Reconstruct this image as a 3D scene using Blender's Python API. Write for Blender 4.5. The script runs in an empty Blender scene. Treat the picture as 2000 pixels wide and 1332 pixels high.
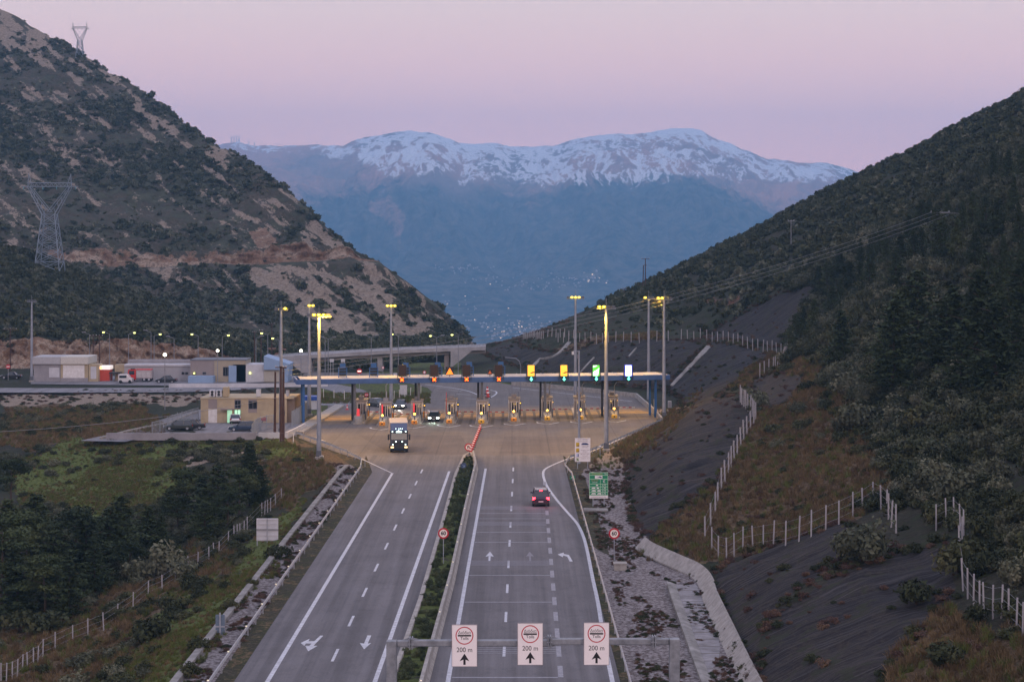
import bpy, math, random
import numpy as np
from mathutils import Vector, Matrix
from mathutils.bvhtree import BVHTree
R = math.radians
random.seed(7)
rng = np.random.default_rng(11)
sc = bpy.context.scene
COL = sc.collection

# ------------------------------------------------------------------ camera
F, CX, HY, CH = 3727.0, 1000.0, 483.0, 28.0      # focal length in photo pixels, principal column, horizon row, camera height (m)
cd = bpy.data.cameras.new('camera')
cd.sensor_width = 36.0
cd.lens = F / 2000.0 * 36.0
cd.shift_y = -(666.0 - HY) / 2000.0
cd.clip_start = 1.0
cd.clip_end = 40000.0
cam = bpy.data.objects.new('camera', cd)
cam.location = (0, 0, CH)
cam.rotation_euler = (R(90), 0, 0)
COL.objects.link(cam)
sc.camera = cam

# ------------------------------------------------------------------ sky and light (after sunset)
world = bpy.data.worlds.new("World")
sc.world = world
world.use_nodes = True
wn, wl = world.node_tree.nodes, world.node_tree.links
wn.clear()
wo = wn.new('ShaderNodeOutputWorld'); bg = wn.new('ShaderNodeBackground')
tc = wn.new('ShaderNodeTexCoord'); sx = wn.new('ShaderNodeSeparateXYZ')
wl.new(tc.outputs['Generated'], sx.inputs[0])
rp = wn.new('ShaderNodeValToRGB')
el = rp.color_ramp.elements
el[0].position = 0.0; el[0].color = (0.42, 0.36, 0.55, 1)
el[1].position = 1.0; el[1].color = (0.82, 0.80, 1.05, 1)
for p, c in ((0.03, (2.15, 1.04, 0.80)), (0.058, (1.90, 1.0, 0.79)), (0.095, (1.68, 0.99, 0.78)), (0.13, (1.35, 0.98, 0.82)), (0.17, (1.15, .9, .86)), (0.30, (0.85, 0.74, 0.88)), (0.6, (0.80, 0.78, 1.0))):
    e = el.new(p); e.color = (*c, 1)
wl.new(sx.outputs['Z'], rp.inputs[0])
# afterglow in the west, behind the photographer: pinkish and a little brighter low down
mr = wn.new('ShaderNodeMapRange'); mr.inputs[1].default_value = 0.1; mr.inputs[2].default_value = -1.0
mr.inputs[3].default_value = 0.0; mr.inputs[4].default_value = 1.0
wl.new(sx.outputs['Y'], mr.inputs[0])
zl = wn.new('ShaderNodeMapRange'); zl.inputs[1].default_value = 0.0; zl.inputs[2].default_value = 0.7
zl.inputs[3].default_value = 1.0; zl.inputs[4].default_value = 0.0
wl.new(sx.outputs['Z'], zl.inputs[0])
mm = wn.new('ShaderNodeMath'); mm.operation = 'MULTIPLY'
wl.new(mr.outputs[0], mm.inputs[0]); wl.new(zl.outputs[0], mm.inputs[1])
mx = wn.new('ShaderNodeMix'); mx.data_type = 'RGBA'
wl.new(mm.outputs[0], mx.inputs[0]); wl.new(rp.outputs[0], mx.inputs[6]); mx.inputs[7].default_value = (1.25, 0.92, 0.95, 1)
wl.new(mx.outputs[2], bg.inputs[0]); bg.inputs[1].default_value = 1.0
wl.new(bg.outputs[0], wo.inputs['Surface'])

sl = bpy.data.lights.new('sun', 'SUN'); sl.energy = 0.6; sl.angle = R(12); sl.color = (1.0, 0.80, 0.78)
sun = bpy.data.objects.new('sun', sl); COL.objects.link(sun)
sun.rotation_euler = Vector((-0.55, 0.75, -0.42)).to_track_quat('-Z', 'Y').to_euler()
sc.view_settings.view_transform = 'Standard'
sc.view_settings.look = 'None'
sc.view_settings.exposure = 0.0
sc.view_settings.gamma = 1.0
sc.cycles.max_bounces = 5
sc.cycles.diffuse_bounces = 2
sc.cycles.glossy_bounces = 2
sc.cycles.volume_bounces = 1
sc.cycles.transparent_max_bounces = 6
sc.cycles.use_denoising = True
sc.cycles.sample_clamp_indirect = 4.0

# ------------------------------------------------------------------ helpers
def P(px, py, Y):            # the point seen at photo pixel (px, py) at distance Y
    return Vector(((px - CX) * Y / F, Y, CH - (py - HY) * Y / F))
def G(px, py, z=0.0):        # the point of level z seen at photo pixel (px, py)
    Y = (CH - z) * F / (py - HY)
    return Vector(((px - CX) * Y / F, Y, z))

def lin(c):
    return tuple(((v / 255.0) / 12.92 if v <= 10.3 else (((v / 255.0) + 0.055) / 1.055) ** 2.4) for v in c)

MATS = {}
def mat(name, base, rough=0.7, metal=0.0, var=0.15, scale=3.0, bump=0.0, emit=None, es=1.0, spec=0.4, dirt=None, alpha=None, coat=0.0):
    if name in MATS: return MATS[name]
    m = bpy.data.materials.new(name); m.use_nodes = True
    n, l = m.node_tree.nodes, m.node_tree.links
    b = n['Principled BSDF']
    b.inputs['Roughness'].default_value = rough
    b.inputs['Metallic'].default_value = metal
    b.inputs['Specular IOR Level'].default_value = spec
    b.inputs['Coat Weight'].default_value = coat
    t = n.new('ShaderNodeTexCoord'); nz = n.new('ShaderNodeTexNoise')
    nz.inputs['Scale'].default_value = scale; nz.inputs['Detail'].default_value = 6; nz.inputs['Roughness'].default_value = 0.65
    l.new(t.outputs['Object'], nz.inputs['Vector'])
    r = n.new('ShaderNodeValToRGB'); e = r.color_ramp.elements
    e[0].position = 0.3; e[1].position = 0.72
    d = dirt if dirt else tuple(v * (1 - var) for v in base)
    e[0].color = (*d, 1); e[1].color = (*[min(1, v * (1 + var * .6)) for v in base], 1)
    l.new(nz.outputs['Fac'], r.inputs[0]); l.new(r.outputs[0], b.inputs['Base Color'])
    if bump:
        bp = n.new('ShaderNodeBump'); bp.inputs['Strength'].default_value = bump; bp.inputs['Distance'].default_value = 0.05
        l.new(nz.outputs['Fac'], bp.inputs['Height']); l.new(bp.outputs[0], b.inputs['Normal'])
    if emit:
        b.inputs['Emission Color'].default_value = (*emit, 1); b.inputs['Emission Strength'].default_value = es
    if alpha is not None:
        b.inputs['Alpha'].default_value = alpha
    MATS[name] = m
    return m

def tag(o, label=None, cat=None, group=None, kind=None):
    if label: o['label'] = label
    if cat: o['category'] = cat
    if group: o['group'] = group
    if kind: o['kind'] = kind
    return o

def thing(name, label, cat, loc=(0, 0, 0), rz=0.0, group=None):
    o = bpy.data.objects.new(name, None); COL.objects.link(o)
    o.empty_display_size = 0.3
    o.location = loc; o.rotation_euler = (0, 0, rz)
    return tag(o, label, cat, group)

def dup(o, loc=None, rz=None, label=None, scale=None, parent=None):
    c = o.copy(); COL.objects.link(c)
    if parent is not None: c.parent = parent
    if loc is not None: c.location = loc
    if rz is not None: c.rotation_euler = (0, 0, rz)
    if scale is not None: c.scale = scale
    if label: c['label'] = label
    for ch in list(o.children):
        dup(ch, parent=c)
    return c

class MB:
    """collects simple shapes and links them as ONE mesh object"""
    def __init__(s): s.v, s.f, s.sm = [], [], []
    def add(s, vs, fs, smooth=False):
        o = len(s.v); s.v += [tuple(v) for v in vs]
        for f in fs: s.f.append(tuple(i + o for i in f)); s.sm.append(smooth)
        return s
    def box(s, x0, x1, y0, y1, z0, z1):
        return s.add([(x0,y0,z0),(x1,y0,z0),(x1,y1,z0),(x0,y1,z0),(x0,y0,z1),(x1,y0,z1),(x1,y1,z1),(x0,y1,z1)],
                     [(0,3,2,1),(4,5,6,7),(0,1,5,4),(1,2,6,5),(2,3,7,6),(3,0,4,7)])
    def obox(s, a, b, w, h, z0=0.0):     # box along segment a-b, width w, from a.z+z0 up h
        a, b = Vector(a), Vector(b); d = (b - a); n = Vector((-d.y, d.x, 0)).normalized() * w / 2
        A = [a - n, b - n, b + n, a + n]
        return s.add([p + Vector((0,0,z0)) for p in A] + [p + Vector((0,0,z0+h)) for p in A],
                     [(0,3,2,1),(4,5,6,7),(0,1,5,4),(1,2,6,5),(2,3,7,6),(3,0,4,7)])
    def bar(s, a, b, r0, r1=None, n=8, caps=True):   # tapered round bar
        r1 = r0 if r1 is None else r1
        a, b = Vector(a), Vector(b); d = (b - a).normalized()
        u = d.cross(Vector((0,0,1)) if abs(d.z) < .9 else Vector((1,0,0))).normalized(); w = d.cross(u)
        vs = []
        for c, r in ((a, r0), (b, r1)):
            for i in range(n):
                t = 2*math.pi*i/n; vs.append(c + (u*math.cos(t) + w*math.sin(t))*r)
        s.add(vs, [(i, (i+1)%n, n+(i+1)%n, n+i) for i in range(n)], True)
        if caps: s.add(vs, [tuple(range(n))[::-1], tuple(range(n, 2*n))])
        return s
    def pipe(s, pts, r, n=8):
        for a, b in zip(pts[:-1], pts[1:]): s.bar(a, b, r, n=n)
        return s
    def prism(s, poly, y0, y1, axis='y'):  # poly of (x,z) extruded along y; axis 'x' takes (y,z); axis 'z' takes (x,y)
        n = len(poly)
        def q(p, t): return (p[0], t, p[1]) if axis == 'y' else ((t, p[0], p[1]) if axis == 'x' else (p[0], p[1], t))
        return s.add([q(p, y0) for p in poly] + [q(p, y1) for p in poly],
                     [tuple(range(n)), tuple(range(n, 2*n))[::-1]] + [(i, n+i, n+(i+1)%n, (i+1)%n) for i in range(n)])
    def lathe(s, prof, n=14, c=(0,0,0)):  # prof (r,z)
        vs = [(c[0]+r*math.cos(2*math.pi*i/n), c[1]+r*math.sin(2*math.pi*i/n), c[2]+z) for r, z in prof for i in range(n)]
        fs = [(k*n+i, k*n+(i+1)%n, (k+1)*n+(i+1)%n, (k+1)*n+i) for k in range(len(prof)-1) for i in range(n)]
        return s.add(vs, fs, True)
    def loft(s, secs, close=True):       # equal-length rings
        n = len(secs[0]); vs = [p for r in secs for p in r]
        fs = [(k*n+i, k*n+(i+1)%n, (k+1)*n+(i+1)%n, (k+1)*n+i) for k in range(len(secs)-1) for i in range(n if close else n-1)]
        if close: fs += [tuple(range(n))[::-1], tuple(range((len(secs)-1)*n, len(secs)*n))]
        return s.add(vs, fs)
    def build(s, name, m, parent=None, loc=None, rz=None, bevel=0.0, bseg=2):
        me = bpy.data.meshes.new(name); me.from_pydata(s.v, [], s.f)
        me.polygons.foreach_set('use_smooth', s.sm)
        if m: me.materials.append(m)
        me.update()
        o = bpy.data.objects.new(name, me); COL.objects.link(o)
        if parent is not None: o.parent = parent
        if loc is not None: o.location = loc
        if rz is not None: o.rotation_euler = (0, 0, rz)
        if bevel:
            b = o.modifiers.new('bevel', 'BEVEL'); b.width = bevel; b.segments = bseg; b.limit_method = 'ANGLE'; b.angle_limit = R(35)
        return o

def text_mesh(name, s, size, m, parent, loc, rot=(R(90),0,0), ext=0.004, align='CENTER', sx=1.0, bold=0.0):
    cu = bpy.data.curves.new(name, 'FONT'); cu.body = s; cu.size = size; cu.extrude = ext; cu.align_x = align; cu.align_y = 'CENTER'; cu.offset = bold
    t = bpy.data.objects.new(name, cu)
    me = bpy.data.meshes.new_from_object(t)
    me.materials.clear(); me.materials.append(m)
    bpy.data.objects.remove(t)
    o = bpy.data.objects.new(name, me); COL.objects.link(o); o.parent = parent; o.location = loc; o.rotation_euler = rot; o.scale = (sx, 1, 1)
    return o

# vectorised value noise
def vnoise(x, y, seed=0):
    xi = np.floor(x).astype(np.int64); yi = np.floor(y).astype(np.int64)
    xf = x - xi; yf = y - yi
    xf = xf*xf*(3-2*xf); yf = yf*yf*(3-2*yf)
    def h(a, b):
        n = (a*374761393 + b*668265263 + seed*1442695041) & 0xffffffff
        n = ((n ^ (n >> 13)) * 1274126177) & 0xffffffff
        return ((n ^ (n >> 16)) & 0xffff) / 65535.0
    return (h(xi,yi)*(1-xf) + h(xi+1,yi)*xf)*(1-yf) + (h(xi,yi+1)*(1-xf) + h(xi+1,yi+1)*xf)*yf
def fbm(x, y, o=5, seed=0, g=0.5, ridged=False):
    t = 0; a = 1; s = 0
    for k in range(o):
        n = vnoise(x*2**k, y*2**k, seed+k)*2-1
        if ridged: n = 1-2*np.abs(n)
        t = t + n*a; s += a; a *= g
    return t/s
def inpoly(px, py, poly):
    c = np.zeros(px.shape, bool); n = len(poly); j = n-1
    for i in range(n):
        xi, yi = poly[i]; xj, yj = poly[j]
        if yi != yj:
            c ^= ((yi > py) != (yj > py)) & (px < (xj-xi)*(py-yi)/(yj-yi)+xi)
        j = i
    return c
def project(A):
    Y = np.maximum(A[..., 1], 1.0)
    return CX + F*A[..., 0]/Y, HY - F*(A[..., 2]-CH)/Y

def resample(ctrl, nu, nv, su=None, sv=None):
    """ctrl: (V,U,3) control grid; linear upsampling to nv x nu with rows/columns spaced by length"""
    def axis(n, L):
        L = np.maximum(L, 1e-3)**0.8
        c = np.concatenate([[0], np.cumsum(L)]); c = c/c[-1]*1.0
        t = np.linspace(0, 1, n); k = np.clip(np.searchsorted(c, t, side='right')-1, 0, len(L)-1)
        return k, (t-c[k])/(c[k+1]-c[k])
    LU = np.linalg.norm(np.diff(ctrl, axis=1), axis=2).mean(0) if su is None else np.array(su, float)
    LV = np.linalg.norm(np.diff(ctrl, axis=0), axis=2)[:, :max(3, ctrl.shape[1]-2)].mean(1) if sv is None else np.array(sv, float)
    k, t = axis(nu, LU); A = ctrl[:, k]*(1-t)[None, :, None] + ctrl[:, k+1]*t[None, :, None]
    k2, t2 = axis(nv, LV); A = A[k2]*(1-t2)[:, None, None] + A[k2+1]*t2[:, None, None]
    return A, k+t, k2+t2
def smooth(A, n):
    for _ in range(n):
        B = A.copy(); B[1:-1] = (A[:-2]+2*A[1:-1]+A[2:])/4; A = B
        B = A.copy(); B[:, 1:-1] = (A[:, :-2]+2*A[:, 1:-1]+A[:, 2:])/4; A = B
    return A
def blur2(M, n):
    for _ in range(n):
        B = M.copy(); B[1:-1] = (M[:-2]+2*M[1:-1]+M[2:])/4; M = B
        B = M.copy(); B[:, 1:-1] = (M[:, :-2]+2*M[:, 1:-1]+M[:, 2:])/4; M = B
    return M
TERR = {}
def grid_mesh(name, A, m, attrs=None, flip=False, kind='structure', bvh=True):
    nv, nu = A.shape[:2]
    idx = np.arange(nv*nu).reshape(nv, nu)
    q = np.stack([idx[:-1,:-1], idx[:-1,1:], idx[1:,1:], idx[1:,:-1]], -1).reshape(-1, 4)
    if flip: q = q[:, ::-1]
    me = bpy.data.meshes.new(name)
    me.vertices.add(nv*nu); me.vertices.foreach_set('co', A.reshape(-1).astype(np.float32))
    me.loops.add(q.size); me.loops.foreach_set('vertex_index', q.reshape(-1).astype(np.int32))
    me.polygons.add(len(q)); me.polygons.foreach_set('loop_start', (np.arange(len(q))*4).astype(np.int32))
    me.polygons.foreach_set('use_smooth', np.ones(len(q), bool))
    me.update(calc_edges=True)
    for k, a in (attrs or {}).items():
        at = me.attributes.new(k, 'FLOAT_COLOR', 'POINT'); at.data.foreach_set('color', a.reshape(-1).astype(np.float32))
    me.materials.append(m)
    o = bpy.data.objects.new(name, me); COL.objects.link(o)
    tag(o, kind=kind)
    if bvh: TERR[name] = (A, BVHTree.FromPolygons(A.reshape(-1, 3).tolist(), q.tolist()))
    return o
def gz(x, y, default=0.0):
    best = None
    for n, (A, b) in TERR.items():
        h = b.ray_cast(Vector((x, y, 900)), Vector((0, 0, -1)))
        if h[0] is not None and (best is None or h[0].z > best): best = h[0].z
    return default if best is None else best
# ================================================================== TERRAIN
def terrain_material(name, soil=(0.045,0.043,0.03), scrub=(0.022,0.028,0.014), scale=1.0):
    """zone attribute: r = rockfall netting, g = dry brown grass, b = green grass, a = gravel;  zone2: r = bare rock, g = sandy earth, b = reddish soil"""
    m = bpy.data.materials.new(name); m.use_nodes = True
    n, l = m.node_tree.nodes, m.node_tree.links
    b = n['Principled BSDF']; b.inputs['Roughness'].default_value = 0.95; b.inputs['Specular IOR Level'].default_value = 0.15
    t = n.new('ShaderNodeTexCoord')
    def noise(sc_, det=8, rough=.65, vec=None, dist=0.0):
        q = n.new('ShaderNodeTexNoise'); q.inputs['Scale'].default_value = sc_; q.inputs['Detail'].default_value = det
        q.inputs['Roughness'].default_value = rough; q.inputs['Distortion'].default_value = dist
        l.new(vec if vec else t.outputs['Object'], q.inputs['Vector']); return q.outputs['Fac']
    def ramp(f, cols, k_=.62):
        cols = [(.5+(p_-.5)*k_, c_) for p_, c_ in cols]
        r = n.new('ShaderNodeValToRGB'); e = r.color_ramp.elements
        e[0].position, e[1].position = cols[0][0], cols[-1][0]; e[0].color = (*cols[0][1], 1); e[1].color = (*cols[-1][1], 1)
        for p, c in cols[1:-1]: k = e.new(p); k.color = (*c, 1)
        l.new(f, r.inputs[0]); return r.outputs[0]
    def mix(f, a, c):
        q = n.new('ShaderNodeMix'); q.data_type = 'RGBA'; l.new(f, q.inputs[0]); l.new(a, q.inputs[6]); l.new(c, q.inputs[7]); return q.outputs[2]
    def mth(op, a, c):
        q = n.new('ShaderNodeMath'); q.operation = op
        for i, v in enumerate((a, c)):
            if isinstance(v, (int, float)): q.inputs[i].default_value = v
            else: l.new(v, q.inputs[i])
        return q.outputs[0]
    big = noise(0.05*scale, 6); mid = noise(0.45*scale, 10, .7); fine = noise(2.6*scale, 10, .75); vf = noise(9*scale, 6, .8)
    def mask(out, w=0.35):     # a mask with ragged edges
        s = mth('ADD', out, mth('MULTIPLY', mth('SUBTRACT', mid, 0.5), w*4))
        s = mth('ADD', s, mth('MULTIPLY', mth('SUBTRACT', fine, 0.5), w*2.5))
        q = n.new('ShaderNodeMapRange'); q.interpolation_type = 'SMOOTHSTEP'
        q.inputs[1].default_value = 0.42; q.inputs[2].default_value = 0.58; l.new(s, q.inputs[0]); return q.outputs[0]
    a1 = n.new('ShaderNodeAttribute'); a1.attribute_name = 'zone'; s1 = n.new('ShaderNodeSeparateColor'); l.new(a1.outputs['Color'], s1.inputs[0])
    a2 = n.new('ShaderNodeAttribute'); a2.attribute_name = 'zone2'; s2 = n.new('ShaderNodeSeparateColor'); l.new(a2.outputs['Color'], s2.inputs[0])
    base = mix(mask(big, .5), ramp(fine, [(.3, tuple(v*.5 for v in soil)), (.55, soil), (.75, tuple(v*1.9 for v in soil))]),
               ramp(mid, [(.35, tuple(v*.6 for v in scrub)), (.65, tuple(v*1.6 for v in scrub))]))
    c = base
    c = mix(mask(s1.outputs[1], .45), c, ramp(fine, [(.28, (.05,.035,.02)), (.5, (.12,.082,.048)), (.72, (.20,.15,.09))]))
    c = mix(mask(s1.outputs[2], .4), c, ramp(fine, [(.28, (.04,.052,.014)), (.5, (.095,.125,.03)), (.74, (.15,.165,.06))]))
    c = mix(mask(s2.outputs[2], .5), c, ramp(fine, [(.3, (.10,.045,.028)), (.7, (.22,.115,.07))]))
    c = mix(mask(s2.outputs[1], .4), c, ramp(fine, [(.28, (.13,.10,.075)), (.5, (.26,.21,.16)), (.75, (.36,.30,.24))]))
    rk = mix(mask(big, .8), ramp(fine, [(.3, (.09,.065,.05)), (.45, (.27,.205,.15)), (.6, (.42,.34,.26)), (.78, (.26,.16,.10))]), ramp(fine, [(.25, (.06,.038,.026)), (.5, (.20,.125,.08)), (.75, (.30,.20,.135))]))
    c = mix(mask(s2.outputs[0], .35), c, rk)
    # netting: dark grey geotextile, streaks running down the slope
    mp = n.new('ShaderNodeMapping'); mp.inputs['Scale'].default_value = (.05, 1.9, .05); l.new(t.outputs['Object'], mp.inputs[0])
    st = noise(2.1, 9, .75, mp.outputs[0], .12)
    net = ramp(st, [(.25, (.010,.010,.011)), (.42, (.022,.021,.023)), (.55, (.038,.036,.038)), (.68, (.075,.07,.07)), (.82, (.14,.13,.125))])
    net = mix(mth('MULTIPLY', mask(big, .6), .35), net, ramp(fine, [(.3, (.03,.024,.02)), (.7, (.10,.082,.062))]))
    net = mix(mth('MULTIPLY', mth('GREATER_THAN', mid, .57), .6), net, base)
    c = mix(mask(s1.outputs[0], .28), c, net)
    # gravel: pale broken stone with dark gaps
    vo = n.new('ShaderNodeTexVoronoi'); vo.inputs['Scale'].default_value = 3.2; l.new(t.outputs['Object'], vo.inputs['Vector'])
    gr = ramp(vo.outputs['Distance'], [(.05, (.38,.35,.35)), (.35, (.28,.255,.255)), (.65, (.12,.10,.095))], 1.0)
    gr = mix(mth('GREATER_THAN', vf, .56), gr, ramp(vf, [(.4, (.12,.11,.105)), (.7, (.38,.36,.36))]))
    c = mix(mask(a1.outputs['Alpha'], .25), c, gr)
    l.new(c, b.inputs['Base Color'])
    bp = n.new('ShaderNodeBump'); bp.inputs['Strength'].default_value = 0.8; bp.inputs['Distance'].default_value = 0.25/scale
    l.new(mth('ADD', fine, mth('MULTIPLY', vf, .5)), bp.inputs['Height']); l.new(bp.outputs[0], b.inputs['Normal'])
    return m
M_TERR = terrain_material('hillside_ground')
M_TFAR = terrain_material('far_hillside_ground', (0.085,0.073,0.052), (0.045,0.048,0.03), 0.35)

def masks(A, polys, n=2, warp=26.0):
    px, py = project(A); Z = np.zeros(A.shape[:2])
    wx = fbm(px/38.0, py/22.0, 5, 201, .6); wy = fbm(px/38.0+50, py/22.0, 5, 202, .6)
    k = np.clip(A[..., 1]/300.0, .5, 1)
    px = px+wx*warp/k; py = py+wy*warp*.6/k
    for p in polys: Z = np.maximum(Z, inpoly(px, py, p).astype(float))
    return blur2(Z, n)

# ---- right hand side: cut slopes with netting, brown spur, wooded hill.  Each row: distance, then 8 image points read off the photo at that distance
RS = [
 (60, [(1460,2222),(2000,2210),(2300,2000),(2600,1800),(2900,1700),(3300,1500),(4000,1200),(5200,800)]),
 (90, [(1312,1643),(1610,1632),(1750,1540),(1900,1450),(2000,1405),(2200,1300),(2500,1150),(3200,850)]),
 (120,[(1236,1354),(1458,1347),(1600,1275),(1740,1225),(1850,1190),(2000,1130),(2300,980),(3000,650)]),
 (150,[(1189,1180),(1378,1179),(1500,1110),(1630,1058),(1750,1050),(1880,1010),(2100,900),(2700,600)]),
 (165,[(1171,1116),(1330,1116),(1420,1105),(1560,1050),(1680,1012),(1850,960),(2050,860),(2600,570)]),
 (180,[(1156,1064),(1248,1066),(1400,1055),(1560,1010),(1700,945),(1850,890),(2050,790),(2600,540)]),
 (195,[(1144,1020),(1226,1020),(1300,985),(1370,962),(1560,920),(1750,850),(2000,740),(2600,480)]),
 (215,[(1132,970),(1213,970),(1310,912),(1400,886),(1500,868),(1700,800),(2000,670),(2500,440)]),
 (235,[(1121,928),(1207,928),(1320,858),(1425,822),(1480,815),(1680,750),(2000,610),(2500,390)]),
 (260,[(1160,886),(1240,882),(1350,810),(1440,778),(1480,780),(1680,705),(2000,550),(2500,330)]),
 (285,[(1242,850),(1300,845),(1362,795),(1445,764),(1490,760),(1680,650),(2000,480),(2500,260)]),
 (310,[(1292,820),(1322,816),(1365,788),(1450,748),(1500,738),(1680,595),(2000,420),(2500,190)]),
 (340,[(1264,790),(1322,788),(1400,735),(1490,700),(1545,685),(1700,555),(2000,365),(2500,130)]),
 (365,[(1215,770),(1292,768),(1370,702),(1440,676),(1540,662),(1700,515),(2000,325),(2500,90)]),
 (388,[(1010,752),(1150,752),(1250,700),(1350,668),(1450,655),(1650,515),(2000,295),(2500,50)]),
 (412,[(938,737),(1050,735),(1130,700),(1220,663),(1350,650),(1600,505),(2000,268),(2500,20)]),
 (450,[(900,716),(962,705),(1030,680),(1080,660),(1250,632),(1500,535),(2000,238),(2500,-20)]),
 (520,[(885,700),(928,688),(985,670),(1050,653),(1200,592),(1450,482),(2000,205),(2500,-60)]),
 (620,[(880,700),(932,678),(980,670),(1060,645),(1170,594),(1450,461),(2000,176),(2500,-100)]),
 (780,[(880,760),(932,745),(980,735),(1060,720),(1170,690),(1450,600),(2000,360),(2500,100)]),
]
ctrl = np.array([[tuple(P(x, y, Y)) for x, y in pts] for Y, pts in RS])
A, uu, vv = resample(ctrl, 300, 520)
A = smooth(A, 3)
ramp_in = np.clip((uu-1.0)/1.0, 0, 1)[None, :]
X_, Y_ = A[...,0], A[...,1]
gul = fbm(X_*.10+Y_*.25, X_*.03, 4, 13, .55, True)
A[...,2] += np.clip((uu-1.1)*3,0,1)[None,:]*np.clip((4.2-uu),0,1)[None,:]*(gul*.35+fbm(X_*.02, Y_*.35, 3, 17, .55, True)*.3)
A[...,2] += ramp_in*(fbm(X_*.03, Y_*.03, 5, 3)*2.2*np.clip((uu-2.5)/2,0.15,1)[None,:] + fbm(X_*.25, Y_*.25, 4, 9)*.45)
NET = [[(1375,775),(1440,778),(1478,792),(1472,830),(1440,880),(1402,940),(1335,985),(1290,1045),(1238,1080),(1210,1000),(1192,905),(1290,835)],
       [(1388,1135),(1425,1100),(1560,1045),(1652,1020),(1665,1060),(1640,1100),(1560,1150),(1500,1210),(1470,1290),(1500,1500),(1452,1345)],
       [(1530,1185),(1640,1120),(1750,1085),(1850,1058),(1872,1100),(1860,1165),(1790,1230),(1720,1332),(1700,1500),(1480,1500),(1490,1270)],
       [(1310,795),(1308,750),(1392,668),(1490,688),(1505,698),(1470,716),(1395,780),(1350,792)],
       [(935,748),(895,700),(1000,668),(1090,690),(1190,668),(1300,662),(1380,672),(1312,740),(1300,790),(1240,772),(1100,755)],
       [(1370,662),(1430,625),(1500,585),(1595,555),(1570,620),(1512,682),(1430,665)],
       [(1480,792),(1462,742),(1520,728),(1570,738),(1545,790),(1500,802)]]
BROWN = [[(1450,850),(1500,790),(1560,700),(1640,750),(1690,860),(1750,950),(1650,1020),(1400,1100),(1240,1090),(1300,1040),(1350,985),(1400,960)],
         [(1192,905),(1240,850),(1330,800),(1360,800),(1290,850),(1210,915)], [(1740,1270),(1850,1200),(2010,1250),(2050,1500),(1700,1500)],
         [(1380,672),(1500,690),(1560,700),(1480,740),(1400,770),(1470,716),(1490,700)], [(1050,700),(1090,680),(1180,660),(1290,655),(1190,690),(1120,720)]]
zone = np.zeros(A.shape[:2]+(4,)); zone2 = np.zeros_like(zone)
px, py = project(A)
zone[...,0] = masks(A, NET, 1, 9.0)*np.clip((uu-.9)*3, 0, 1)[None,:]
zone[...,1] = np.clip(masks(A, BROWN, 3)*.8 + 0.0, 0, 1)
grav = ((uu < 1.15)[None,:]) & (Y_ < 243) & (Y_ > 50)
zone[...,3] = blur2(grav.astype(float), 2)
zone2[...,1] = blur2((((uu < 1.6)[None,:]) & (Y_ > 243) & (Y_ < 330)).astype(float), 3)*1.0
zone2[...,2] = masks(A, [[(1600,860),(1720,830),(1780,910),(1650,900)],[(1380,585),(1440,580),(1440,596),(1380,600)],[(1590,740),(1640,760),(1650,800),(1600,790)]], 3)*.6
zone[...,2] = .28*np.clip(fbm(X_*.06+9, Y_*.06, 3, 21)*2, 0, 1)
right_o = grid_mesh('hillside', A, M_TERR, {'zone': zone, 'zone2': zone2}, flip=False)
RA, RU, RZ = A, uu, zone

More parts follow.
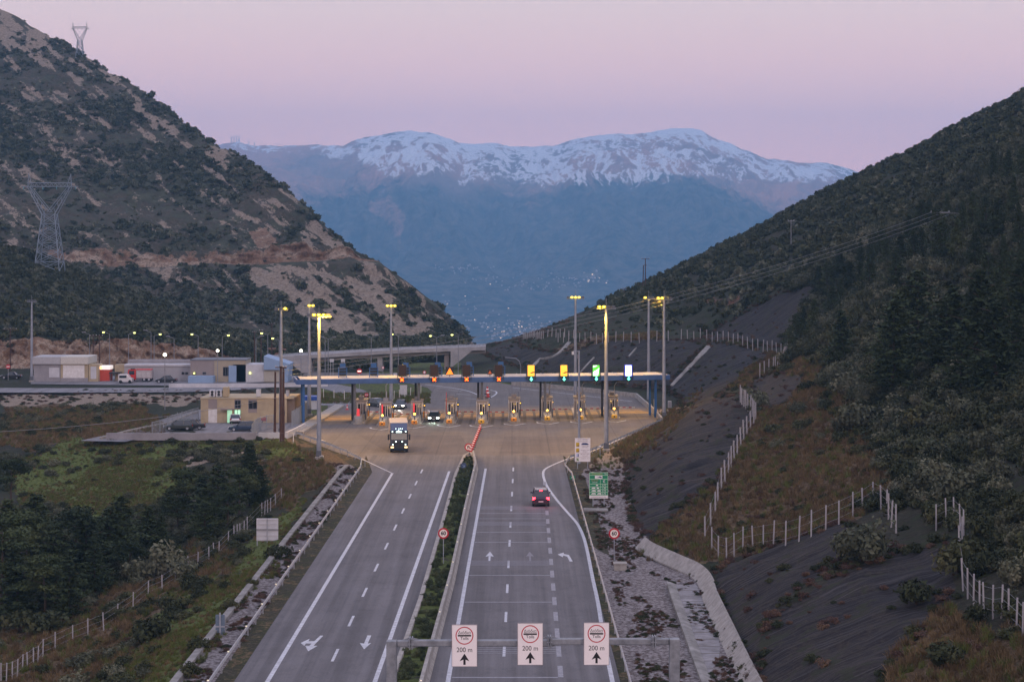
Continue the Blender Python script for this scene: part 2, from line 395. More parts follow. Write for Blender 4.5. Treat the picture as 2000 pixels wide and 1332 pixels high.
# ---- left hand side: embankment, hollow, flat fields, rock cut, wooded knoll.  Rows: distance, 8 x (X, Z)
LS = [
 (60, [(-19.2,-.03),(-21.9,.05),(-25,-1.2),(-30,-4),(-36,-6.5),(-45,-8),(-60,-8.5),(-110,-7)]),
 (110,[(-19.2,-.03),(-21.9,.05),(-25,-1.2),(-30,-3.8),(-36,-6.3),(-45,-7.8),(-60,-8),(-110,-7)]),
 (150,[(-19.2,-.03),(-21.9,.05),(-25,-1.0),(-30,-3.3),(-36,-5.6),(-45,-7.2),(-60,-8),(-110,-6)]),
 (180,[(-19.2,-.03),(-21.9,.05),(-25,-.9),(-30,-2.7),(-36,-4.6),(-45,-6.5),(-60,-7.5),(-110,-6)]),
 (210,[(-19.2,-.03),(-21.9,.05),(-25,-.7),(-30,-2.0),(-36,-3.6),(-46,-5.4),(-62,-6.5),(-115,-6)]),
 (240,[(-19.2,-.03),(-21.9,.03),(-25,-.5),(-30,-1.3),(-38,-2.6),(-50,-4.0),(-66,-5),(-120,-5)]),
 (262,[(-25.0,-.03),(-27,0),(-30,-.2),(-34,-.7),(-41,-1.2),(-53,-1.6),(-69,-3),(-130,-5)]),
 (281,[(-33,-.03),(-34.5,0),(-38,0),(-43,-.1),(-50,-.2),(-60,-.5),(-77,-1.8),(-140,-4.5)]),
 (288,[(-35,-.03),(-37,0),(-41,0),(-47,0),(-54,0),(-64,-.3),(-79,-1.8),(-142,-4.2)]),
 (330,[(-38,-.05),(-41,-.05),(-46,-.05),(-52,-.05),(-58,-.1),(-68,-.4),(-90,-2.5),(-152,-3.5)]),
 (356,[(-38,-.05),(-42,-.05),(-48,-.05),(-54,-.1),(-61,-.2),(-72,-.3),(-97,-.6),(-162,-1)]),
 (400,[(-38,-.05),(-42,-.05),(-48,-.05),(-56,-.05),(-64,-.05),(-82,-.05),(-108,-.05),(-172,-.1)]),
 (430,[(-38,-.1),(-42,-.1),(-48,-.1),(-57,-.1),(-66,0),(-85,0),(-114,0),(-182,0)]),
 (436,[(-30,-.3),(-40,-.3),(-50,-.1),(-58,0),(-67,0.3),(-86,.3),(-115,.4),(-185,.4)]),
 (441,[(-30,-.3),(-40,-.2),(-50,0),(-59,.6),(-68,4.4),(-87,5.4),(-117,6.2),(-187,7)]),
 (490,[(-20,-.3),(-35,.3),(-50,1.2),(-63,2.2),(-74,5.0),(-98,11),(-130,17),(-205,24)]),
 (560,[(-14,-.5),(-32,.5),(-52,1),(-74,2),(-90,4.5),(-108,14.5),(-142,26.5),(-225,38)]),
 (640,[(-12,-2),(-30,-2),(-52,-2),(-78,-2),(-98,-2),(-118,3),(-155,12),(-235,20)]),
]
ctrl = np.array([[(x, Y, z) for x, z in pts] for Y, pts in LS])
A, uu, vv = resample(ctrl, 300, 560)
A = smooth(A, 2)
X_, Y_ = A[...,0], A[...,1]
rin = np.clip((uu-1.7)/1.5, 0, 1)[None,:]
flat = np.clip(np.abs(Y_-365)/60-.6, 0.12, 1)
A[...,2] += rin*flat*(fbm(X_*.05, Y_*.05, 5, 31)*1.3 + fbm(X_*.3, Y_*.3, 3, 35)*.35)
rockz = ((Y_ > 434) & (Y_ < 443)).astype(float)*np.clip((uu-3.2)*2,0,1)[None,:]
A[...,1] += rockz*fbm(X_*.35, A[...,2]*.6, 5, 77, .65, True)*4.0
A[...,2] += rockz*fbm(X_*.22, Y_*.2, 4, 78)*2.2 + np.clip((Y_-438)/2,0,1)*np.clip((470-Y_)/25,0,1)*np.clip((uu-3.2)*2,0,1)[None,:]*(fbm(X_*.10,Y_*0+2,5,79)*2.0)
zone = np.zeros(A.shape[:2]+(4,)); zone2 = np.zeros_like(zone)
px, py = project(A)
GREEN = [[(560,985),(600,960),(560,1060),(440,1210),(380,1332),(230,1400),(300,1200),(430,1110),(500,1060)],
         [(20,930),(60,890),(130,862),(330,862),(360,900),(340,960),(300,1010),(210,1000),(120,990),(40,985)], [(330,855),(560,860),(620,905),(560,900),(420,880),(330,875)]]
zone[...,2] = masks(A, GREEN, 4, 30)*(.60+.5*np.clip(fbm(X_*.15, Y_*.08, 4, 401)+.5,0,1))
BR = [[(0,790),(300,800),(330,850),(100,875),(0,875)], [(0,1240),(430,1060),(480,1060),(330,1200),(200,1332),(0,1400)], [(560,860),(720,905),(640,960),(520,1000),(500,920)],[(500,1400),(280,1400),(330,1260),(380,1240)]]
zone[...,1] = masks(A, BR, 4, 50)*.75
zone[...,3] = ((uu < 1.02)[None,:] & (Y_ < 246)).astype(float)*.8
zone2[...,0] = np.clip(blur2(rockz, 2)*1.3, 0, 1)
zone2[...,1] = np.clip(masks(A, [[(0,768),(350,768),(560,772),(560,780),(300,790),(0,795)],[(340,885),(480,880),(520,905),(420,900),(345,915)]], 2)*.8, 0, 1)
zone2[...,2] = masks(A, [[(500,660),(640,665),(650,705),(520,700)],[(370,630),(440,640),(500,700),(410,700)]], 3)*.7 + .0
left_o = grid_mesh('embankment', A, M_TERR, {'zone': zone, 'zone2': zone2}, flip=True)
LA, LU, LZ = A, uu, zone

# ---- big rocky hill on the left with the old road ledge
cols = [-900,-450,0,120,300,400,480,560,620,690,740,800,870,925,990]
sky_ = [-600,-250,15,82,188,270,315,375,425,483,508,551,608,672,715]
r0 = [590,590,600,620,650,660,665,672,678,682,684,684,684,686,730]          # row at Y=600
r1 = [470,490,512,516,524,516,520,514,510,509,510,553,609,673,722]          # foot of ledge (road), Y=705
r2 = [440,460,492,494,500,505,486,478,476,481,509,552,608.5,672.5,720]      # top of the rock band
def yr(c): return 712 + max(0, (700-c))/700*430
rows = []
rows.append([tuple(P(c, y, 598)) for c, y in zip(cols, r0)])
rows.append([tuple(P(c, y*.5+z*.5, 655)) for c, y, z in zip(cols, r0, r1)])
rows.append([tuple(P(c, z, 700)) for c, z in zip(cols, r1)])
rows.append([tuple(P(c, z-1.0, 706)) for c, z in zip(cols, r1)])
rows.append([tuple(P(c, z, 710)) for c, z in zip(cols, r2)])
for t in (.25, .5, .75, 1.0):
    rows.append([tuple(P(c, a*(1-t)+s*t, 712+(yr(c)-712)*t)) for c, a, s in zip(cols, r2, sky_)])
rows.append([tuple(P(c, s+45, yr(c)+130)) for c, s in zip(cols, sky_)])
rows.append([tuple(P(c, s+160, yr(c)+420)) for c, s in zip(cols, sky_)])
ctrl = np.array(rows)
A, uu, vv = resample(ctrl, 420, 420, sv=[70,60,12,14,90,90,90,90,60,60])
A = smooth(A, 2)
X_, Y_, Z_ = A[...,0], A[...,1], A[...,2]
v2 = vv[:, None]
am = np.clip(v2/1.0, 0, 1)*np.where((v2 > 1.9) & (v2 < 3.2), .15, 1.0)
ridge_c = 1-.6*np.exp(-((v2-8)/.5)**2)
A[...,2] += am*ridge_c*(fbm(X_*.012, Y_*.012, 5, 51)*9 + fbm(X_*.06, Y_*.05, 5, 57, .6, True)*4.0)
band = np.exp(-((v2-3.6)/.55)**2)
A[...,1] += band*fbm(X_*.09, Z_*.15, 5, 61, .6, True)*5
A[...,2] += band*fbm(X_*.05, X_*0+3, 4, 62)*5*(uu[None,:] < 10)
px, py = project(A)
zone = np.zeros(A.shape[:2]+(4,)); zone2 = np.zeros_like(zone)
zone2[...,0] = np.clip(np.exp(-((v2-3.5)/.55)**2)*1.15*np.where((px > 80), 1, .3) + masks(A, [[(495,445),(520,440),(540,475),(505,480)]], 1), 0, 1)
SCREE = [[(470,520),(640,516),(720,560),(800,630),(880,690),(700,690),(620,630),(520,565)],[(700,510),(760,515),(830,590),(870,640),(800,620),(730,570),(690,530)],
         [(640,440),(680,480),(600,470),(560,420)],[(880,630),(930,672),(900,672),(860,630)],[(350,500),(480,525),(420,520)]]
Uq, Vq = X_/Y_*3727.0, (CH-Z_)/Y_*3727.0
al, ac = Uq*.80+Vq*.60, Vq*.80-Uq*.60
sc_n = fbm(al/52.0, ac/13.0+fbm(al/120.0, ac/60.0, 3, 72)*1.2, 6, 71, .65)*1.7 + fbm(Uq/150.0, Vq/110.0, 3, 73)*.25
up = np.clip((v2-4.5)/3, 0, 1)
edge = np.clip(1-(np.interp(px, cols, sky_)*-1+py)/130, 0, 1)*(v2 > 4)
zone2[...,1] = np.clip(masks(A, SCREE, 3)*(.50+sc_n*1.0) + edge*(.06+sc_n*.45) + up*(.05+sc_n*.3) + .17+.62*sc_n, 0, 1)
zone2[...,2] = np.clip(sc_n*.9-.1, 0, .42)
big_o = grid_mesh('mountainside', A, M_TFAR, {'zone': zone, 'zone2': zone2}, flip=True)
BA, BU, BV, BZ2 = A, uu, vv, zone2

# ---- ground sheets
def polysheet(name, pts, z, m, kind='structure'):
    me = bpy.data.meshes.new(name)
    import mathutils
    tri = mathutils.geometry.tessellate_polygon([[Vector((x, y, 0)) for x, y in pts]])
    me.from_pydata([(x, y, z) for x, y in pts], [], [tuple(t) for t in tri]); me.materials.append(m); me.update()
    me.validate()
    # make all faces point up
    import bmesh
    bm = bmesh.new(); bm.from_mesh(me); bmesh.ops.recalc_face_normals(bm, faces=bm.faces)
    if bm.faces and sum(f.normal.z for f in bm.faces) < 0: bmesh.ops.reverse_faces(bm, faces=bm.faces)
    bm.to_mesh(me); bm.free()
    o = bpy.data.objects.new(name, me); COL.objects.link(o); tag(o, kind=kind); return o
M_FIELD = mat('valley_field', (.05,.055,.035), .95, var=.4, scale=.01)
A0 = np.array([[(x, y, -16 - max(0, (y-700))*.05) for x in np.linspace(-6000, 6000, 60)] for y in np.linspace(-200, 5200, 60)])
A0[...,2] = np.where(A0[...,1] > 700, -16-(A0[...,1]-700)*.07, -16)
ground = grid_mesh('ground', A0, M_FIELD, bvh=False)
M_VERGE = terrain_material('verge_ground', (.07,.065,.045), (.04,.05,.022), 1.0)
vy = np.linspace(40, 470, 320)
vl = -1.6+np.interp(vy, [40,246,262,281,288,330,356,420,430,436,470], [-19,-19,-24.8,-32.8,-34.8,-37.8,-37.8,-37.8,-37.8,-30,-26])
vr = 1.2+np.interp(vy, [40,240,260,285,310,340,365,388,412,450,470], [7.7,7.7,11.3,18.6,24.4,24.2,21.2,1.1,-6.7,-12,-14])
Ac = np.array([[(a+(c-a)*t, y, -.06) for t in np.linspace(0, 1, 110)] for y, a, c in zip(vy, vl, vr)])
Ac[...,2] -= np.clip((Ac[...,1]-425)/10, 0, 1)*.35
zc = np.zeros(Ac.shape[:2]+(4,)); zc[...,2] = .55*(Ac[...,1] > 320); zc[...,1] = .4
z2c = np.zeros_like(zc)
verge = grid_mesh('verge', Ac, M_VERGE, {'zone': zc, 'zone2': z2c})

# ---- the snow-capped range across the gulf
def mountain_material():
    m = bpy.data.materials.new('snowy_range'); m.use_nodes = True
    n, l = m.node_tree.nodes, m.node_tree.links
    b = n['Principled BSDF']; b.inputs['Roughness'].default_value = 1; b.inputs['Specular IOR Level'].default_value = 0
    at = n.new('ShaderNodeAttribute'); at.attribute_name = 'zone'; s = n.new('ShaderNodeSeparateColor'); l.new(at.outputs['Color'], s.inputs[0])
    t = n.new('ShaderNodeTexCoord'); nz = n.new('ShaderNodeTexNoise'); nz.inputs['Scale'].default_value = .022; nz.inputs['Detail'].default_value = 12; nz.inputs['Roughness'].default_value = .7
    l.new(t.outputs['Object'], nz.inputs['Vector'])
    r = n.new('ShaderNodeValToRGB'); e = r.color_ramp.elements; e[0].position = .40; e[0].color = (.010,.030,.036,1); e[1].position = .62; e[1].color = (.12,.115,.10,1)
    l.new(nz.outputs['Fac'], r.inputs[0])
    def mixm(fac, a, col, w=.35, lo=.46, hi=.56):
        ad = n.new('ShaderNodeMath'); ad.operation = 'MULTIPLY_ADD'; ad.inputs[1].default_value = w*2; l.new(nz.outputs['Fac'], ad.inputs[0])
        sb = n.new('ShaderNodeMath'); sb.operation = 'SUBTRACT'; l.new(fac, sb.inputs[0]); sb.inputs[1].default_value = w
        l.new(sb.outputs[0], ad.inputs[2])
        mr = n.new('ShaderNodeMapRange'); mr.inputs[1].default_value = lo; mr.inputs[2].default_value = hi; l.new(ad.outputs[0], mr.inputs[0])
        q = n.new('ShaderNodeMix'); q.data_type = 'RGBA'; l.new(mr.outputs[0], q.inputs[0]); l.new(a, q.inputs[6]); q.inputs[7].default_value = (*col, 1); return q.outputs[2]
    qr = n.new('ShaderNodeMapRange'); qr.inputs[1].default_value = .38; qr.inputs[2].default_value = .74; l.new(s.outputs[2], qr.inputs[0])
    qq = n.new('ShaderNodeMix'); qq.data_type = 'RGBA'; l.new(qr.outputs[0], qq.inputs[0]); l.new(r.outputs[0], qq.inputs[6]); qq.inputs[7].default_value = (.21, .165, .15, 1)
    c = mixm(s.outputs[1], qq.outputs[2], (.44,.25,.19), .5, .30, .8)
    c = mixm(s.outputs[0], c, (.72,.73,.77), .45, .48, .64)
    l.new(c, b.inputs['Base Color']); return m
prof = [(-900,420),(-200,345),(200,300),(380,290),(432,282),(466,279),(500,286),(603,284),(671,286),(699,272),(760,262),(801,256.5),(842,262),(897,279),(938,282),(972,281),(1006,287),(1033,286),(1081,284),(1129,272),(1170,263),(1245,260.6),(1300,253),(1341,251),(1368,256),(1403,276),(1457,295),(1498,310),(1553,317),(1621,321),(1676,335),(1800,365),(2300,420),(3000,470)]
pxs = np.linspace(-300, 2400, 1150)
ridge = np.interp(pxs, [p[0] for p in prof], [p[1] for p in prof]) + fbm(pxs/22.0, pxs*0+1, 4, 80, .6)*2.6
nvm = 420
rowsM = np.zeros((nvm, len(pxs), 3))
for i, t in enumerate(np.linspace(0, 1, nvm)):
    # t=0 valley floor, t=.86 crest, t=1 behind
    tt = min(t/.86, 1.0)
    Y = 4900 + 4300*tt
    zf = CH - (672-HY)*4900/F
    Yr = 9200.0
    zr = CH - (ridge-HY)*Yr/F
    g = 0.22*min(tt/.35, 1) + .78*np.clip((tt-.35)/.65, 0, 1)**1.0 if tt > .35 else .22*(tt/.35)
    z = zf + (zr-zf)*g
    if t > .86: Y = 9200 + (t-.86)/.14*2500; z = zr - (t-.86)/.14*700
    rowsM[i, :, 0] = (pxs-CX)*Y/F; rowsM[i, :, 1] = Y; rowsM[i, :, 2] = z
A = rowsM
X_, Y_ = A[...,0].copy(), A[...,1].copy()
tt = np.linspace(0, 1, nvm)[:, None]
w = np.clip((tt-.12)/.3, 0, 1)*np.clip((.862-tt)/.35, 0.03, 1)
# long spurs and gullies that run down from the crest
sp = fbm(X_*.0016+fbm(X_*.0006, Y_*.0006, 3, 83)*1.5, Y_*.00045, 6, 81, .55, True)
A[...,2] += w*sp*150 + w*fbm(X_*.0045, Y_*.0025, 5, 85, .55, True)*60 + np.clip(w*3,0,1)*np.clip((.862-tt)/.05,0,1)*fbm(X_*.013+sp*2, Y_*.004, 4, 86, .55, True)*16
A[...,2] += np.clip((tt-.7)*6, 0, 1)*fbm(X_*.01, Y_*.01, 4, 88)*5
A[...,2] += (tt < .4)*(1-tt/.4)*np.clip(tt/.05,0,1)*(fbm(X_*.002, Y_*.002, 4, 91))*30
px, py = project(A)
zone = np.zeros(A.shape[:2]+(4,))
h = (A[...,2]-CH)/(9200/F)          # height in photo pixels above the horizon
down = np.interp(px, pxs, ridge)
below = py - down
lap = sp - blur2(sp, 12)
cr = fbm(X_*.006+Y_*.002, Y_*.0022, 5, 95, .6)
lim = np.interp(px, [400,600,680,760,1000,1100,1300,1420,1500,1700], [16,18,26,75,60,75,85,60,40,30])
st = fbm(X_*.0052+cr*1.6, Y_*.0012+X_*.0008, 5, 195, .62, True)
st2 = fbm(X_*.021+st*2, Y_*.0035, 4, 196, .6, True)
pk = np.interp(px, [420,600,680,770,900,1000,1080,1180,1350,1430,1500,1620,1700], [.30,.35,.5,1,.8,.7,.8,1,1,.75,.6,.45,.3])
pp = pk*np.clip(1.15-below/(lim*1.25), 0, 1)
st3 = fbm(X_*.05+st2*2, Y_*.009, 3, 197, .6, True)
zone[...,0] = np.clip(.06 + .25*pp + (st*.30 + st2*.60 + st3*.60 + cr*.15)*np.clip(pp*2.5+.15, 0, 1), 0, 1)*(tt < .9)
zone[...,2] = np.clip(.5+(78-below+np.interp(px,[400,1000,1500,1700],[10,0,-5,20]))/75+(fbm(X_*.0024+sp, Y_*.0011, 6, 198, .62)*1.3+sp*.35+fbm(X_*.02, Y_*.006, 3, 199)*.25)*np.clip(1.1-below/260,.1,1)-.08*(below>150), 0, 1)  # rock above forest; the spur pattern also puts ridge and gully shading into the tone
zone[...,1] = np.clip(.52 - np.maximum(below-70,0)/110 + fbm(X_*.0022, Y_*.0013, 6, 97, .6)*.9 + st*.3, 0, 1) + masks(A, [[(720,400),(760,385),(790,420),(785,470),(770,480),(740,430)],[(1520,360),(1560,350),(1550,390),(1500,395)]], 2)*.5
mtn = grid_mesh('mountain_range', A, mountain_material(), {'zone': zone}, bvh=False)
MTA = A
# ================================================================== ROADS
def road_material(name, base, joint=False, streak=0.0):
    m = bpy.data.materials.new(name); m.use_nodes = True
    n, l = m.node_tree.nodes, m.node_tree.links
    b = n['Principled BSDF']; b.inputs['Roughness'].default_value = .85; b.inputs['Specular IOR Level'].default_value = .3
    t = n.new('ShaderNodeTexCoord')
    def noise(s, det=6, mp=None):
        q = n.new('ShaderNodeTexNoise'); q.inputs['Scale'].default_value = s; q.inputs['Detail'].default_value = det; q.inputs['Roughness'].default_value = .7
        if mp:
            k = n.new('ShaderNodeMapping'); k.inputs['Scale'].default_value = mp; l.new(t.outputs['Object'], k.inputs[0]); l.new(k.outputs[0], q.inputs['Vector'])
        else: l.new(t.outputs['Object'], q.inputs['Vector'])
        return q.outputs['Fac']
    def rng_(f, a, c, lo, hi):
        q = n.new('ShaderNodeMapRange'); q.inputs[1].default_value = a; q.inputs[2].default_value = c; q.inputs[3].default_value = lo; q.inputs[4].default_value = hi
        l.new(f, q.inputs[0]); return q.outputs[0]
    def mul(a, c):
        q = n.new('ShaderNodeMath'); q.operation = 'MULTIPLY'; l.new(a, q.inputs[0]); l.new(c, q.inputs[1]); return q.outputs[0]
    f = rng_(noise(.12), .35, .65, .88, 1.12)
    f = mul(f, rng_(noise(6, 8), .3, .7, .86, 1.14))
    f = mul(f, rng_(noise(1, 5, (.9, .012, 1)), .38, .62, 1.05 if joint else 1.14, .92 if joint else .76))      # tyre polish along the lanes
    f = mul(f, rng_(noise(1, 3, (.9, .5, 1)), .56, .585, 1.0, .90))         # patches
    if streak:
        f = mul(f, rng_(noise(1, 4, (2.2, .05, 1)), .45, .62, 1.0, 1-streak))
    if joint:
        sp = n.new('ShaderNodeSeparateXYZ'); l.new(t.outputs['Object'], sp.inputs[0])
        for ax, per in (('X', 5.15), ('Y', 9.0)):
            md = n.new('ShaderNodeMath'); md.operation = 'PINGPONG'; md.inputs[1].default_value = per/2; l.new(sp.outputs[ax], md.inputs[0])
            f = mul(f, rng_(md.outputs[0], .05, .09, .72, 1.0))
    mx = n.new('ShaderNodeMix'); mx.data_type = 'RGBA'; mx.blend_type = 'MULTIPLY'; mx.inputs[0].default_value = 1
    mx.inputs[6].default_value = (*base, 1)
    cb = n.new('ShaderNodeCombineColor'); [l.new(f, cb.inputs[i]) for i in range(3)]
    l.new(cb.outputs[0], mx.inputs[7]); l.new(mx.outputs[2], b.inputs['Base Color'])
    bp = n.new('ShaderNodeBump'); bp.inputs['Strength'].default_value = .15; bp.inputs['Distance'].default_value = .01
    l.new(noise(40, 3), bp.inputs['Height']); l.new(bp.outputs[0], b.inputs['Normal'])
    return m
M_ASPH = road_material('asphalt', (.136, .130, .134))
M_PLAZA = road_material('plaza_concrete', (.150, .134, .124), True, .10)
M_PAINT = mat('road_paint', (.56, .58, .62), .6, var=.22, scale=2.2, dirt=(.34, .35, .38))
M_FADED = mat('worn_road_paint', (.30, .30, .33), .7, var=.25, scale=3.0, dirt=(.19, .19, .205))
M_YELLOWBAND = mat('yellow_lane_band', (.30, .165, .010), .6, var=.5, scale=.9, dirt=(.14, .085, .018))
M_CONC = mat('concrete', (.36, .34, .31), .9, var=.25, scale=1.5, bump=.2, dirt=(.22, .205, .185))
M_CONCD = mat('weathered_concrete', (.27, .26, .245), .9, var=.35, scale=.8, bump=.3, dirt=(.13, .125, .115))

def gx(pts): return [tuple(G(x, y))[:2] for x, y in pts]
road = polysheet('road', [(-18.1, 30), (6.4, 30)] + gx([(1209,1321)]) + gx([(1104,914), (1100,889), (715,889)]) + gx([(727,922), (456,1332)]), 0.0, M_ASPH)
plaza = polysheet('plaza', gx([(1100,889),(1112,900),(1185,871),(1291,826),(1275,806),(1242,777),(1150,766),(1000,752),(940,741),(850,731),(700,728),(600,726),(590,733),(700,738),(800,749),(835,757),(845,766),(825,778),(770,786),(640,791),(640,797),(668,797),(592,846),(582,855),(660,884),(712,900),(715,889)]), 0.0, M_PLAZA)
M_SIDEROAD = road_material('side_road_asphalt', (.20, .195, .205))
def strip(name, pts, w, z, m, kind='structure', closed=False):
    mb = MB(); V = [Vector((x, y, z)) for x, y in pts]
    L, Rr = [], []
    for i, p in enumerate(V):
        a = V[max(0, i-1)]; c = V[min(len(V)-1, i+1)]; d = (c-a).normalized(); nrm = Vector((-d.y, d.x, 0))*w/2
        L.append(p+nrm); Rr.append(p-nrm)
    mb.add(L+Rr, [(i+1, i, len(V)+i, len(V)+i+1) for i in range(len(V)-1)])
    if name is None: return mb
    o = mb.build(name, m); tag(o, kind=kind); return o
def curve(pts, n=8):       # Catmull-Rom through the points
    out = []
    p = [pts[0]] + list(pts) + [pts[-1]]
    for i in range(1, len(p)-2):
        for k in range(n):
            t = k/n; a, b_, c, d = [np.array(q, float) for q in p[i-1:i+3]]
            out.append(tuple(.5*((2*b_)+(-a+c)*t+(2*a-5*b_+4*c-d)*t*t+(-a+3*b_-3*c+d)*t**3)))
    out.append(tuple(pts[-1])); return out
strip('ramp', curve(gx([(560,742),(620,750),(670,760),(692,770),(690,782),(640,792)])), 6.5, .012, M_SIDEROAD)
strip('highway', curve(gx([(-300,758),(0,762),(200,762),(400,760),(560,748)])), 12, .02, M_SIDEROAD)
strip('access_road', curve(gx([(200,862),(300,838),(400,808),(430,800)])), 7, .03, M_SIDEROAD)
polysheet('parking_lot', gx([(210,856),(300,852),(575,852),(600,840),(605,826),(560,822),(330,822),(300,838)]), .045, M_SIDEROAD)
polysheet('yard', gx([(60,750),(640,757),(640,738),(560,733),(60,733)]), .02, M_SIDEROAD)

# painted lines: all of one class lie in one sheet of paint
class Paint(MB):
    def line(s, pts, w, z=.006):
        q = strip(None, pts, w, z, None); return s.add(q.v, q.f)
    def poly(s, pts, z=.006):
        import mathutils
        tr = mathutils.geometry.tessellate_polygon([[Vector((x, y, 0)) for x, y in pts]])
        fs = []
        for a, b_, c in tr:
            A_, B_, C_ = [Vector((*pts[i], 0)) for i in (a, b_, c)]
            fs.append((a, b_, c) if (B_-A_).cross(C_-A_).z > 0 else (a, c, b_))
        return s.add([(x, y, z) for x, y in pts], fs)
def z8(x, y): return (860+x/2.8217, 860+y/2.8217)
def z7(x, y): return (360+x/2.8217, 860+y/2.8217)
pt = Paint()
def ext(a, b_, Y):      # extend line a-b to distance Y
    t = (Y-a[1])/(b_[1]-a[1]); return (a[0]+(b_[0]-a[0])*t, Y)
a, b_ = gx([z8(250,155)])[0], gx([z8(45,1310)])[0]
L1a, L1b = a, b_
pt.line([a, ext(a, b_, 35)], .30)
ca, cb = gx([z8(402,160)])[0], gx([z8(352,1157)])[0]
for i in range(17):
    Yc = 240.7 - 12.0*i
    p, q = ext(ca, cb, Yc+2), ext(ca, cb, Yc-2); pt.line([p, q], .20)
# right hand solid line, curving out into the lay-by lane
rs = [z8(745,88), z8(690,106), z8(620,135), z8(578,158), z8(567,180), z8(572,212), z8(590,255), z8(640,325), z8(700,395), z8(752,455), z8(785,520), z8(808,600), z8(838,750), z8(870,900), z8(897,1080), z8(945,1310)]
q = gx(rs); pt.line(curve(q[:-1])+[q[-1], ext(q[-2], q[-1], 35)], .30)
pt.line(gx([(1130,892),(1187,868.5),(1262,833)]), .18)
# left carriageway
a2, b2 = gx([z7(1147,180)])[0], gx([z7(455,1332)])[0]
pt.line([ext(a2, b2, a2[1]), ext(a2, b2, 35)], .30)
pt.line(gx([(617,854),(700,893),(767,924.5)]), .18)
a3, b3 = gx([z7(1460,170)])[0], gx([z7(1140,1075)])[0]
pt.line([a3, ext(a3, b3, 35)], .30)
da, db = gx([z7(1308,170)])[0], gx([z7(854,1133)])[0]
for i in range(17):
    Yc = 238.7-11.95*i; pt.line([ext(da, db, Yc+2), ext(da, db, Yc-2)], .20)
# arrows on the near lanes
def arrow(c, L, w, flip=1):      # straight arrow pointing +Y
    x, y = c
    P_ = [(-.14,-L/2),(.14,-L/2),(.17,L*.02),(.62*w,-.03*L),(0,L/2),(-.62*w,-.03*L),(-.17,L*.02)]
    return [(x+a_*flip*.55, y+b_*flip*.9) for a_, b_ in P_]
pa = G(*z8(272,638)); pt.poly(arrow((pa.x, pa.y), 6.0, 1.1))
pa = G(*z7(1003,1110)); pt.poly([(pa.x+x*.62, pa.y+y*.9) for x, y in [(.30,2.6),(-.16,2.6),(-.20,-.6),(-.72,-.3),(.05,-2.7),(.60,-.3),(.22,-.6)]])
pa = G(*z7(705,1116)); ox, oy = pa.x, pa.y
pt.poly([(ox+x*.55, oy+y*.9) for x, y in [(.95,2.9),(.55,2.9),(.12,.75),(-.62,.75),(-.62,1.7),(-1.5,.1),(-.85,-1.0),(-.80,-.1),(-.06,-.1),(-.20,-1.0),(-.72,-1.0),(.0,-3.0),(.85,-1.0),(.33,-1.0)]])
pa = G(*z8(690,642)); pt.poly([(pa.x+x*.55, pa.y+y*.85) for x, y in [(1.05,-2.8),(.55,-2.8),(.30,.3),(-.35,1.0),(-.45,-.1),(-1.25,1.8),(-.15,3.0),(-.22,2.1),(.62,1.35)]])
# white noses in front of the toll islands
NOSES = [(697,829,0),(746,834,1),(809,831,1),(877,829,1),(940,829.5,1),(1003.5,825.5,1),(1069,823.5,1),(1134,822,1),(1200,819.5,1)]
for px_, py_, v in NOSES:
    if not v: continue
    c = G(px_, py_)
    pt.line([(c.x-1.75, c.y-.6), (c.x-1.55, c.y-2.2), (c.x+.1, c.y-4.7), (c.x+1.85, c.y-1.2)], .32)
# beyond the toll
pt.line(curve(gx([(935,772),(915,764),(880,757),(830,751)])), .3)
pt.line(curve(gx([(945,783),(967,771),(969,765),(958,762)])), .3)
for px_, py_ in ((868,758),(890,763),(906,770),(925,779)):
    c = G(px_, py_); pt.line([(c.x-1.5, c.y+1.2), (c.x+1.2, c.y-1.2)], .2)
pt.line(gx([(1000,757),(1110,769),(1235,784)]), .25)
pt.line(curve(gx([(720,806),(727,810),(725,815),(718,816)])), .3); pt.line(curve(gx([(778,801),(784,805),(786,811)])), .3)
pt.line(curve(gx([(836,801),(842,806)])), .3); pt.line(gx([(895,803),(902,809)]), .3)
po = pt.build('road_marking', M_PAINT); tag(po, kind='structure')
pf = Paint()
ba, bb = gx([z8(588,400)])[0], gx([z8(662,1275)])[0]
for i in range(-4, 27):
    Yc = 201.3-6.27*i
    pf.line([ext(ba, bb, Yc+1.7), ext(ba, bb, Yc-1.7)], .34, .011)
def trans(zy, w):
    Yc = G(*z8(300, zy)).y
    xa = ext(L1a, L1b, Yc)[0]+.2; xb = ext(ba, bb, Yc)[0]-.2
    if w < .4: pf.line([(xa, Yc), (xb, Yc)], w, .010)
    else: pass
for zy in (402, 431, 506, 561, 743, 890, 1305): trans(zy, .28)
for k in range(5): trans(1131+k*10, .12)
pfo = pf.build('road_marking', M_FADED); tag(pfo, kind='structure')
pr = Paint()
for zy, w in ((372, 2.0), (458, 2.2), (675, 2.2)):
    Yc = G(*z8(300, zy)).y; xa = ext(L1a, L1b, Yc)[0]+.2; xb = ext(ba, bb, Yc)[0]-.2
    for k in range(5): pr.line([(xa, Yc-w/2+w*k/4), (xb, Yc-w/2+w*k/4)], .26, .009)
pa = G(*z8(494,638)); pr.poly(arrow((pa.x, pa.y), 6.0, 1.1))
pro = pr.build('road_marking', mat('rumble_strip_paint', (.215,.21,.23), .8, var=.2, scale=2)); tag(pro, kind='structure')
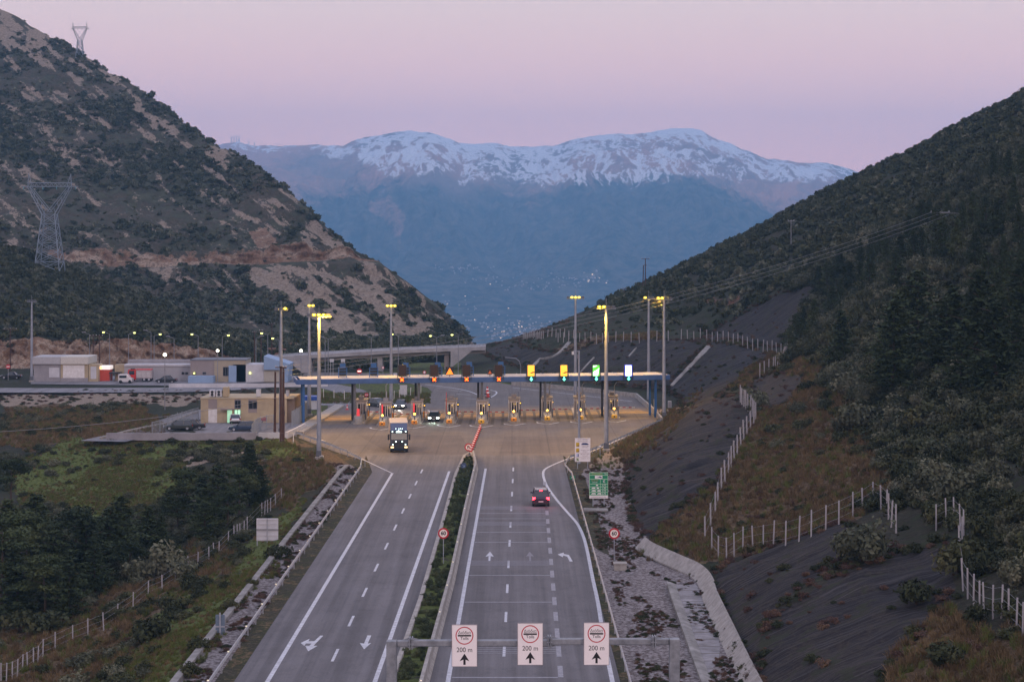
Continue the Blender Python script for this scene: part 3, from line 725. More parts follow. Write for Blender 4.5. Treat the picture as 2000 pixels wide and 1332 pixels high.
# toll line frame: t runs along the canopy (left to right), n towards the back
T0 = G(580, 829).xy if False else Vector((-34.1, 303.0)); T1 = Vector((25.9, 314.0))
TD = (T1-T0).normalized(); TN = Vector((-TD.y, TD.x)); TANG = math.atan2(TD.y, TD.x)
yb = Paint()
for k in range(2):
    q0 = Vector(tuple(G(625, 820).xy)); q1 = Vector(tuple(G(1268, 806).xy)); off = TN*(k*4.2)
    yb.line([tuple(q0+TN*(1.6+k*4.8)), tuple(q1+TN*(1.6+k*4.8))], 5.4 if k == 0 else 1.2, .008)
ybo = yb.build('road_marking', M_YELLOWBAND); tag(ybo, kind='structure')  # yellow-brown bands across the toll lanes, one wide and one narrow
dk = Paint(); dk.poly(gx([(770,888),(915,887),(912,868),(900,850),(700,850),(735,870)]), .003); dk.poly(gx([(975,887),(1112,884),(1130,866),(1118,852),(985,852)]), .003)
tag(dk.build('plaza_patch', road_material('older_plaza_slab', (.122,.108,.105), True, .1)), kind='structure')
sk = Paint()
for px_, py_, v in NOSES[:-1]:
    c = G(px_+32, py_-4)
    for dx, w_ in ((-.85,.5),(.75,.45)): sk.line([(c.x+dx, c.y-4), (c.x+dx*1.02+.04, c.y+9), (c.x+dx, c.y+20)], w_, .012)
tag(sk.build('tyre_marks', mat('tyre_rubber_stain', (.085,.072,.055), .8, var=.35, scale=.6)), kind='structure')
# ---- median: planted strip between a low kerb wall (left) and a concrete barrier (right)
mL = gx([z7(1148,1332), z7(1300,900), z7(1420,480), z7(1495,200), z7(1545,95)]); mR = gx([z7(1345,1250), z7(1470,780), z7(1550,400), z7(1605,160), z7(1592,95)])
mL = [ext(mL[1], mL[0], 35)] + mL; mR = [ext(mR[1], mR[0], 35)] + mR
n_ = 60
def along(pts, n):
    p = np.array(pts, float); d = np.concatenate([[0], np.cumsum(np.linalg.norm(np.diff(p, axis=0), axis=1))]); t = np.linspace(0, d[-1], n)
    return np.stack([np.interp(t, d, p[:, 0]), np.interp(t, d, p[:, 1])], 1)
La, Ra = along(mL, n_), along(mR, n_)
gm = np.stack([np.stack([La[:,0]+(Ra[:,0]-La[:,0])*t, La[:,1]+(Ra[:,1]-La[:,1])*t, np.full(n_, .18)], 1) for t in np.linspace(0, 1, 8)], 1)
zc = np.zeros(gm.shape[:2]+(4,)); zc[..., 2] = .6; zc[...,1] = .3
o = grid_mesh('median_soil', gm, M_VERGE, {'zone': zc, 'zone2': np.zeros_like(zc)}, bvh=False)
def wall_along(pts, prof):    # prof: closed cross-section (across, z)
    secs = []
    V = [Vector((x, y)) for x, y in pts]
    for i, p in enumerate(V):
        d = (V[min(i+1, len(V)-1)]-V[max(i-1, 0)]).normalized(); nn = Vector((-d.y, d.x))
        secs.append([(p.x+nn.x*a_, p.y+nn.y*a_, z) for a_, z in prof])
    return secs
mb = MB(); mb.loft(wall_along(mL, [(-.18,-.02),(.18,-.02),(.16,.42),(-.16,.42)][::-1]))
o = mb.build('kerb_wall', M_CONC); tag(o, 'low concrete kerb wall along the left side of the planted median', 'kerb wall')
jersey = [(-.34,-.02),(.34,-.02),(.34,.08),(.16,.34),(.12,.92),(-.12,.92),(-.16,.34),(-.34,.08)]
br_ = thing('concrete_barrier', 'sloped concrete safety barrier along the right side of the planted median', 'barrier', (0,0,0))
MB().loft(wall_along(mR, jersey[::-1])).build('barrier_wall', M_CONC, br_)
m_refl = mat('reflector_glass', (.8,.75,.6), .3, var=.05, emit=(.9,.75,.45), es=.5)
Rb = along(mR, 40)
for x, y in Rb[3:-3:2]:
    MB().lathe([(0,0),(.05,.0),(.05,.06),(0,.07)], 8).build('reflector', m_refl, br_, loc=(x, y, .92))
# end block where the median narrows at the toll plaza
tipL, tipR = mL[-1], mR[-1]; tp = G(918, 888)
mb = MB(); mb.loft(wall_along([tipL, tuple(tp.xy)], [(-.15,-.02),(.15,-.02),(.12,.4),(-.12,.4)][::-1])); mb.loft(wall_along([tipR, tuple(tp.xy)], [(-.15,-.02),(.15,-.02),(.12,.4),(-.12,.4)][::-1]))
o = mb.build('median_nose', M_CONC); tag(o, 'pale concrete kerb forming the pointed toll end of the median', 'kerb')
polysheet('median_soil', [tipL, tuple(tp.xy), tipR], .17, M_VERGE)
# stone kerb and drain on the outside of the left guardrail
kp = [(-21.6, 40), (-21.6, 120), (-21.5, 180), (-21.3, 236), (-21.0, 243)]
o = MB().loft(wall_along(kp, [(-.25,-.05),(.25,-.05),(.25,.34),(-.25,.34)][::-1])).build('kerb', M_CONCD); tag(o, 'straight grey concrete kerb between the green bank and the stone strip', 'kerb')

# ---- guard rails
M_GALV = mat('galvanised_steel', (.40,.43,.48), .5, .35, var=.2, scale=2, dirt=(.28,.29,.31))
M_GALVP = mat('galvanised_post', (.36,.37,.39), .5, .6, var=.2, scale=3)
def guardrail(label, pts, spacing=4.0, lamps=False, h=.75, side=1, cap=100):
    t = thing('guardrail', label, 'guardrail', (0,0,0))
    wprof = [(0,h-.31),(.02,h-.31),(.07,h-.25),(.07,h-.2),(.02,h-.155),(.07,h-.11),(.07,h-.05),(.02,h),(0,h),(.03,h-.06),(.03,h-.11),(-.01,h-.155),(.03,h-.2),(.03,h-.25)]
    wprof = [(a_*side, z) for a_, z in wprof]
    if side < 0: wprof = wprof[::-1]
    L = along(pts, max(2, int(len(pts)*3)))
    MB().loft(wall_along([tuple(p) for p in L], wprof)).build('rail', M_GALV, t)
    p = np.array(pts, float); tot = np.linalg.norm(np.diff(p, axis=0), axis=1).sum()
    nn = min(cap, max(2, int(tot/spacing)))
    first = None
    for x, y in along(pts, nn):
        if first is None:
            first = MB().box(-.05,.05,-.04,.04,-.2,h-.05).build('post', M_GALVP, t, loc=(x, y, 0))
        else: dup(first, loc=(x, y, 0), parent=t)
    return t
lg = [(-19.2,40),(-19.15,123),(-19.0,180),(-18.95,240)] + [tuple(G(x, y).xy) for x, y in ((715,912),(700,900),(660,882),(620,867),(578,852))]
glr = guardrail('long steel guardrail on the left edge of the oncoming carriageway', lg, side=-1)
for x, y in along([(-19.2,60),(-19.05,240)], 22):
    MB().lathe([(0,0),(.07,.0),(.07,.06),(0,.08)], 8).build('reflector', m_refl, glr, loc=(x+.03, y, .76))
rg = [(7.35,40),(7.55,110),(7.5,124),(7.4,180),(7.3,236)] + [tuple(G(x, y).xy) for x, y in ((1104,921),(1103,908),(1112,901))]
guardrail('steel guardrail beside the gravel on the right edge of the approach lanes', rg, side=1)
guardrail('steel guardrail along the right rim of the toll plaza', [tuple(G(x, y).xy) for x, y in ((1112,901),(1150,888),(1187,873),(1240,850),(1292,827))], side=1, spacing=2)
o = MB().loft(wall_along([tuple(G(x, y).xy) for x, y in ((1293,826),(1276,806),(1243,777),(1150,766),(1000,752))], [(-.2,-.05),(.2,-.05),(.15,.85),(-.15,.85)][::-1])).build('parapet_wall', M_CONC)
tag(o, 'low pale concrete parapet curving behind the toll lanes under the netted slope', 'wall')
# raised walkway on the left of the toll lanes
q = [G(x, y) for x, y in ((592,848),(672,795),(655,793),(566,846))]
mb = MB(); mb.add([v+Vector((0,0,-.02)) for v in q]+[v+Vector((0,0,.35)) for v in q], [(0,3,2,1),(4,5,6,7),(0,1,5,4),(1,2,6,5),(2,3,7,6),(3,0,4,7)])
o = mb.build('walkway', M_CONC); tag(o, kind='structure')
# ---- concrete drain between the gravel and the cut slope
def drain(label, path, prof, m):
    o = MB().loft(wall_along(curve(path, 6), prof[::-1])).build('drainage_channel', m); tag(o, label, 'drain'); return o
dp = [(13.5,96),(13.6,110),(13.7,123),(13.95,137),(14.2,150),(14.4,158)]
fl = thing('drainage_channel', 'stepped concrete drainage channel between the gravel and the netted slope', 'drain')
MB().loft(wall_along(curve(dp, 6), [(-.85,.02),(-.85,.10),(.85,.10),(.85,.02)])).build('channel_floor', mat('channel_floor_concrete', (.26,.25,.26), .8, var=.4, scale=.7, dirt=(.12,.115,.115)), fl)
MB().loft(wall_along(curve(dp, 6), [(.852,.0),(.852,.14),(1.35,.34),(1.6,.34),(1.6,.0)])).build('channel_wall', M_CONCD, fl)
MB().loft(wall_along(curve(dp[:-1]+[(14.5,156),(14.3,161.5),(13.0,166.5),(11.2,173),(10.6,177)], 6), [(-.852,.0),(-1.2,-.1),(-1.95,1.0),(-1.75,1.15),(-.852,.14)])).build('channel_wall', M_CONC, fl)
for y in np.arange(100, 156, 2.4):
    x = np.interp(y, [p[1] for p in dp], [p[0] for p in dp]); MB().box(-.84,.84,-.04,.04,0,.03).build('joint', M_CONCD, fl, loc=(x, y, .10))
# ================================================================== VEGETATION
def leaf_mat(name, c0, c1, c2):
    m = bpy.data.materials.new(name); m.use_nodes = True
    n, l = m.node_tree.nodes, m.node_tree.links
    b = n['Principled BSDF']; b.inputs['Roughness'].default_value = .8; b.inputs['Specular IOR Level'].default_value = .2
    oi = n.new('ShaderNodeObjectInfo'); t = n.new('ShaderNodeTexCoord'); nz = n.new('ShaderNodeTexNoise')
    nz.inputs['Scale'].default_value = 1.7; nz.inputs['Detail'].default_value = 5; l.new(t.outputs['Object'], nz.inputs['Vector'])
    r = n.new('ShaderNodeValToRGB'); e = r.color_ramp.elements; e[0].position = .0; e[0].color = (*c0, 1); e[1].position = 1.0; e[1].color = (*c2, 1); k = e.new(.55); k.color = (*c1, 1)
    a = n.new('ShaderNodeMath'); a.operation = 'MULTIPLY_ADD'; a.inputs[1].default_value = .6; l.new(oi.outputs['Random'], a.inputs[0])
    s = n.new('ShaderNodeMapRange'); s.inputs[1].default_value = .3; s.inputs[2].default_value = .7; s.inputs[3].default_value = -.1; s.inputs[4].default_value = .5
    l.new(nz.outputs['Fac'], s.inputs[0]); l.new(s.outputs[0], a.inputs[2]); l.new(a.outputs[0], r.inputs[0]); l.new(r.outputs[0], b.inputs['Base Color'])
    return m
M_CONIF = leaf_mat('conifer_foliage', (.018,.030,.012), (.042,.060,.022), (.085,.098,.034))
M_OLIVE = leaf_mat('grey_green_foliage', (0.0501,0.0567,0.0333), (0.1073,0.1148,0.0705), (0.2003,0.1958,0.1283))
M_SCRUB = leaf_mat('dark_scrub_foliage', (0.02,0.027,0.0115), (0.0429,0.0513,0.0218), (0.093,0.0918,0.041))
M_RUSSET = leaf_mat('russet_foliage', (0.0501,0.0297,0.0231), (0.1073,0.0607,0.0449), (0.1717,0.1148,0.0641))
M_STRAW = leaf_mat('dry_grass', (0.0731,0.0517,0.024), (0.1585,0.1092,0.0546), (0.2682,0.1955,0.0983))
M_GRASS = leaf_mat('green_grass', (.05,.065,.014), (.11,.135,.03), (.17,.18,.06))
M_HEDGE = leaf_mat('oleander_foliage', (0.0286,0.0432,0.0192), (0.0644,0.081,0.0359), (0.1288,0.135,0.0641))
M_BARK = mat('bark', (.07,.052,.04), .95, var=.4, scale=4, bump=.5)

def cards(cen, nrm, size, rnd, aspect=.55):
    """small quads at the given centres"""
    n = len(cen)
    u = np.cross(nrm, rnd.normal(size=(n, 3))); u /= np.linalg.norm(u, axis=1)[:, None]+1e-9
    w = np.cross(nrm, u); w /= np.linalg.norm(w, axis=1)[:, None]+1e-9
    s = size[:, None] if np.ndim(size) else size
    return np.stack([cen-u*s, cen-w*s*aspect, cen+u*s, cen+w*s*aspect], 1)
def quad_mesh(name, Q, m):
    n = len(Q); me = bpy.data.meshes.new(name)
    me.vertices.add(n*4); me.vertices.foreach_set('co', Q.reshape(-1).astype(np.float32))
    me.loops.add(n*4); me.loops.foreach_set('vertex_index', np.arange(n*4, dtype=np.int32))
    me.polygons.add(n); me.polygons.foreach_set('loop_start', (np.arange(n)*4).astype(np.int32))
    me.update(calc_edges=True); me.materials.append(m); return me
def bush_mesh(name, m, seed, n=700, lumps=9, h=.8, leaf=.09, tall=1.0):
    r = np.random.default_rng(seed)
    C = r.normal(size=(lumps, 3)); C /= np.linalg.norm(C, axis=1)[:, None]; C *= r.uniform(.25, .62, (lumps, 1)); C[:, 2] = np.abs(C[:, 2])*h*tall*1.1+.22
    rad = r.uniform(.26, .5, lumps)
    k = r.integers(0, lumps, n); d = r.normal(size=(n, 3)); d /= np.linalg.norm(d, axis=1)[:, None]
    cen = C[k] + d*rad[k][:, None]*(r.uniform(.55, 1.08, (n, 1)))*np.array([1, 1, .85*tall])
    cen[:, 2] = np.maximum(cen[:, 2], .02)
    nr = d + r.normal(size=(n, 3))*.55; nr /= np.linalg.norm(nr, axis=1)[:, None]
    return quad_mesh(name, cards(cen, nr, r.uniform(.6, 1.4, n)*leaf, r), m)
def conifer_mesh(name, m, seed, n=3000, H=1.0, spread=.2, shape=.9, leaf=.022):
    """unit height crown made of drooping branch sprays"""
    r = np.random.default_rng(seed); Q = []
    nb = 85
    for i in range(nb):
        z = .08 + .9*(i/nb)**.92
        rad = spread*(1-((z-.08)/.95)**shape)*r.uniform(.4, 1.3) + .015
        th = i*2.399+r.uniform(-.4, .4); lift = r.uniform(-.05, .45)
        k = int(n/nb*(.35+1.3*(1-z)))
        t = r.uniform(.1, 1, k)**.7
        c = np.stack([np.cos(th)*rad*t, np.sin(th)*rad*t, z + lift*rad*t], 1)
        c += r.normal(size=(k, 3))*np.array([.018, .018, .012])*(1.25-z)*1.3
        nr = r.normal(size=(k, 3)); nr[:, 2] += .8; nr /= np.linalg.norm(nr, axis=1)[:, None]
        Q.append(cards(c, nr, r.uniform(.6, 1.5, k)*leaf, r, .5))
    Q = np.concatenate(Q); return quad_mesh(name, Q, m)
def pine_mesh(name, m, seed, n=3600):      # umbrella-ish pine, several foliage pads on limbs
    r = np.random.default_rng(seed); Q = []; L = 14
    for i in range(L):
        z = r.uniform(.42, .95); rad = (.34*(1.05-z)+.10)*r.uniform(.4, 1.1); th = i*2.4
        c0 = np.array([np.cos(th)*rad, np.sin(th)*rad, z]); k = n//L
        d = r.normal(size=(k, 3)); d /= np.linalg.norm(d, axis=1)[:, None]
        c = c0 + d*np.array([.135, .135, .065])*r.uniform(.4, 1.1, (k, 1))
        nr = d+r.normal(size=(k, 3))*.6; nr /= np.linalg.norm(nr, axis=1)[:, None]
        Q.append(cards(c, nr, r.uniform(.6, 1.4, k)*.018, r, .5))
    return quad_mesh(name, np.concatenate(Q), m)
def trunk_mesh(name, seed, limbs=7, top=.92, r0=.018, low=.3):
    r = np.random.default_rng(seed); mb = MB(); p = Vector((0, 0, -.03)); prev = r0
    for k in range(5):
        q = Vector((r.normal()*.008, r.normal()*.008, -.03+(top+.03)*(k+1)/5)); rr = r0*(1-(k+1)/5.4); mb.bar(p, q, prev, rr, 7, False); p, prev = q, rr
    for i in range(limbs):
        z = low+(top-low)*(i+.5)/limbs; th = i*2.4; L = .22*(1.05-z)+.05
        mb.bar((0, 0, z), (math.cos(th)*L, math.sin(th)*L, z+L*.45), r0*.35, r0*.12, 5, False)
    me = bpy.data.meshes.new(name); me.from_pydata(mb.v, [], mb.f); me.polygons.foreach_set('use_smooth', [True]*len(mb.f)); me.materials.append(M_BARK); return me

CON = [conifer_mesh('crown', M_CONIF, 100+i, 3600, spread=[.17,.21,.24,.19][i], shape=[.9,1.5,2.0,1.2][i], leaf=.019) for i in range(4)]
PIN = [pine_mesh('crown', M_CONIF, 120+i) for i in range(2)]
CTR = [trunk_mesh('trunk', 140+i) for i in range(3)]
PTR = [trunk_mesh('trunk', 150+i, 10, .85, .022, .35) for i in range(2)]
B_SCR = [bush_mesh('foliage', M_SCRUB, 200+i, 750) for i in range(4)]
B_OLI = [bush_mesh('foliage', M_OLIVE, 210+i, 900, 11, 1.0, .085, 1.25) for i in range(3)]
B_RUS = [bush_mesh('foliage', M_RUSSET, 220+i, 420, 8, .7, .08) for i in range(2)]
B_HED = [bush_mesh('foliage', M_HEDGE, 230+i, 700, 9, .9, .08, 1.1) for i in range(3)]
def tuft_mesh(name, m, seed, n=46):
    r = np.random.default_rng(seed); th = r.uniform(0, 6.28, n); rad = r.uniform(0, .45, n)
    x, y = np.cos(th)*rad, np.sin(th)*rad; h = r.uniform(.35, 1, n); dx, dy = r.normal(size=n)*.25, r.normal(size=n)*.25; w = .035
    a = r.uniform(0, 6.28, n); ux, uy = np.cos(a)*w, np.sin(a)*w
    Q = np.stack([np.stack([x-ux, y-uy, x*0-.03], 1), np.stack([x+ux, y+uy, x*0-.03], 1), np.stack([x+dx+ux*.3, y+dy+uy*.3, h], 1), np.stack([x+dx-ux*.3, y+dy-uy*.3, h*.95], 1)], 1)
    return quad_mesh(name, Q, m)
TU_D = [tuft_mesh('tuft', M_STRAW, 240+i) for i in range(2)]
TU_G = [tuft_mesh('tuft', M_GRASS, 250+i) for i in range(2)]
def low_mesh(name, m, seed, n=110):        # coarse scrub clump for far slopes
    return bush_mesh(name, m, seed, n, 6, .75, .24)
F_SCR = [low_mesh('clump', M_SCRUB, 260+i) for i in range(4)]
F_OLI = [low_mesh('clump', M_OLIVE, 270+i) for i in range(2)]

def proto_coll(name, meshes):
    c = bpy.data.collections.new(name)
    for i, me in enumerate(meshes):
        o = bpy.data.objects.new('%s_%02d' % (name, i), me); c.objects.link(o)
    return c
def scatter_stuff(name, pts, scales, coll, nvar, label=None, rx=None):
    """one object: a cloud of points that carries instances of the plants in coll"""
    n = len(pts); me = bpy.data.meshes.new(name); me.vertices.add(n); me.vertices.foreach_set('co', np.asarray(pts, np.float32).reshape(-1))
    rot = np.zeros((n, 3), np.float32); rot[:, 2] = rng.uniform(0, 6.28, n); rot[:, 0] = rng.normal(0, .08, n)
    a = me.attributes.new('sc', 'FLOAT_VECTOR', 'POINT'); a.data.foreach_set('vector', np.asarray(scales, np.float32).reshape(-1))
    a = me.attributes.new('rot', 'FLOAT_VECTOR', 'POINT'); a.data.foreach_set('vector', rot.reshape(-1))
    a = me.attributes.new('idx', 'INT', 'POINT'); a.data.foreach_set('value', rng.integers(0, nvar, n).astype(np.int32))
    o = bpy.data.objects.new(name, me); COL.objects.link(o); tag(o, kind='stuff')
    ng = bpy.data.node_groups.new(name, 'GeometryNodeTree')
    ng.interface.new_socket('Geometry', in_out='INPUT', socket_type='NodeSocketGeometry'); ng.interface.new_socket('Geometry', in_out='OUTPUT', socket_type='NodeSocketGeometry')
    N, L = ng.nodes, ng.links
    gi, go = N.new('NodeGroupInput'), N.new('NodeGroupOutput'); ip = N.new('GeometryNodeInstanceOnPoints'); ci = N.new('GeometryNodeCollectionInfo')
    ci.inputs['Collection'].default_value = coll; ci.inputs['Separate Children'].default_value = True; ci.inputs['Reset Children'].default_value = True
    ip.inputs['Pick Instance'].default_value = True
    def at(nm, ty):
        q = N.new('GeometryNodeInputNamedAttribute'); q.data_type = ty; q.inputs['Name'].default_value = nm; return [s for s in q.outputs if s.enabled and s.name == 'Attribute'][0]
    L.new(gi.outputs[0], ip.inputs['Points']); L.new(ci.outputs[0], ip.inputs['Instance'])
    L.new(at('idx', 'INT'), ip.inputs['Instance Index']); L.new(at('rot', 'FLOAT_VECTOR'), ip.inputs['Rotation']); L.new(at('sc', 'FLOAT_VECTOR'), ip.inputs['Scale'])
    L.new(ip.outputs[0], go.inputs[0])
    md = o.modifiers.new('plants', 'NODES'); md.node_group = ng
    return o
def sample_grid(A, dens, n, seed=0):
    """random surface points of grid A, weighted by density per image area x dens"""
    r = np.random.default_rng(seed)
    P00, P10, P01 = A[:-1,:-1], A[:-1,1:], A[1:,:-1]
    area = np.linalg.norm(np.cross(P10-P00, P01-P00), axis=2)
    w = (area*dens[:-1,:-1]).reshape(-1); w = np.maximum(w, 0); w /= w.sum()
    k = r.choice(len(w), n, p=w); i, j = np.divmod(k, A.shape[1]-1); u, v = r.uniform(size=n)[:, None], r.uniform(size=n)[:, None]
    return A[i,j]*(1-u)*(1-v)+A[i,j+1]*u*(1-v)+A[i+1,j]*(1-u)*v+A[i+1,j+1]*u*v, i, j
def view_mask(A, mx=150):
    px, py = project(A); return ((px > -mx*2) & (px < 2000+mx*2) & (py < 1332+mx*3)).astype(float)

C_SCR = proto_coll('scrub_kinds', B_SCR+B_OLI[:1]); C_FAR = proto_coll('far_scrub_kinds', F_SCR+F_OLI[:1])
C_DRY = proto_coll('dry_tuft_kinds', TU_D+TU_D+TU_G[:1]); C_GRN = proto_coll('green_tuft_kinds', TU_G+TU_D[:1]); C_RUS = proto_coll('russet_kinds', B_RUS+B_SCR[:1])
C_HED = proto_coll('hedge_kinds', B_HED); C_FOR = proto_coll('forest_kinds', F_SCR+F_OLI)
# right hillside
A = RA; net = RZ[...,0]; brn = RZ[...,1]; px, py = project(A)
wooded = np.clip((RU[None,:]-3.7), 0, 1)*(1-net)*(1-.93*np.clip(brn*1.5, 0, 1))*view_mask(A)
near = (A[...,1] < 400)
clump = np.clip(.7+fbm(A[...,0]*.04, A[...,1]*.04, 4, 301)*1.2, .35, 1.4)
pts, i, j = sample_grid(A, wooded*near*clump, 7600, 1)
s = rng.uniform(.6, 1.9, len(pts))*np.interp(pts[:,1], [100,250,400], [.85,1.05,1.2]); scatter_stuff('hillside_scrub', pts-[0,0,.12], np.stack([s, s, s*rng.uniform(.7,1.2,len(pts))], 1), C_SCR, 5)
pts, i, j = sample_grid(A, wooded*(~near)*(A[...,1] < 700), 9000, 2)
s = rng.uniform(.8, 2.1, len(pts)); scatter_stuff('hillside_scrub', pts-[0,0,.2], np.stack([s, s, s*rng.uniform(.7,1.15,len(pts))], 1), C_FAR, 5)
lower = (1-net)*np.clip((3.9-RU[None,:]), 0, 1)*(RU[None,:] > 1.05)*view_mask(A)*(A[...,1] > 240)*(A[...,1] < 640)
pts, i, j = sample_grid(A, lower*clump, 900, 3)
s = rng.uniform(.3, .9, len(pts)); scatter_stuff('slope_scrub', pts-[0,0,.05], np.stack([s, s, s*.8], 1), C_RUS, 3)
pts, i, j = sample_grid(A, (brn > .3)*(1-net)*view_mask(A)*(A[...,1] < 420), 9000, 4)
s = rng.uniform(.25, .75, len(pts)); scatter_stuff('dry_grass', pts, np.stack([s, s, s], 1), C_DRY, 5)
pts, i, j = sample_grid(A, (brn > .25)*(1-net)*view_mask(A)*(A[...,1] < 420)*clump, 420, 5)
s = rng.uniform(.3, .8, len(pts)); scatter_stuff('russet_scrub', pts-[0,0,.05], np.stack([s, s, s*.8], 1), C_RUS, 3)
pts, i, j = sample_grid(A, ((A[...,1] > 240)&(A[...,1] < 335))*(RU[None,:] < 1.8)*(RU[None,:] > .1)*1.0, 600, 44)
s = rng.uniform(.2, .6, len(pts)); scatter_stuff('dry_grass', pts, np.stack([s, s, s], 1), C_DRY, 5)
# weeds that poke through the netting, thickest along its rims
rim = (net > .08)*(net < .8)
pts, i, j = sample_grid(A, (rim*1.0+(net > .5)*.035)*view_mask(A)*(A[...,1] < 500)*(RU[None,:] > 1.02), 2600, 6)
s = rng.uniform(.2, .75, len(pts)); scatter_stuff('netting_weeds', pts-[0,0,.05], np.stack([s, s, s*.8], 1), C_RUS, 3)
# gravel strip weeds
pts, i, j = sample_grid(A, RZ[...,3]*(fbm(A[...,0]*.5, A[...,1]*.16, 3, 311) > .0)*(A[...,1] > 100)*(A[...,0] > 8), 3000, 7)
s = rng.uniform(.08, .36, len(pts)); scatter_stuff('gravel_weeds', pts-[0,0,.02], np.stack([s, s, s*.75], 1), C_RUS, 3)
# left ground
A = LA; px, py = project(A); grn = LZ[...,2]; br = LZ[...,1]
vm = view_mask(A)
pts, i, j = sample_grid(A, (grn > .25)*vm*(A[...,1] < 300)*np.clip(.45+fbm(A[...,0]*.2, A[...,1]*.1, 4, 322)*2.2, .15, 1), 13000, 8)
s = rng.uniform(.15, .42, len(pts)); scatter_stuff('green_grass', pts, np.stack([s, s, s*.8], 1), C_GRN, 3)
pts, i, j = sample_grid(A, (br > .25)*(grn < .2)*vm*(A[...,1] < 345)*(LU[None,:] > 1.1), 8000, 9)
s = rng.uniform(.25, .7, len(pts)); scatter_stuff('dry_grass', pts, np.stack([s, s, s], 1), C_DRY, 5)
hollow = vm*(A[...,1] < 345)*(LU[None,:] > 1.95)*(1-.72*(grn > .25))*np.clip(fbm(A[...,0]*.07, A[...,1]*.07, 4, 321)*2+.55, .04, 1)*(~((A[...,1] > 283) & (A[...,0] > -66)))*(1-.6*(br>.3))
pts, i, j = sample_grid(A, hollow, 2600, 10)
s = rng.uniform(.4, 1.3, len(pts)); scatter_stuff('embankment_scrub', pts-[0,0,.08], np.stack([s, s, s*.85], 1), C_SCR, 5)
pts, i, j = sample_grid(A, vm*(A[...,1] > 345)*(A[...,1] < 375)*(LU[None,:] > 1), 500, 11)
s = rng.uniform(.3, .8, len(pts)); scatter_stuff('roadside_scrub', pts-[0,0,.05], np.stack([s, s, s*.7], 1), C_RUS, 3)
pts, i, j = sample_grid(A, vm*(A[...,1] > 443)*(A[...,1] < 600)*(1-.35*(LU[None,:] < 3.2)), 6500, 12)
s = rng.uniform(.8, 2.0, len(pts)); scatter_stuff('knoll_scrub', pts-[0,0,.2], np.stack([s, s, s*.95], 1), C_FOR, 6)
pts, i, j = sample_grid(A, LZ[...,3]*(fbm(A[...,0]*.8, A[...,1]*.25, 3, 331) > .0)*(A[...,1] > 100), 1100, 13)
s = rng.uniform(.08, .3, len(pts)); scatter_stuff('gravel_weeds', pts, np.stack([s, s*2, s], 1), C_RUS, 3)
# big rocky hill
A = BA; px, py = project(A); vm = view_mask(A)
bare = np.clip(BZ2[...,0]+BZ2[...,1], 0, 1)
cov = vm*(BV[:,None] < 9.1)*(A[...,1] > 600)*np.clip(1.02-bare*1.75, .03, 1)*np.clip(.7+fbm(A[...,0]*.02, A[...,2]*.05+A[...,1]*.01, 5, 341)*2.2, .04, 1.5)*(1-.9*((BV[:,None] > 1.9)&(BV[:,None] < 3.1)))
pts, i, j = sample_grid(A, cov, 26000, 14)
s = rng.uniform(.7, 1.6, len(pts))*rng.choice([1,1,1,1.9], len(pts)); scatter_stuff('mountainside_scrub', pts-[0,0,.35], np.stack([s, s, s*rng.uniform(.6,1.1,len(pts))], 1), C_FOR, 6)
# verge island behind the toll and left of it
q = rng.uniform(size=(2600, 2)); pv = np.array([tuple(G(610+q_[0]*230, 768+q_[1]*20)) for q_ in q])
s = rng.uniform(.15, .45, len(pv)); scatter_stuff('green_grass', pv, np.stack([s, s, s], 1), C_GRN, 3)
# oleander hedge in the median
t = rng.uniform(0, 1, 520); u = rng.uniform(.12, .88, 520); La_, Ra_ = along(mL, 200), along(mR, 200); k = (t*199).astype(int)
pv = La_[k]*(1-u)[:, None]+Ra_[k]*u[:, None]; pv = np.concatenate([pv, np.full((520, 1), .1)], 1)
wd = np.linalg.norm(Ra_[k]-La_[k], axis=1); s = rng.uniform(.35, .7, 520)*np.clip(wd/2.6, .35, 1)
scatter_stuff('median_hedge', pv, np.stack([s, s, s*1.1], 1), C_HED, 3)

# ---- trees one can tell apart
def tree(name, label, cat, crown, trunk, loc, h, rz, w=1.0, group=None):
    t = thing(name, label, cat, loc, rz, group)
    for me, nm in ((trunk, 'trunk'), (crown, 'crown')):
        o = bpy.data.objects.new(nm, me); COL.objects.link(o); o.parent = t; o.scale = (h*w, h*w, h)
    return t
def hit(px_, py_):       # where the sight line through a photo pixel meets the terrain
    d = (P(px_, py_, 1000)-Vector((0, 0, CH))).normalized(); best = None
    for nme, (A_, b_) in TERR.items():
        h_ = b_.ray_cast(Vector((0, 0, CH)), d)
        if h_[0] is not None and (best is None or h_[3] < best[1]): best = (h_[0], h_[3])
    return best[0] if best else None
def plant_at(px_, py_top, Y):      # foot on the terrain at distance Y under pixel column px_, height so that the top shows at py_top
    X = (px_-CX)*Y/F; z = gz(X, Y); top = CH-(py_top-HY)*Y/F
    return Vector((X, Y, z-.1)), max(2.0, top-z)
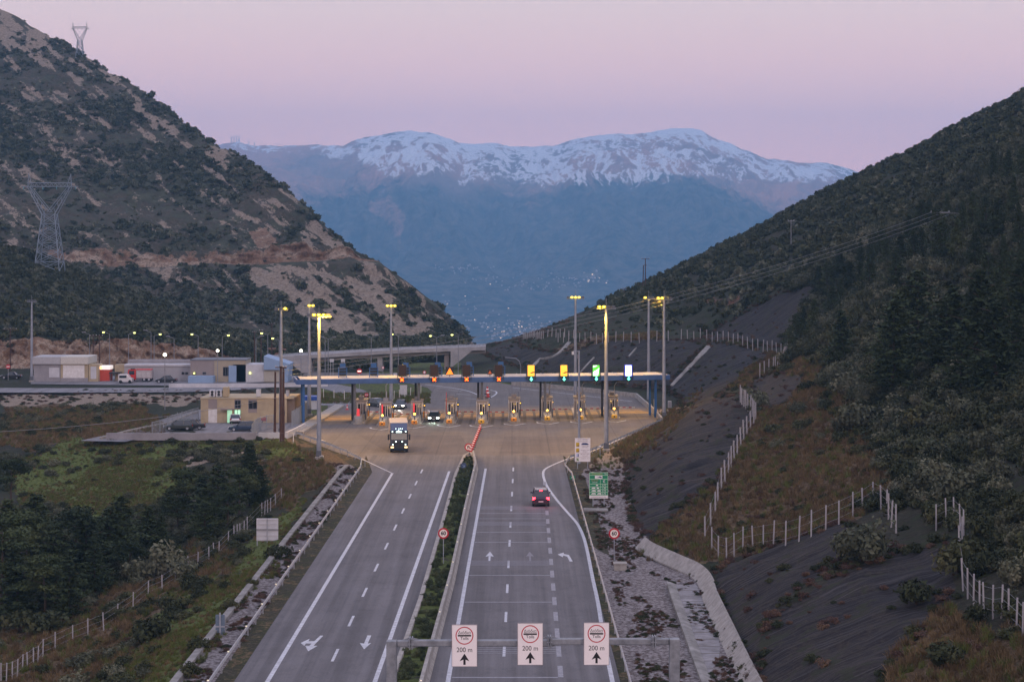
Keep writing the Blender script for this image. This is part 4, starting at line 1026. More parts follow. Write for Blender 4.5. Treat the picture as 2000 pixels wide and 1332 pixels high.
# left hollow: dark conifers.  (column, top row, distance, kind, width)
LT = [(365,905,215,0,1.5),(395,925,210,1,1.6),(425,905,206,2,1.7),(345,960,212,3,1.6),(488,860,219,0,1.75),(508,905,217,1,1.4),(468,905,214,2,1.6),(235,965,195,1,1.9),(215,985,192,2,1.7),
      (150,975,188,0,1.8),(168,1000,184,1,1.7),(70,960,198,3,1.9),(52,985,190,2,1.8),(15,970,196,0,1.9),(110,1030,180,2,1.8),(5,1020,182,1,1.9),(290,985,200,3,1.8),(315,1000,196,0,1.7),(445,950,200,1,1.8),(400,975,198,2,2.0),(30,1060,176,0,1.7),(85,1070,174,3,1.7),(135,1090,172,1,1.7),(185,1060,180,2,1.6),(255,1050,186,0,1.7),(330,950,222,2,1.5),(500,1000,204,2,1.6),(190,1000,200,3,1.7)]
for n_i, (a_, b__, Y, k, w) in enumerate(LT):
    loc, h = plant_at(a_, b__, Y)
    lab = 'dark green conifer standing among the others in the hollow left of the motorway'
    if n_i == 4: lab = 'tallest dark conifer at the right end of the row, below the parking wall'
    tree('conifer_tree', lab, 'tree', CON[k] if n_i % 3 else PIN[n_i % 2], CTR[k % 3], loc, h, rng.uniform(0, 6), w*(1.0 if n_i % 3 else .8), 'conifers in the hollow')
loc, h = plant_at(22, 888, 238)
tree('pine_tree', 'broad flat-crowned pine at the far left edge of the grassy slope', 'tree', PIN[0], PTR[0], loc, h*1.0, 1.0, 1.25)
# right hill: stands of conifers
RT = [(1570,605,330),(1590,640,318),(1555,650,322),(1660,530,350),(1640,570,340),(1680,560,335),(1700,600,320),(1625,610,330),(1730,520,350),(1760,540,340),(1785,590,320),(1800,560,325),(1815,440,360),(1850,470,350),(1800,445,365),(1830,500,345),
      (1880,530,325),(1900,510,330),(1925,560,310),(1950,590,300),(1980,520,315),(1870,640,300),(1840,620,305),(1905,680,285),(1960,680,270),(1990,620,285),(1930,740,262),(1975,760,250),(1995,700,262),(1750,640,305),(1720,470,365),(1700,490,360),(1680,480,370),(1600,520,375),(1615,515,372),(1640,500,372),(1970,440,350),(1940,400,365),(1995,430,345),(1950,820,236),(1990,850,225),(1985,960,200),(1960,930,212),(1900,830,245),(1775,480,358)]
for n_i, (a_, b__, Y) in enumerate(RT):
    loc, h = plant_at(a_, b__, Y); h = min(h, 13.5)
    tree('conifer_tree', 'dark conifer in the stand on the shaded right hillside' if n_i else 'dark conifer at the lower left tip of the right hillside stand, above the fence bend', 'tree', CON[(n_i*7) % 4], CTR[n_i % 3], loc, max(h, 6.5), rng.uniform(0, 6), rng.uniform(1.05, 1.5), 'conifers on the right hillside')
for k in range(12):
    a_, b__ = rng.uniform(1640, 2010), rng.uniform(560, 930); h_ = hit(a_, b__)
    if h_ is None or h_.y > 420 or h_.y < 180: continue
    tree('conifer_tree', 'dark conifer in the stand on the shaded right hillside', 'tree', CON[k % 4], CTR[k % 3], h_-Vector((0,0,.2)), rng.uniform(7, 11), rng.uniform(0, 6), rng.uniform(1.3, 1.8), 'conifers on the right hillside')
# single bushes: (column, foot row, size, set, label)
def bush(label, kinds, loc, s, group=None, name='bush', cat='bush', sz=1.0):
    t = thing(name, label, cat, loc, rng.uniform(0, 6), group)
    o = bpy.data.objects.new('foliage', kinds[rng.integers(0, len(kinds))]); COL.objects.link(o); o.parent = t; o.scale = (s, s, s*sz)
    st = MB().bar((0,0,-.2),(.02,0,.5*s),.05*s,.03*s,6,False).build('stem', M_BARK, t)
    return t
BU = [(1690,1095,2.6,B_OLI,'large grey-green bush on the crest between the two netted slopes'),(1660,1090,2.0,B_OLI,'smaller grey-green bush at the left foot of the large crest bush'),
      (1860,985,2.6,B_OLI,'wide silvery bush above the bend of the right fence'),(1800,980,2.2,B_OLI,'silvery bush left of the wide one above the right fence bend'),
      (1790,1180,1.9,B_SCR,'dark bush low on the lower netted slope by the fence'),(1870,1120,2.4,B_SCR,'round dark bush just left of the lower right fence'),(1850,1300,1.6,B_SCR,'dark bush in the brown grass at the bottom right corner'),
      (320,1130,2.7,B_OLI,'large grey-green olive bush in front of the dark conifers'),(270,1135,2.1,B_OLI,'grey-green olive bush left of the large one in the hollow'),(360,1130,1.9,B_OLI,'grey-green olive bush right of the large one in the hollow'),
      (90,1240,2.6,B_SCR,'big dark rounded bush at the left edge behind the post fence'),(40,1230,2.2,B_SCR,'dark bush cut by the left edge behind the post fence'),
      (370,1320,1.0,B_SCR,'dark bush at the foot of the green bank beside the kerb'),(388,1270,1.1,B_SCR,'dark bush on the green bank left of the blue-backed sign'),(450,1190,1.0,B_SCR,'small dark bush on the green bank above the bare patch'),
      (493,1145,.8,B_SCR,'small round bush on the green bank below the two-panel sign'),(438,1150,.8,B_SCR,'round dark bush in the middle of the green bank'),(545,1090,1.5,B_SCR,'dark bush beside the legs of the white sign back'),
      (475,1085,1.0,B_SCR,'dark bush left of the white sign back'),(300,1250,2.2,B_SCR,'long dark bush between the fence and the green bank'),(335,1200,1.8,B_SCR,'dark bush on the bank edge above the long one'),(375,1150,1.5,B_SCR,'dark bush where the bank meets the brown grass')]
for a_, b__, s, k, lab in BU:
    h_ = hit(a_, b__)
    if h_ is None: continue
    bush(lab, k, h_, s)
for a_, b__, s in [(250,1262,.9)]:
    h_ = hit(a_, b__); bush('orange-brown withered bush on the slope left of the green bank', B_RUS, h_, s)
for k in range(38):       # rounded grey and dark bushes spread through the lower right wood
    a_, b__ = rng.uniform(1620, 1990), rng.uniform(640, 960)
    h_ = hit(a_, b__)
    if h_ is None or h_.y > 420: continue
    g = k % 3 == 0
    bush('silvery grey bush among the dark trees of the right hillside' if g else 'dark green bush among the trees of the right hillside', B_OLI if g else B_SCR, h_, rng.uniform(1.5, 2.9), 'silvery bushes on the right hillside' if g else 'dark bushes on the right hillside')
# trees on the skyline of the rocky hill
for a_, b__, s in [(246,152,3.2),(296,188,4.6),(326,208,4.2),(340,215,3.6),(366,238,3.0),(381,245,2.6),(410,268,3.0),(157,98,3.2)]:
    Y = yr(a_); X = (a_-CX)*Y/F; z = gz(X, Y, CH-(np.interp(a_, cols, sky_)-HY)*Y/F)
    bush('round dark tree standing on the skyline of the rocky hill', F_SCR, Vector((X, Y, z-.3)), s*.85, 'skyline trees on the rocky hill', 'round_tree', 'tree', 1.15)
# ================================================================== MATERIALS FOR THINGS
M_WHITE = mat('white_paint', (.72,.71,.69), .5, var=.08, scale=1.5, dirt=(.55,.53,.5))
M_SIGNW = mat('sign_face_white', (.88,.83,.80), .35, var=.04, scale=1.2)
M_BLACK = mat('sign_black', (.015,.013,.015), .5, var=.1)
M_RED = mat('sign_red', (.50,.02,.035), .35, var=.1, scale=4)
M_DARK = mat('dark_metal', (.035,.037,.042), .5, .3, var=.3)
M_BLUE = mat('canopy_blue', (.055,.12,.29), .45, var=.15, scale=.5, dirt=(.04,.085,.19))
M_BLUED = mat('frame_blue', (.03,.11,.28), .5, var=.15)
M_ROOF = mat('canopy_roof_sheet', (.44,.43,.43), .6, var=.15, scale=.4, dirt=(.32,.31,.31))
M_SOFFIT = mat('canopy_soffit', (.28,.26,.24), .7, var=.1)
M_GREYM = mat('grey_column_paint', (.12,.13,.15), .5, .2, var=.2)
M_GLASS = mat('dark_glass', (.012,.016,.022), .08, 0, var=.2, spec=.8)
M_BEIGE = mat('beige_wall', (.45,.37,.24), .85, var=.15, scale=.5, dirt=(.32,.26,.17))
M_GREYW = mat('grey_wall', (.30,.29,.30), .85, var=.15, scale=.5, dirt=(.22,.21,.22))
M_TAUPE = mat('taupe_wall', (.27,.23,.215), .85, var=.1, scale=.5)
M_PALE = mat('pale_panel', (.55,.55,.57), .6, var=.1, scale=.6, dirt=(.42,.43,.45))
M_PBLUE = mat('pale_blue_panel', (.25,.36,.52), .6, var=.1, scale=.6)
M_WOOD = mat('creosoted_pole', (.085,.045,.035), .9, var=.4, scale=3, bump=.3)
M_ORANGE = mat('orange_plastic', (.65,.26,.03), .5, var=.15)
M_YEL = mat('yellow_plastic', (.70,.42,.03), .5, var=.2, scale=3, dirt=(.45,.26,.03))
M_REDP = mat('red_plastic', (.55,.03,.03), .45, var=.15)
M_RUB = mat('rubber', (.02,.02,.02), .8, var=.2)
def glow(name, c, s): return mat(name, c, .4, var=.02, emit=c, es=s)
E_SODIUM = glow('sodium_lamp_glass', (1.0,.70,.0), 1.3)
E_BULB = glow('sodium_bulb', (1.0,.82,.16), 4)
E_WARM = glow('warm_lamp_glass', (1.0,.50,.10), 2.6)
E_GREENISH = glow('pale_lamp_glass', (.95,1.0,.25), 3.0)
E_AMBER = glow('amber_display', (1.0,.42,.03), 1.25)
E_AMBERL = glow('amber_display_bright', (1.0,.50,.05), 1.25)
E_GREEN = glow('green_display', (.10,.72,.05), 1.2)
E_WHITE = glow('white_display', (.85,.95,1.0), 2.0)
E_BLUE = glow('blue_display', (.05,.08,.8), 1.2)
E_CYAN = glow('green_arrow_light', (.15,1.0,.72), 2.6)
E_RDX = glow('red_cross_light', (1.0,.10,.005), 2.6)
E_YLX = glow('cross_core_light', (1.0,.5,.04), 1.6)
E_HEAD = glow('headlight_glass', (1.0,.95,.85), 18)
E_HEADG = glow('xenon_headlight_glass', (.80,1.0,.85), 16)
E_TAIL = glow('tail_light_glass', (1.0,.03,.05), 9)
E_TRK = glow('truck_marker_light', (.75,1.0,.95), 4.5)
def lamp_light(parent, loc, e, col, kind='POINT', rad=.3, aim=None, size=150, blend=.6):
    L = bpy.data.lights.new('lamp_light', kind); L.energy = e; L.color = col
    L.shadow_soft_size = rad
    if kind == 'SPOT': L.spot_size = R(size); L.spot_blend = blend
    o = bpy.data.objects.new('lamp_light', L); COL.objects.link(o); o.parent = parent; o.location = loc
    if aim is not None: o.rotation_euler = (Vector(aim)-Vector(loc)).to_track_quat('-Z', 'Y').to_euler()
    return o

# ================================================================== TOLL PLAZA
# canopy in its own frame: x along the canopy, y depth, z up
W = (T1-T0).length
can = thing('toll_canopy', 'long blue and white canopy spanning all toll lanes on slim columns', 'toll canopy', (T0.x, T0.y, 0), TANG)
MB().box(.5, W-.6, .12, 6.6, 6.95, 7.05).build('roof', M_ROOF, can)
mb = MB()
for k in range(1, 15): mb.box(k*W/15-.05, k*W/15+.05, .3, 6.5, 7.05, 7.11)
mb.build('roof_seam', M_PALE, can)
MB().box(0, W, -.14, .10, 6.2, 7.0).build('fascia', M_BLUE, can, bevel=.05)
MB().box(0, W, 6.62, 6.86, 6.2, 7.0).build('fascia', M_BLUE, can)
MB().box(-.14, .10, .102, 6.618, 6.2, 7.0).build('fascia', M_BLUE, can); MB().box(W-.10, W+.14, .102, 6.618, 6.2, 7.0).build('fascia', M_BLUE, can)
MB().box(.12, W-.12, .12, 6.6, 6.22, 6.28).build('soffit', M_SOFFIT, can)
for px_ in (600, 697, 820, 943, 1067, 1191, 1288):
    x = (px_-CX)*308/F-T0.x; x = x/TD.x
    for y, w_, m_ in ((.9, .18, M_GREYM), (4.6, .16, M_DARK if px_ < 1200 else M_BLUED)):
        MB().box(x-w_, x+w_, y-w_, y+w_, 0, 6.21).build('column', m_ if px_ not in (600, 1288) else M_BLUED, can)
for k in range(20):
    MB().box(-.22,.22,-.12,.12,-.09,0).build('downlight', M_WHITE, can, loc=(2+k*(W-4)/19, 3.2, 6.215))
def on_can(px_, py_, y=-.5):     # position on the canopy frame from a photo pixel
    Y = T0.y + (T1.y-T0.y)*((px_-580)/727.0)
    v = P(px_, py_, Y); x = (Vector((v.x, v.y))-T0).dot(TD); return x, v.z
# lane signs: (column, kind)
def lane_sign(px_, kind, lab):
    x, zt = on_can(px_, 712); _, zb = on_can(px_, 735)
    base = T0+TD*x+TN*(-.42); t = thing('lane_sign', lab, 'lane sign', (base.x, base.y, zb), TANG, 'lane signs on the toll canopy')
    h = zt-zb; w = 1.1
    MB().box(-w/2-.1, w/2+.1, 0, .28, 0, h).build('housing', M_DARK, t, bevel=.03)
    if kind == 'off': MB().box(-w/2, w/2, -.02, -.003, .08, h-.08).build('display', mat('dark_display', (.05,.03,.022), .3, var=.2), t)
    if kind == 'amber':
        MB().box(-w/2, w/2, -.02, -.003, .08, h-.08).build('display', E_AMBERL, t)
        MB().add([(-.45,-.03,.95),(.1,-.03,.80),(.5,-.03,.98),(.5,-.03,1.06),(.1,-.03,.9),(-.45,-.03,1.04)], [(0,1,4,5),(1,2,3,4)]).build('card_pictogram', E_AMBER, t)
        MB().add([(-.3,-.03,.58),(.1,-.03,.50),(.52,-.03,.62),(.52,-.03,.80),(.2,-.03,.76),(.05,-.03,.66)], [(0,1,5),(1,2,4,5),(2,3,4)]).build('hand_pictogram', mat('brown_pictogram', (.16,.04,.01), .5), t)
    if kind == 'green':
        MB().box(-w/2, w/2, -.02, -.003, .08, h-.08).build('display', E_GREEN, t)
        MB().add([(-.5,-.03,h-.15),(-.5,-.03,h-.45),(.2,-.03,h-.2),(.1,-.03,h-.12)], [(0,1,2,3)]).build('pictogram', E_WHITE, t)
        MB().add([(-.5,-.03,.15),(.3,-.03,.15),(.5,-.03,h-.5),(.25,-.03,h-.75),(-.5,-.03,.75)], [(0,1,2,3,4)]).build('pictogram', E_WHITE, t)
    if kind == 'white':
        MB().box(-w/2-.07, w/2+.07, -.02, -.003, .02, h-.02).build('display_rim', E_BLUE, t)
        MB().box(-w/2+.06, w/2-.06, -.03, -.021, .12, h-.12).build('display', E_WHITE, t)
    mb = MB()
    for s_ in (-1, 1): mb.box(s_*(w/2+.22)-.04, s_*(w/2+.22)+.04, .05, .2, -.55, h*.8)
    mb.build('bracket', M_DARK, t)
for px_, k, l_ in ((785,'off','unlit dark lane sign, leftmost of the four above the red crosses'),(847,'off','unlit dark lane sign, second from the left above the red crosses'),(910,'off','unlit dark lane sign next to the lit orange warning triangle'),(973,'off','unlit dark lane sign nearest the amber signs'),
                   (1036,'amber','glowing amber lane sign, left one of the amber pair'),(1100,'amber','glowing amber lane sign, right one of the amber pair'),(1163,'green','glowing green and white lane sign on the canopy'),(1226,'white','bright white lane sign with a blue rim at the right of the canopy')):
    lane_sign(px_, k, l_)
for px_, k, l_ in ((784,'x','leftmost red cross lane signal on the blue fascia'),(847,'x','second red cross lane signal from the left on the fascia'),(910,'x','third red cross lane signal from the left on the fascia'),(973,'x','rightmost red cross lane signal, beside the green arrows'),
                   (1036,'a','leftmost green arrow lane signal, under the left amber sign'),(1100,'a','green arrow lane signal under the right amber sign'),(1163,'a','green arrow lane signal under the green sign'),(1226,'a','rightmost green arrow lane signal under the white sign')):
    x, z = on_can(px_, 741.0-(px_-784)*.0055); base = T0+TD*x+TN*(-.62)
    t = thing('lane_signal', l_, 'lane signal', (base.x, base.y, z), TANG, 'round lane signals on the canopy fascia')
    MB().add([(.42*math.cos(a)*1.0, d, .42*math.sin(a)) for d in (0, .3) for a in [2*math.pi*i/18 for i in range(18)]], [tuple(range(18)), tuple(range(18, 36))[::-1]]+[(i, 18+i, 18+(i+1)%18, (i+1)%18) for i in range(18)]).build('housing', mat('signal_housing', (.015,.03,.03), .5), t)
    def xm(wd, ln, d):
        mb = MB()
        for a in (R(45), R(-45)):
            c_, s_ = math.cos(a), math.sin(a); mb.add([(c_*u-s_*v, d+(.002 if a < 0 else 0), s_*u+c_*v) for u, v in ((-ln,-wd),(ln,-wd),(ln,wd),(-ln,wd))], [(0,1,2,3)])
        return mb
    if k == 'x': xm(.10, .38, -.012).build('cross', E_RDX, t); xm(.028, .22, -.02).build('cross_core', E_YLX, t)
    else: MB().add([(x_, -.012, z_) for x_, z_ in ((0,-.36),(.3,-.02),(.12,-.02),(.12,.3),(-.12,.3),(-.12,-.02),(-.3,-.02))], [(0,1,2,5,6),(2,3,4,5)]).build('arrow', E_CYAN, t)
# backs of the signs that face the other carriageway
for n_i, px_ in enumerate((672, 733, 796, 859, 921, 983)):
    x, z = on_can(px_, 736); base = T0+TD*x+TN*2.5
    t = thing('lane_sign', ['back of a blue framed lane sign, leftmost on the canopy','back of a blue framed lane sign, second from the left on the canopy'][n_i] if n_i < 2 else 'blue frame at the back of a lane sign, partly behind a dark unlit sign', 'lane sign', (base.x, base.y, 7.05), TANG, 'lane sign backs on the canopy')
    MB().box(-.55,.55,0,.35,.25,2.1).build('housing', M_DARK, t, bevel=.03)
    mb = MB()
    for s_ in (-.72, .62): mb.box(s_, s_+.1, -.15, -.05, 0, 1.6)
    for zz in (.12,.62,1.12,1.55): mb.box(-.62,.62,-.14,-.06,zz,zz+.09)
    mb.box(-.45,.45,-.1,0,1.5,2.3); mb.build('frame', M_BLUED, t)
def disc(r, n=24, y=0.0, t_=.02): return MB().add([(r*math.cos(a), d, r*math.sin(a)) for d in (y-t_/2, y+t_/2) for a in [2*math.pi*i/n for i in range(n)]], [tuple(range(n)), tuple(range(n, 2*n))[::-1]]+[(i, n+i, n+(i+1)%n, (i+1)%n) for i in range(n)])
for px_, py_, l_, s_, m_ in ((881,723,'lit orange warning triangle standing on the canopy between two dark signs',1.0,glow('orange_triangle_light',(1.0,.22,.02),1.6)),(960,721,'small dim orange warning triangle beyond the canopy roof',.55,mat('dim_orange',(.5,.13,.03),.5,emit=(.6,.1,.02),es=.4))):
    x, z = on_can(px_, py_+9); base = T0+TD*x+TN*1.6; t = thing('warning_sign', l_, 'warning sign', (base.x, base.y, 7.05), TANG)
    q = 1.15*s_; MB().box(-q/2-.06,q/2+.06,.0,.2,.25,.45+q).build('housing', M_DARK, t); MB().prism([(-q/2,.38),(q/2,.38),(0,.38+q*.9)], -.03, -.01).build('triangle', m_, t); MB().box(-.05,.05,0,.1,0,.26).build('post', M_DARK, t)
# toll islands and booths.  local origin: island nose, +y towards the back
def booth(px_, py_, lab, yel, first=False):
    c = G(px_, py_); t = thing('toll_booth', lab, 'toll booth', (c.x, c.y, 0), R(-.5), 'toll booths under the canopy')
    w = 1.02
    isl = [(-w*.5, .25),(0,.0),(w*.5,.25),(w,1.5),(w,22),(w*.5,23.5),(-w*.5,23.5),(-w,22),(-w,1.5)]
    MB().prism(isl, -.02, .2, 'z').build('island', M_CONC, t)
    MB().loft([[( -w*.35,.5,.2),(w*.35,.5,.2),(w*.3,.7,.75),(-w*.3,.7,.75)],[(-w*.8,1.6,.2),(w*.8,1.6,.2),(w*.62,1.7,1.15),(-w*.62,1.7,1.15)],[(-w*.85,5.6,.2),(w*.85,5.6,.2),(w*.7,5.6,1.2),(-w*.7,5.6,1.2)]]).build('bumper', M_CONCD, t, bevel=.08)
    if not first:
        cu = MB().box(-.48,.48,.02,.48,.2,.78).build('crash_cushion', M_YEL if yel else M_ORANGE, t, bevel=.1)
        disc(.13, 12, 0).build('eye', M_DARK, cu, loc=(0,.0,.5))
        MB().bar((0,1.0,.7),(0,1.0,1.55),.06).build('lamp_post', M_DARK, t)
        lp_ = MB().lathe([(0,-.2),(.16,-.13),(.21,0),(.16,.13),(0,.2)], 12).build('beacon_lamp', E_WARM, t, loc=(0,.95,1.72))
        lamp_light(t, (0,.55,1.8), 55, (1.0,.62,.2), rad=.2)
    cab = MB().box(-.8,.8,7.2,10.8,.2,3.1).build('cabin', mat('booth_panel', (.42,.38,.36), .6, var=.12), t, bevel=.05)
    MB().box(-.62,-.1,7.15,7.198,1.05,2.65).build('window', M_GLASS, cab); MB().box(.1,.62,7.15,7.198,1.05,2.65).build('window', M_GLASS, cab)
    for s_ in (-1, 1): MB().box(s_*.83-.025, s_*.83+.025, 7.6, 9.8, 1.1, 2.5).build('window', M_GLASS, cab)
    MB().box(-.98,.98,6.9,11.1,3.1,3.32).build('roof', mat('booth_roof', (.30,.28,.27), .7), t, bevel=.04)
    for s_ in (-.9, .9): MB().bar((s_,7.0,.2),(s_,7.0,3.1),.05).build('post', M_WHITE, t)
    for s_ in (-.45, .4): MB().bar((s_,6.4,1.1),(s_,6.4,2.9),.06).build('post', M_WHITE, t)
    MB().box(-.45,.35,8.2,9.4,3.33,3.85).build('roof_unit', M_GREYW, t, bevel=.04)
    mb = MB(); mb.bar((.7,10.4,3.3),(.7,10.4,4.2),.03,n=6); mb.bar((-.7,10.4,3.3),(-.7,10.4,4.0),.03,n=6); mb.build('antenna', M_GREYM, t)
    # payment column and small signal
    MB().box(.72,.98,5.9,6.3,.2,1.6).build('payment_terminal', M_GREYM, t, bevel=.03)
    sg = MB().bar((1.0,11.6,.2),(1.0,11.6,2.3),.05).box(.86,1.14,11.5,11.7,1.9,2.45).build('lane_light', M_DARK, t)
    disc(.09, 10, 0).build('lens', glow('small_amber_light',(1.0,.55,.08),3), sg, loc=(1.0,11.48,2.2))
    # boom barrier
    bm_ = MB().box(.55,.9,12.2,12.6,.2,1.15).build('barrier_post', M_ORANGE, t)
    L_ = 3.1
    for k in range(6):
        MB().box(.9+k*L_/6, .9+(k+1)*L_/6-.004, 12.34,12.44,.9,1.02).build('arm', M_REDP if k % 2 == 0 else M_WHITE, t)
    return t
BL = ['toll island at the far left end of the canopy, without a beacon','toll booth directly behind the truck','toll booth left of the dark car with bright headlights','toll booth right of the dark car with bright headlights',
      'toll booth at the head of the red and white barrier line','toll booth just right of the red and white barrier line','toll booth under the right amber lane sign','toll booth behind the tall camera pole','rightmost toll booth, behind a tall lamp mast']
BOO = []
for n_i, (px_, py_, v) in enumerate(NOSES): BOO.append(booth(px_, py_, BL[n_i], n_i in (4, 6, 7, 8), n_i == 0))
MB().loft([[(x_, y_, .2) for x_, y_ in ((-.3,2.2),(.3,2.2),(.3,2.5),(-.3,2.5))],[(x_, y_, 2.3) for x_, y_ in ((-.2,2.3),(.2,2.3),(.2,2.5),(-.2,2.5))]]).build('red_marker', glow('red_marker_light',(.75,.05,.06),.45), BOO[0])
for k in (1, 2): MB().box(-.55,-.3,6.2,6.3,1.6,3.0).build('red_marker', glow('red_marker_light',(.75,.05,.06),.45), BOO[k])
MB().box(-.75,-.68,6.6,6.7,.2,4.6).build('red_marker', M_REDP, BOO[3])
# bent camera arms over the lanes
for px_, l_ in ((754,'bent grey camera arm at the booth behind the truck'),(818,'bent grey camera arm near the left lamp mast behind the canopy'),(1073,'bent grey camera arm at the booth under the right amber sign'),(1137,'bent grey camera arm beside the tall camera pole'),(1200,'bent grey camera arm at the rightmost booth')):
    Yc = 316; X = (px_-CX)*Yc/F; t = thing('traffic_camera_mast', l_, 'camera mast', (X, Yc, .2), 0)
    MB().pipe([(0,0,0),(0,0,4.9),(.35,0,5.45),(2.3,0,5.5)], .07).build('pole', M_GALV, t); MB().box(2.0,2.3,-.12,.12,5.15,5.42).build('camera', M_GREYW, t)
# red and white channeliser line between the median tip and the booths
n_c = 13
cone0 = None
for k in range(n_c):
    a_ = Vector(tuple(G(919, 886).xy)); b__ = Vector(tuple(G(938, 838).xy)); q = a_+(b__-a_)*(k/(n_c-1))
    lab = 'red and white plastic barrier post in the line from the median to the toll booth'
    if cone0 is None:
        cone0 = thing('barrier_post', lab, 'barrier post', (q.x, q.y, 0), .2, 'red and white barrier posts'); cone0.scale = (.72,.72,.8)
        MB().box(-.42,.42,-.35,.35,0,.1).build('foot', M_RUB, cone0, bevel=.03)
        MB().loft([[(-.24,-.2,.1),(.24,-.2,.1),(.24,.2,.1),(-.24,.2,.1)],[(-.15,-.12,.62),(.15,-.12,.62),(.15,.12,.62),(-.15,.12,.62)]]).build('body', M_REDP, cone0, bevel=.03)
        MB().box(-.17,.17,-.14,.14,.621,.78).build('band', mat('white_reflective',(.8,.78,.76),.4,emit=(1,.9,.85),es=.15), cone0); MB().lathe([(.0,.781),(.13,.781),(.1,1.02),(0,1.04)], 10).build('top', M_REDP, cone0)
    else: dup(cone0, (q.x, q.y, 0), .2+rng.uniform(-.2,.2))
for px_, py_, l_ in ((952,764,'red and white barrier post behind the canopy, at the far median tip'),(953,771,'red and white barrier post behind the canopy, nearer than its twin')):
    q = G(px_, py_+6); dup(cone0, q, .1, l_, scale=(1.3,1.3,1.4))

# ---- floodlight masts
M_MAST = mat('mast_steel', (.34,.37,.42), .5, .5, var=.15, scale=1, dirt=(.24,.26,.30))
def mast(px_, Y, ztop, lit, lab, base_z=0.0, aimx=None, sc_=1.0):
    """lit: list of +1 / -1 / 0 telling for the head's lamps (left to right) which shine"""
    X = (px_-CX)*Y/F; t = thing('floodlight_mast', lab, 'lamp mast', (X, Y, base_z), 0, 'tall floodlight masts round the toll plaza')
    H_ = ztop-base_z
    MB().bar((0,0,0),(0,0,H_),.34*sc_,.17*sc_,12).build('pole', M_MAST, t)
    MB().box(-.5,.5,-.5,.5,-.1,.25).build('base', M_CONC, t, bevel=.04); MB().box(-.34,.34,-.45,-.3,.3,1.1).build('door', M_GREYM, t)
    hd = MB(); n_l = len(lit); half = (n_l-1)*.32+.35
    hd.bar((-half,0,H_),(half,0,H_),.06,n=6); hd.bar((-half,.35,H_+.12),(half,.35,H_+.12),.05,n=6); hd.bar((0,0,H_-.1),(0,0,H_+1.5),.03,n=6); hd.box(-half,half,-.1,.45,H_-.03,H_+.02)
    hd.build('head_frame', M_MAST, t)
    on = False
    for k, v in enumerate(lit):
        x = (k-(n_l-1)/2)*.64
        fl = (MB().box(-.25,.25,-.3,.16,-.13,.17) if not v else MB().lathe([(0,-.2),(.2,-.15),(.29,0),(.2,.15),(0,.2)], 12)).build('floodlight', M_GREYM if not v else E_SODIUM, t, loc=(x, -.12, H_+.28))
        if v: MB().lathe([(0,-.13),(.12,-.08),(.16,0),(.12,.08),(0,.13)], 10).build('bulb', E_BULB, fl, loc=(0,-.2,.02))
        if v: on = x if on is False else (on+x)/2
    if on is not False:
        loc = (on, -1.0, H_-.3); ax = (-X*.75 if aimx is None else aimx-X); ay = 292-Y
        lamp_light(t, loc, 11500, (1.0,.52,.06), 'SPOT', .5, aim=(ax, ay-(22 if Y < 290 else 0), 0), size=140, blend=.8)
        lamp_light(t, (on, -.9, H_+.1), 22, (1.0,.62,.12), 'POINT', .3)
    return t
mast(549, 284, 18.6, [0,0,1], 'tall mast left of the wooden poles with one yellow lamp lit', 0)
mast(604, 318, 18.0, [0,1,1], 'tall mast rising behind the left end of the canopy, head lit yellow')
mast(623, 253, 18.75, [0,1,1,1,0], 'nearest tall mast on the left, in front of the canopy, head fully lit')
mast(764, 330, 17.6, [1,1,1], 'tall lit mast behind the canopy between the two leftmost sign backs and the crosses')
mast(1124, 340, 18.8, [0,1,1,1,0], 'tall lit mast behind the canopy above the right amber sign')
mast(1184, 263, 19.5, [1,1,0,0], 'nearest tall mast on the right, in front of the canopy, left lamps lit')
mast(1267, 338, 18.8, [1,0,0], 'tall mast behind the right end of the canopy, left lamp lit')
mast(1297, 312, 19.4, [1,1,0,0], 'tall mast at the right corner of the plaza in front of the canopy end')
mast(62, 398, 16.6, [0,0,0], 'unlit tall mast at the far left by the fire station')
# camera pole and cabinets
t = thing('camera_pole', 'slim tall pole with a small camera head rising behind the white payment sign', 'camera pole', ((1131-CX)*247/F, 247, 0))
MB().bar((0,0,0),(0,0,14.6),.19,.11,10).build('pole', M_MAST, t); MB().bar((0,0,14.5),(-.75,0,14.6),.05).build('bracket', M_MAST, t); MB().box(-.95,-.65,-.15,.15,14.1,14.5).build('camera', M_WHITE, t, bevel=.04); MB().box(-.2,.0,-.2,.1,13.6,14.1).build('camera', M_GREYW, t)
for px_, py_, w_, h_, l_ in ((1308,798,.6,1.2,'pale metal cabinet beside the mast at the right plaza corner'),(628,896,.5,.5,'small grey junction box at the foot of the nearest left mast')):
    q = G(px_, py_); t = thing('cabinet', l_, 'cabinet', (q.x, q.y, gz(q.x, q.y)-.03)); MB().box(-w_/2,w_/2,-.2,.2,0,h_).build('box', M_PALE, t, bevel=.03); MB().box(-w_/2+.05,w_/2-.05,-.212,-.203,.1,h_-.1).build('door', M_GREYW, t)
t = thing('marker_post', 'short white post between the two parts of the right plaza corner', 'post', tuple(G(1278, 806))); MB().bar((0,0,0),(0,0,2.3),.09).build('pole', M_WHITE, t)
q = G(1172, 893); t = thing('marker_post', 'thin bollard with a pale globe head beside the right guardrail', 'post', (q.x, q.y, gz(q.x, q.y))); MB().bar((0,0,-.2),(0,0,1.3),.05).build('pole', M_GALV, t); MB().lathe([(0,-.2),(.2,-.1),(.2,.1),(0,.2)],10).build('head', M_PALE, t, loc=(0,0,1.45))
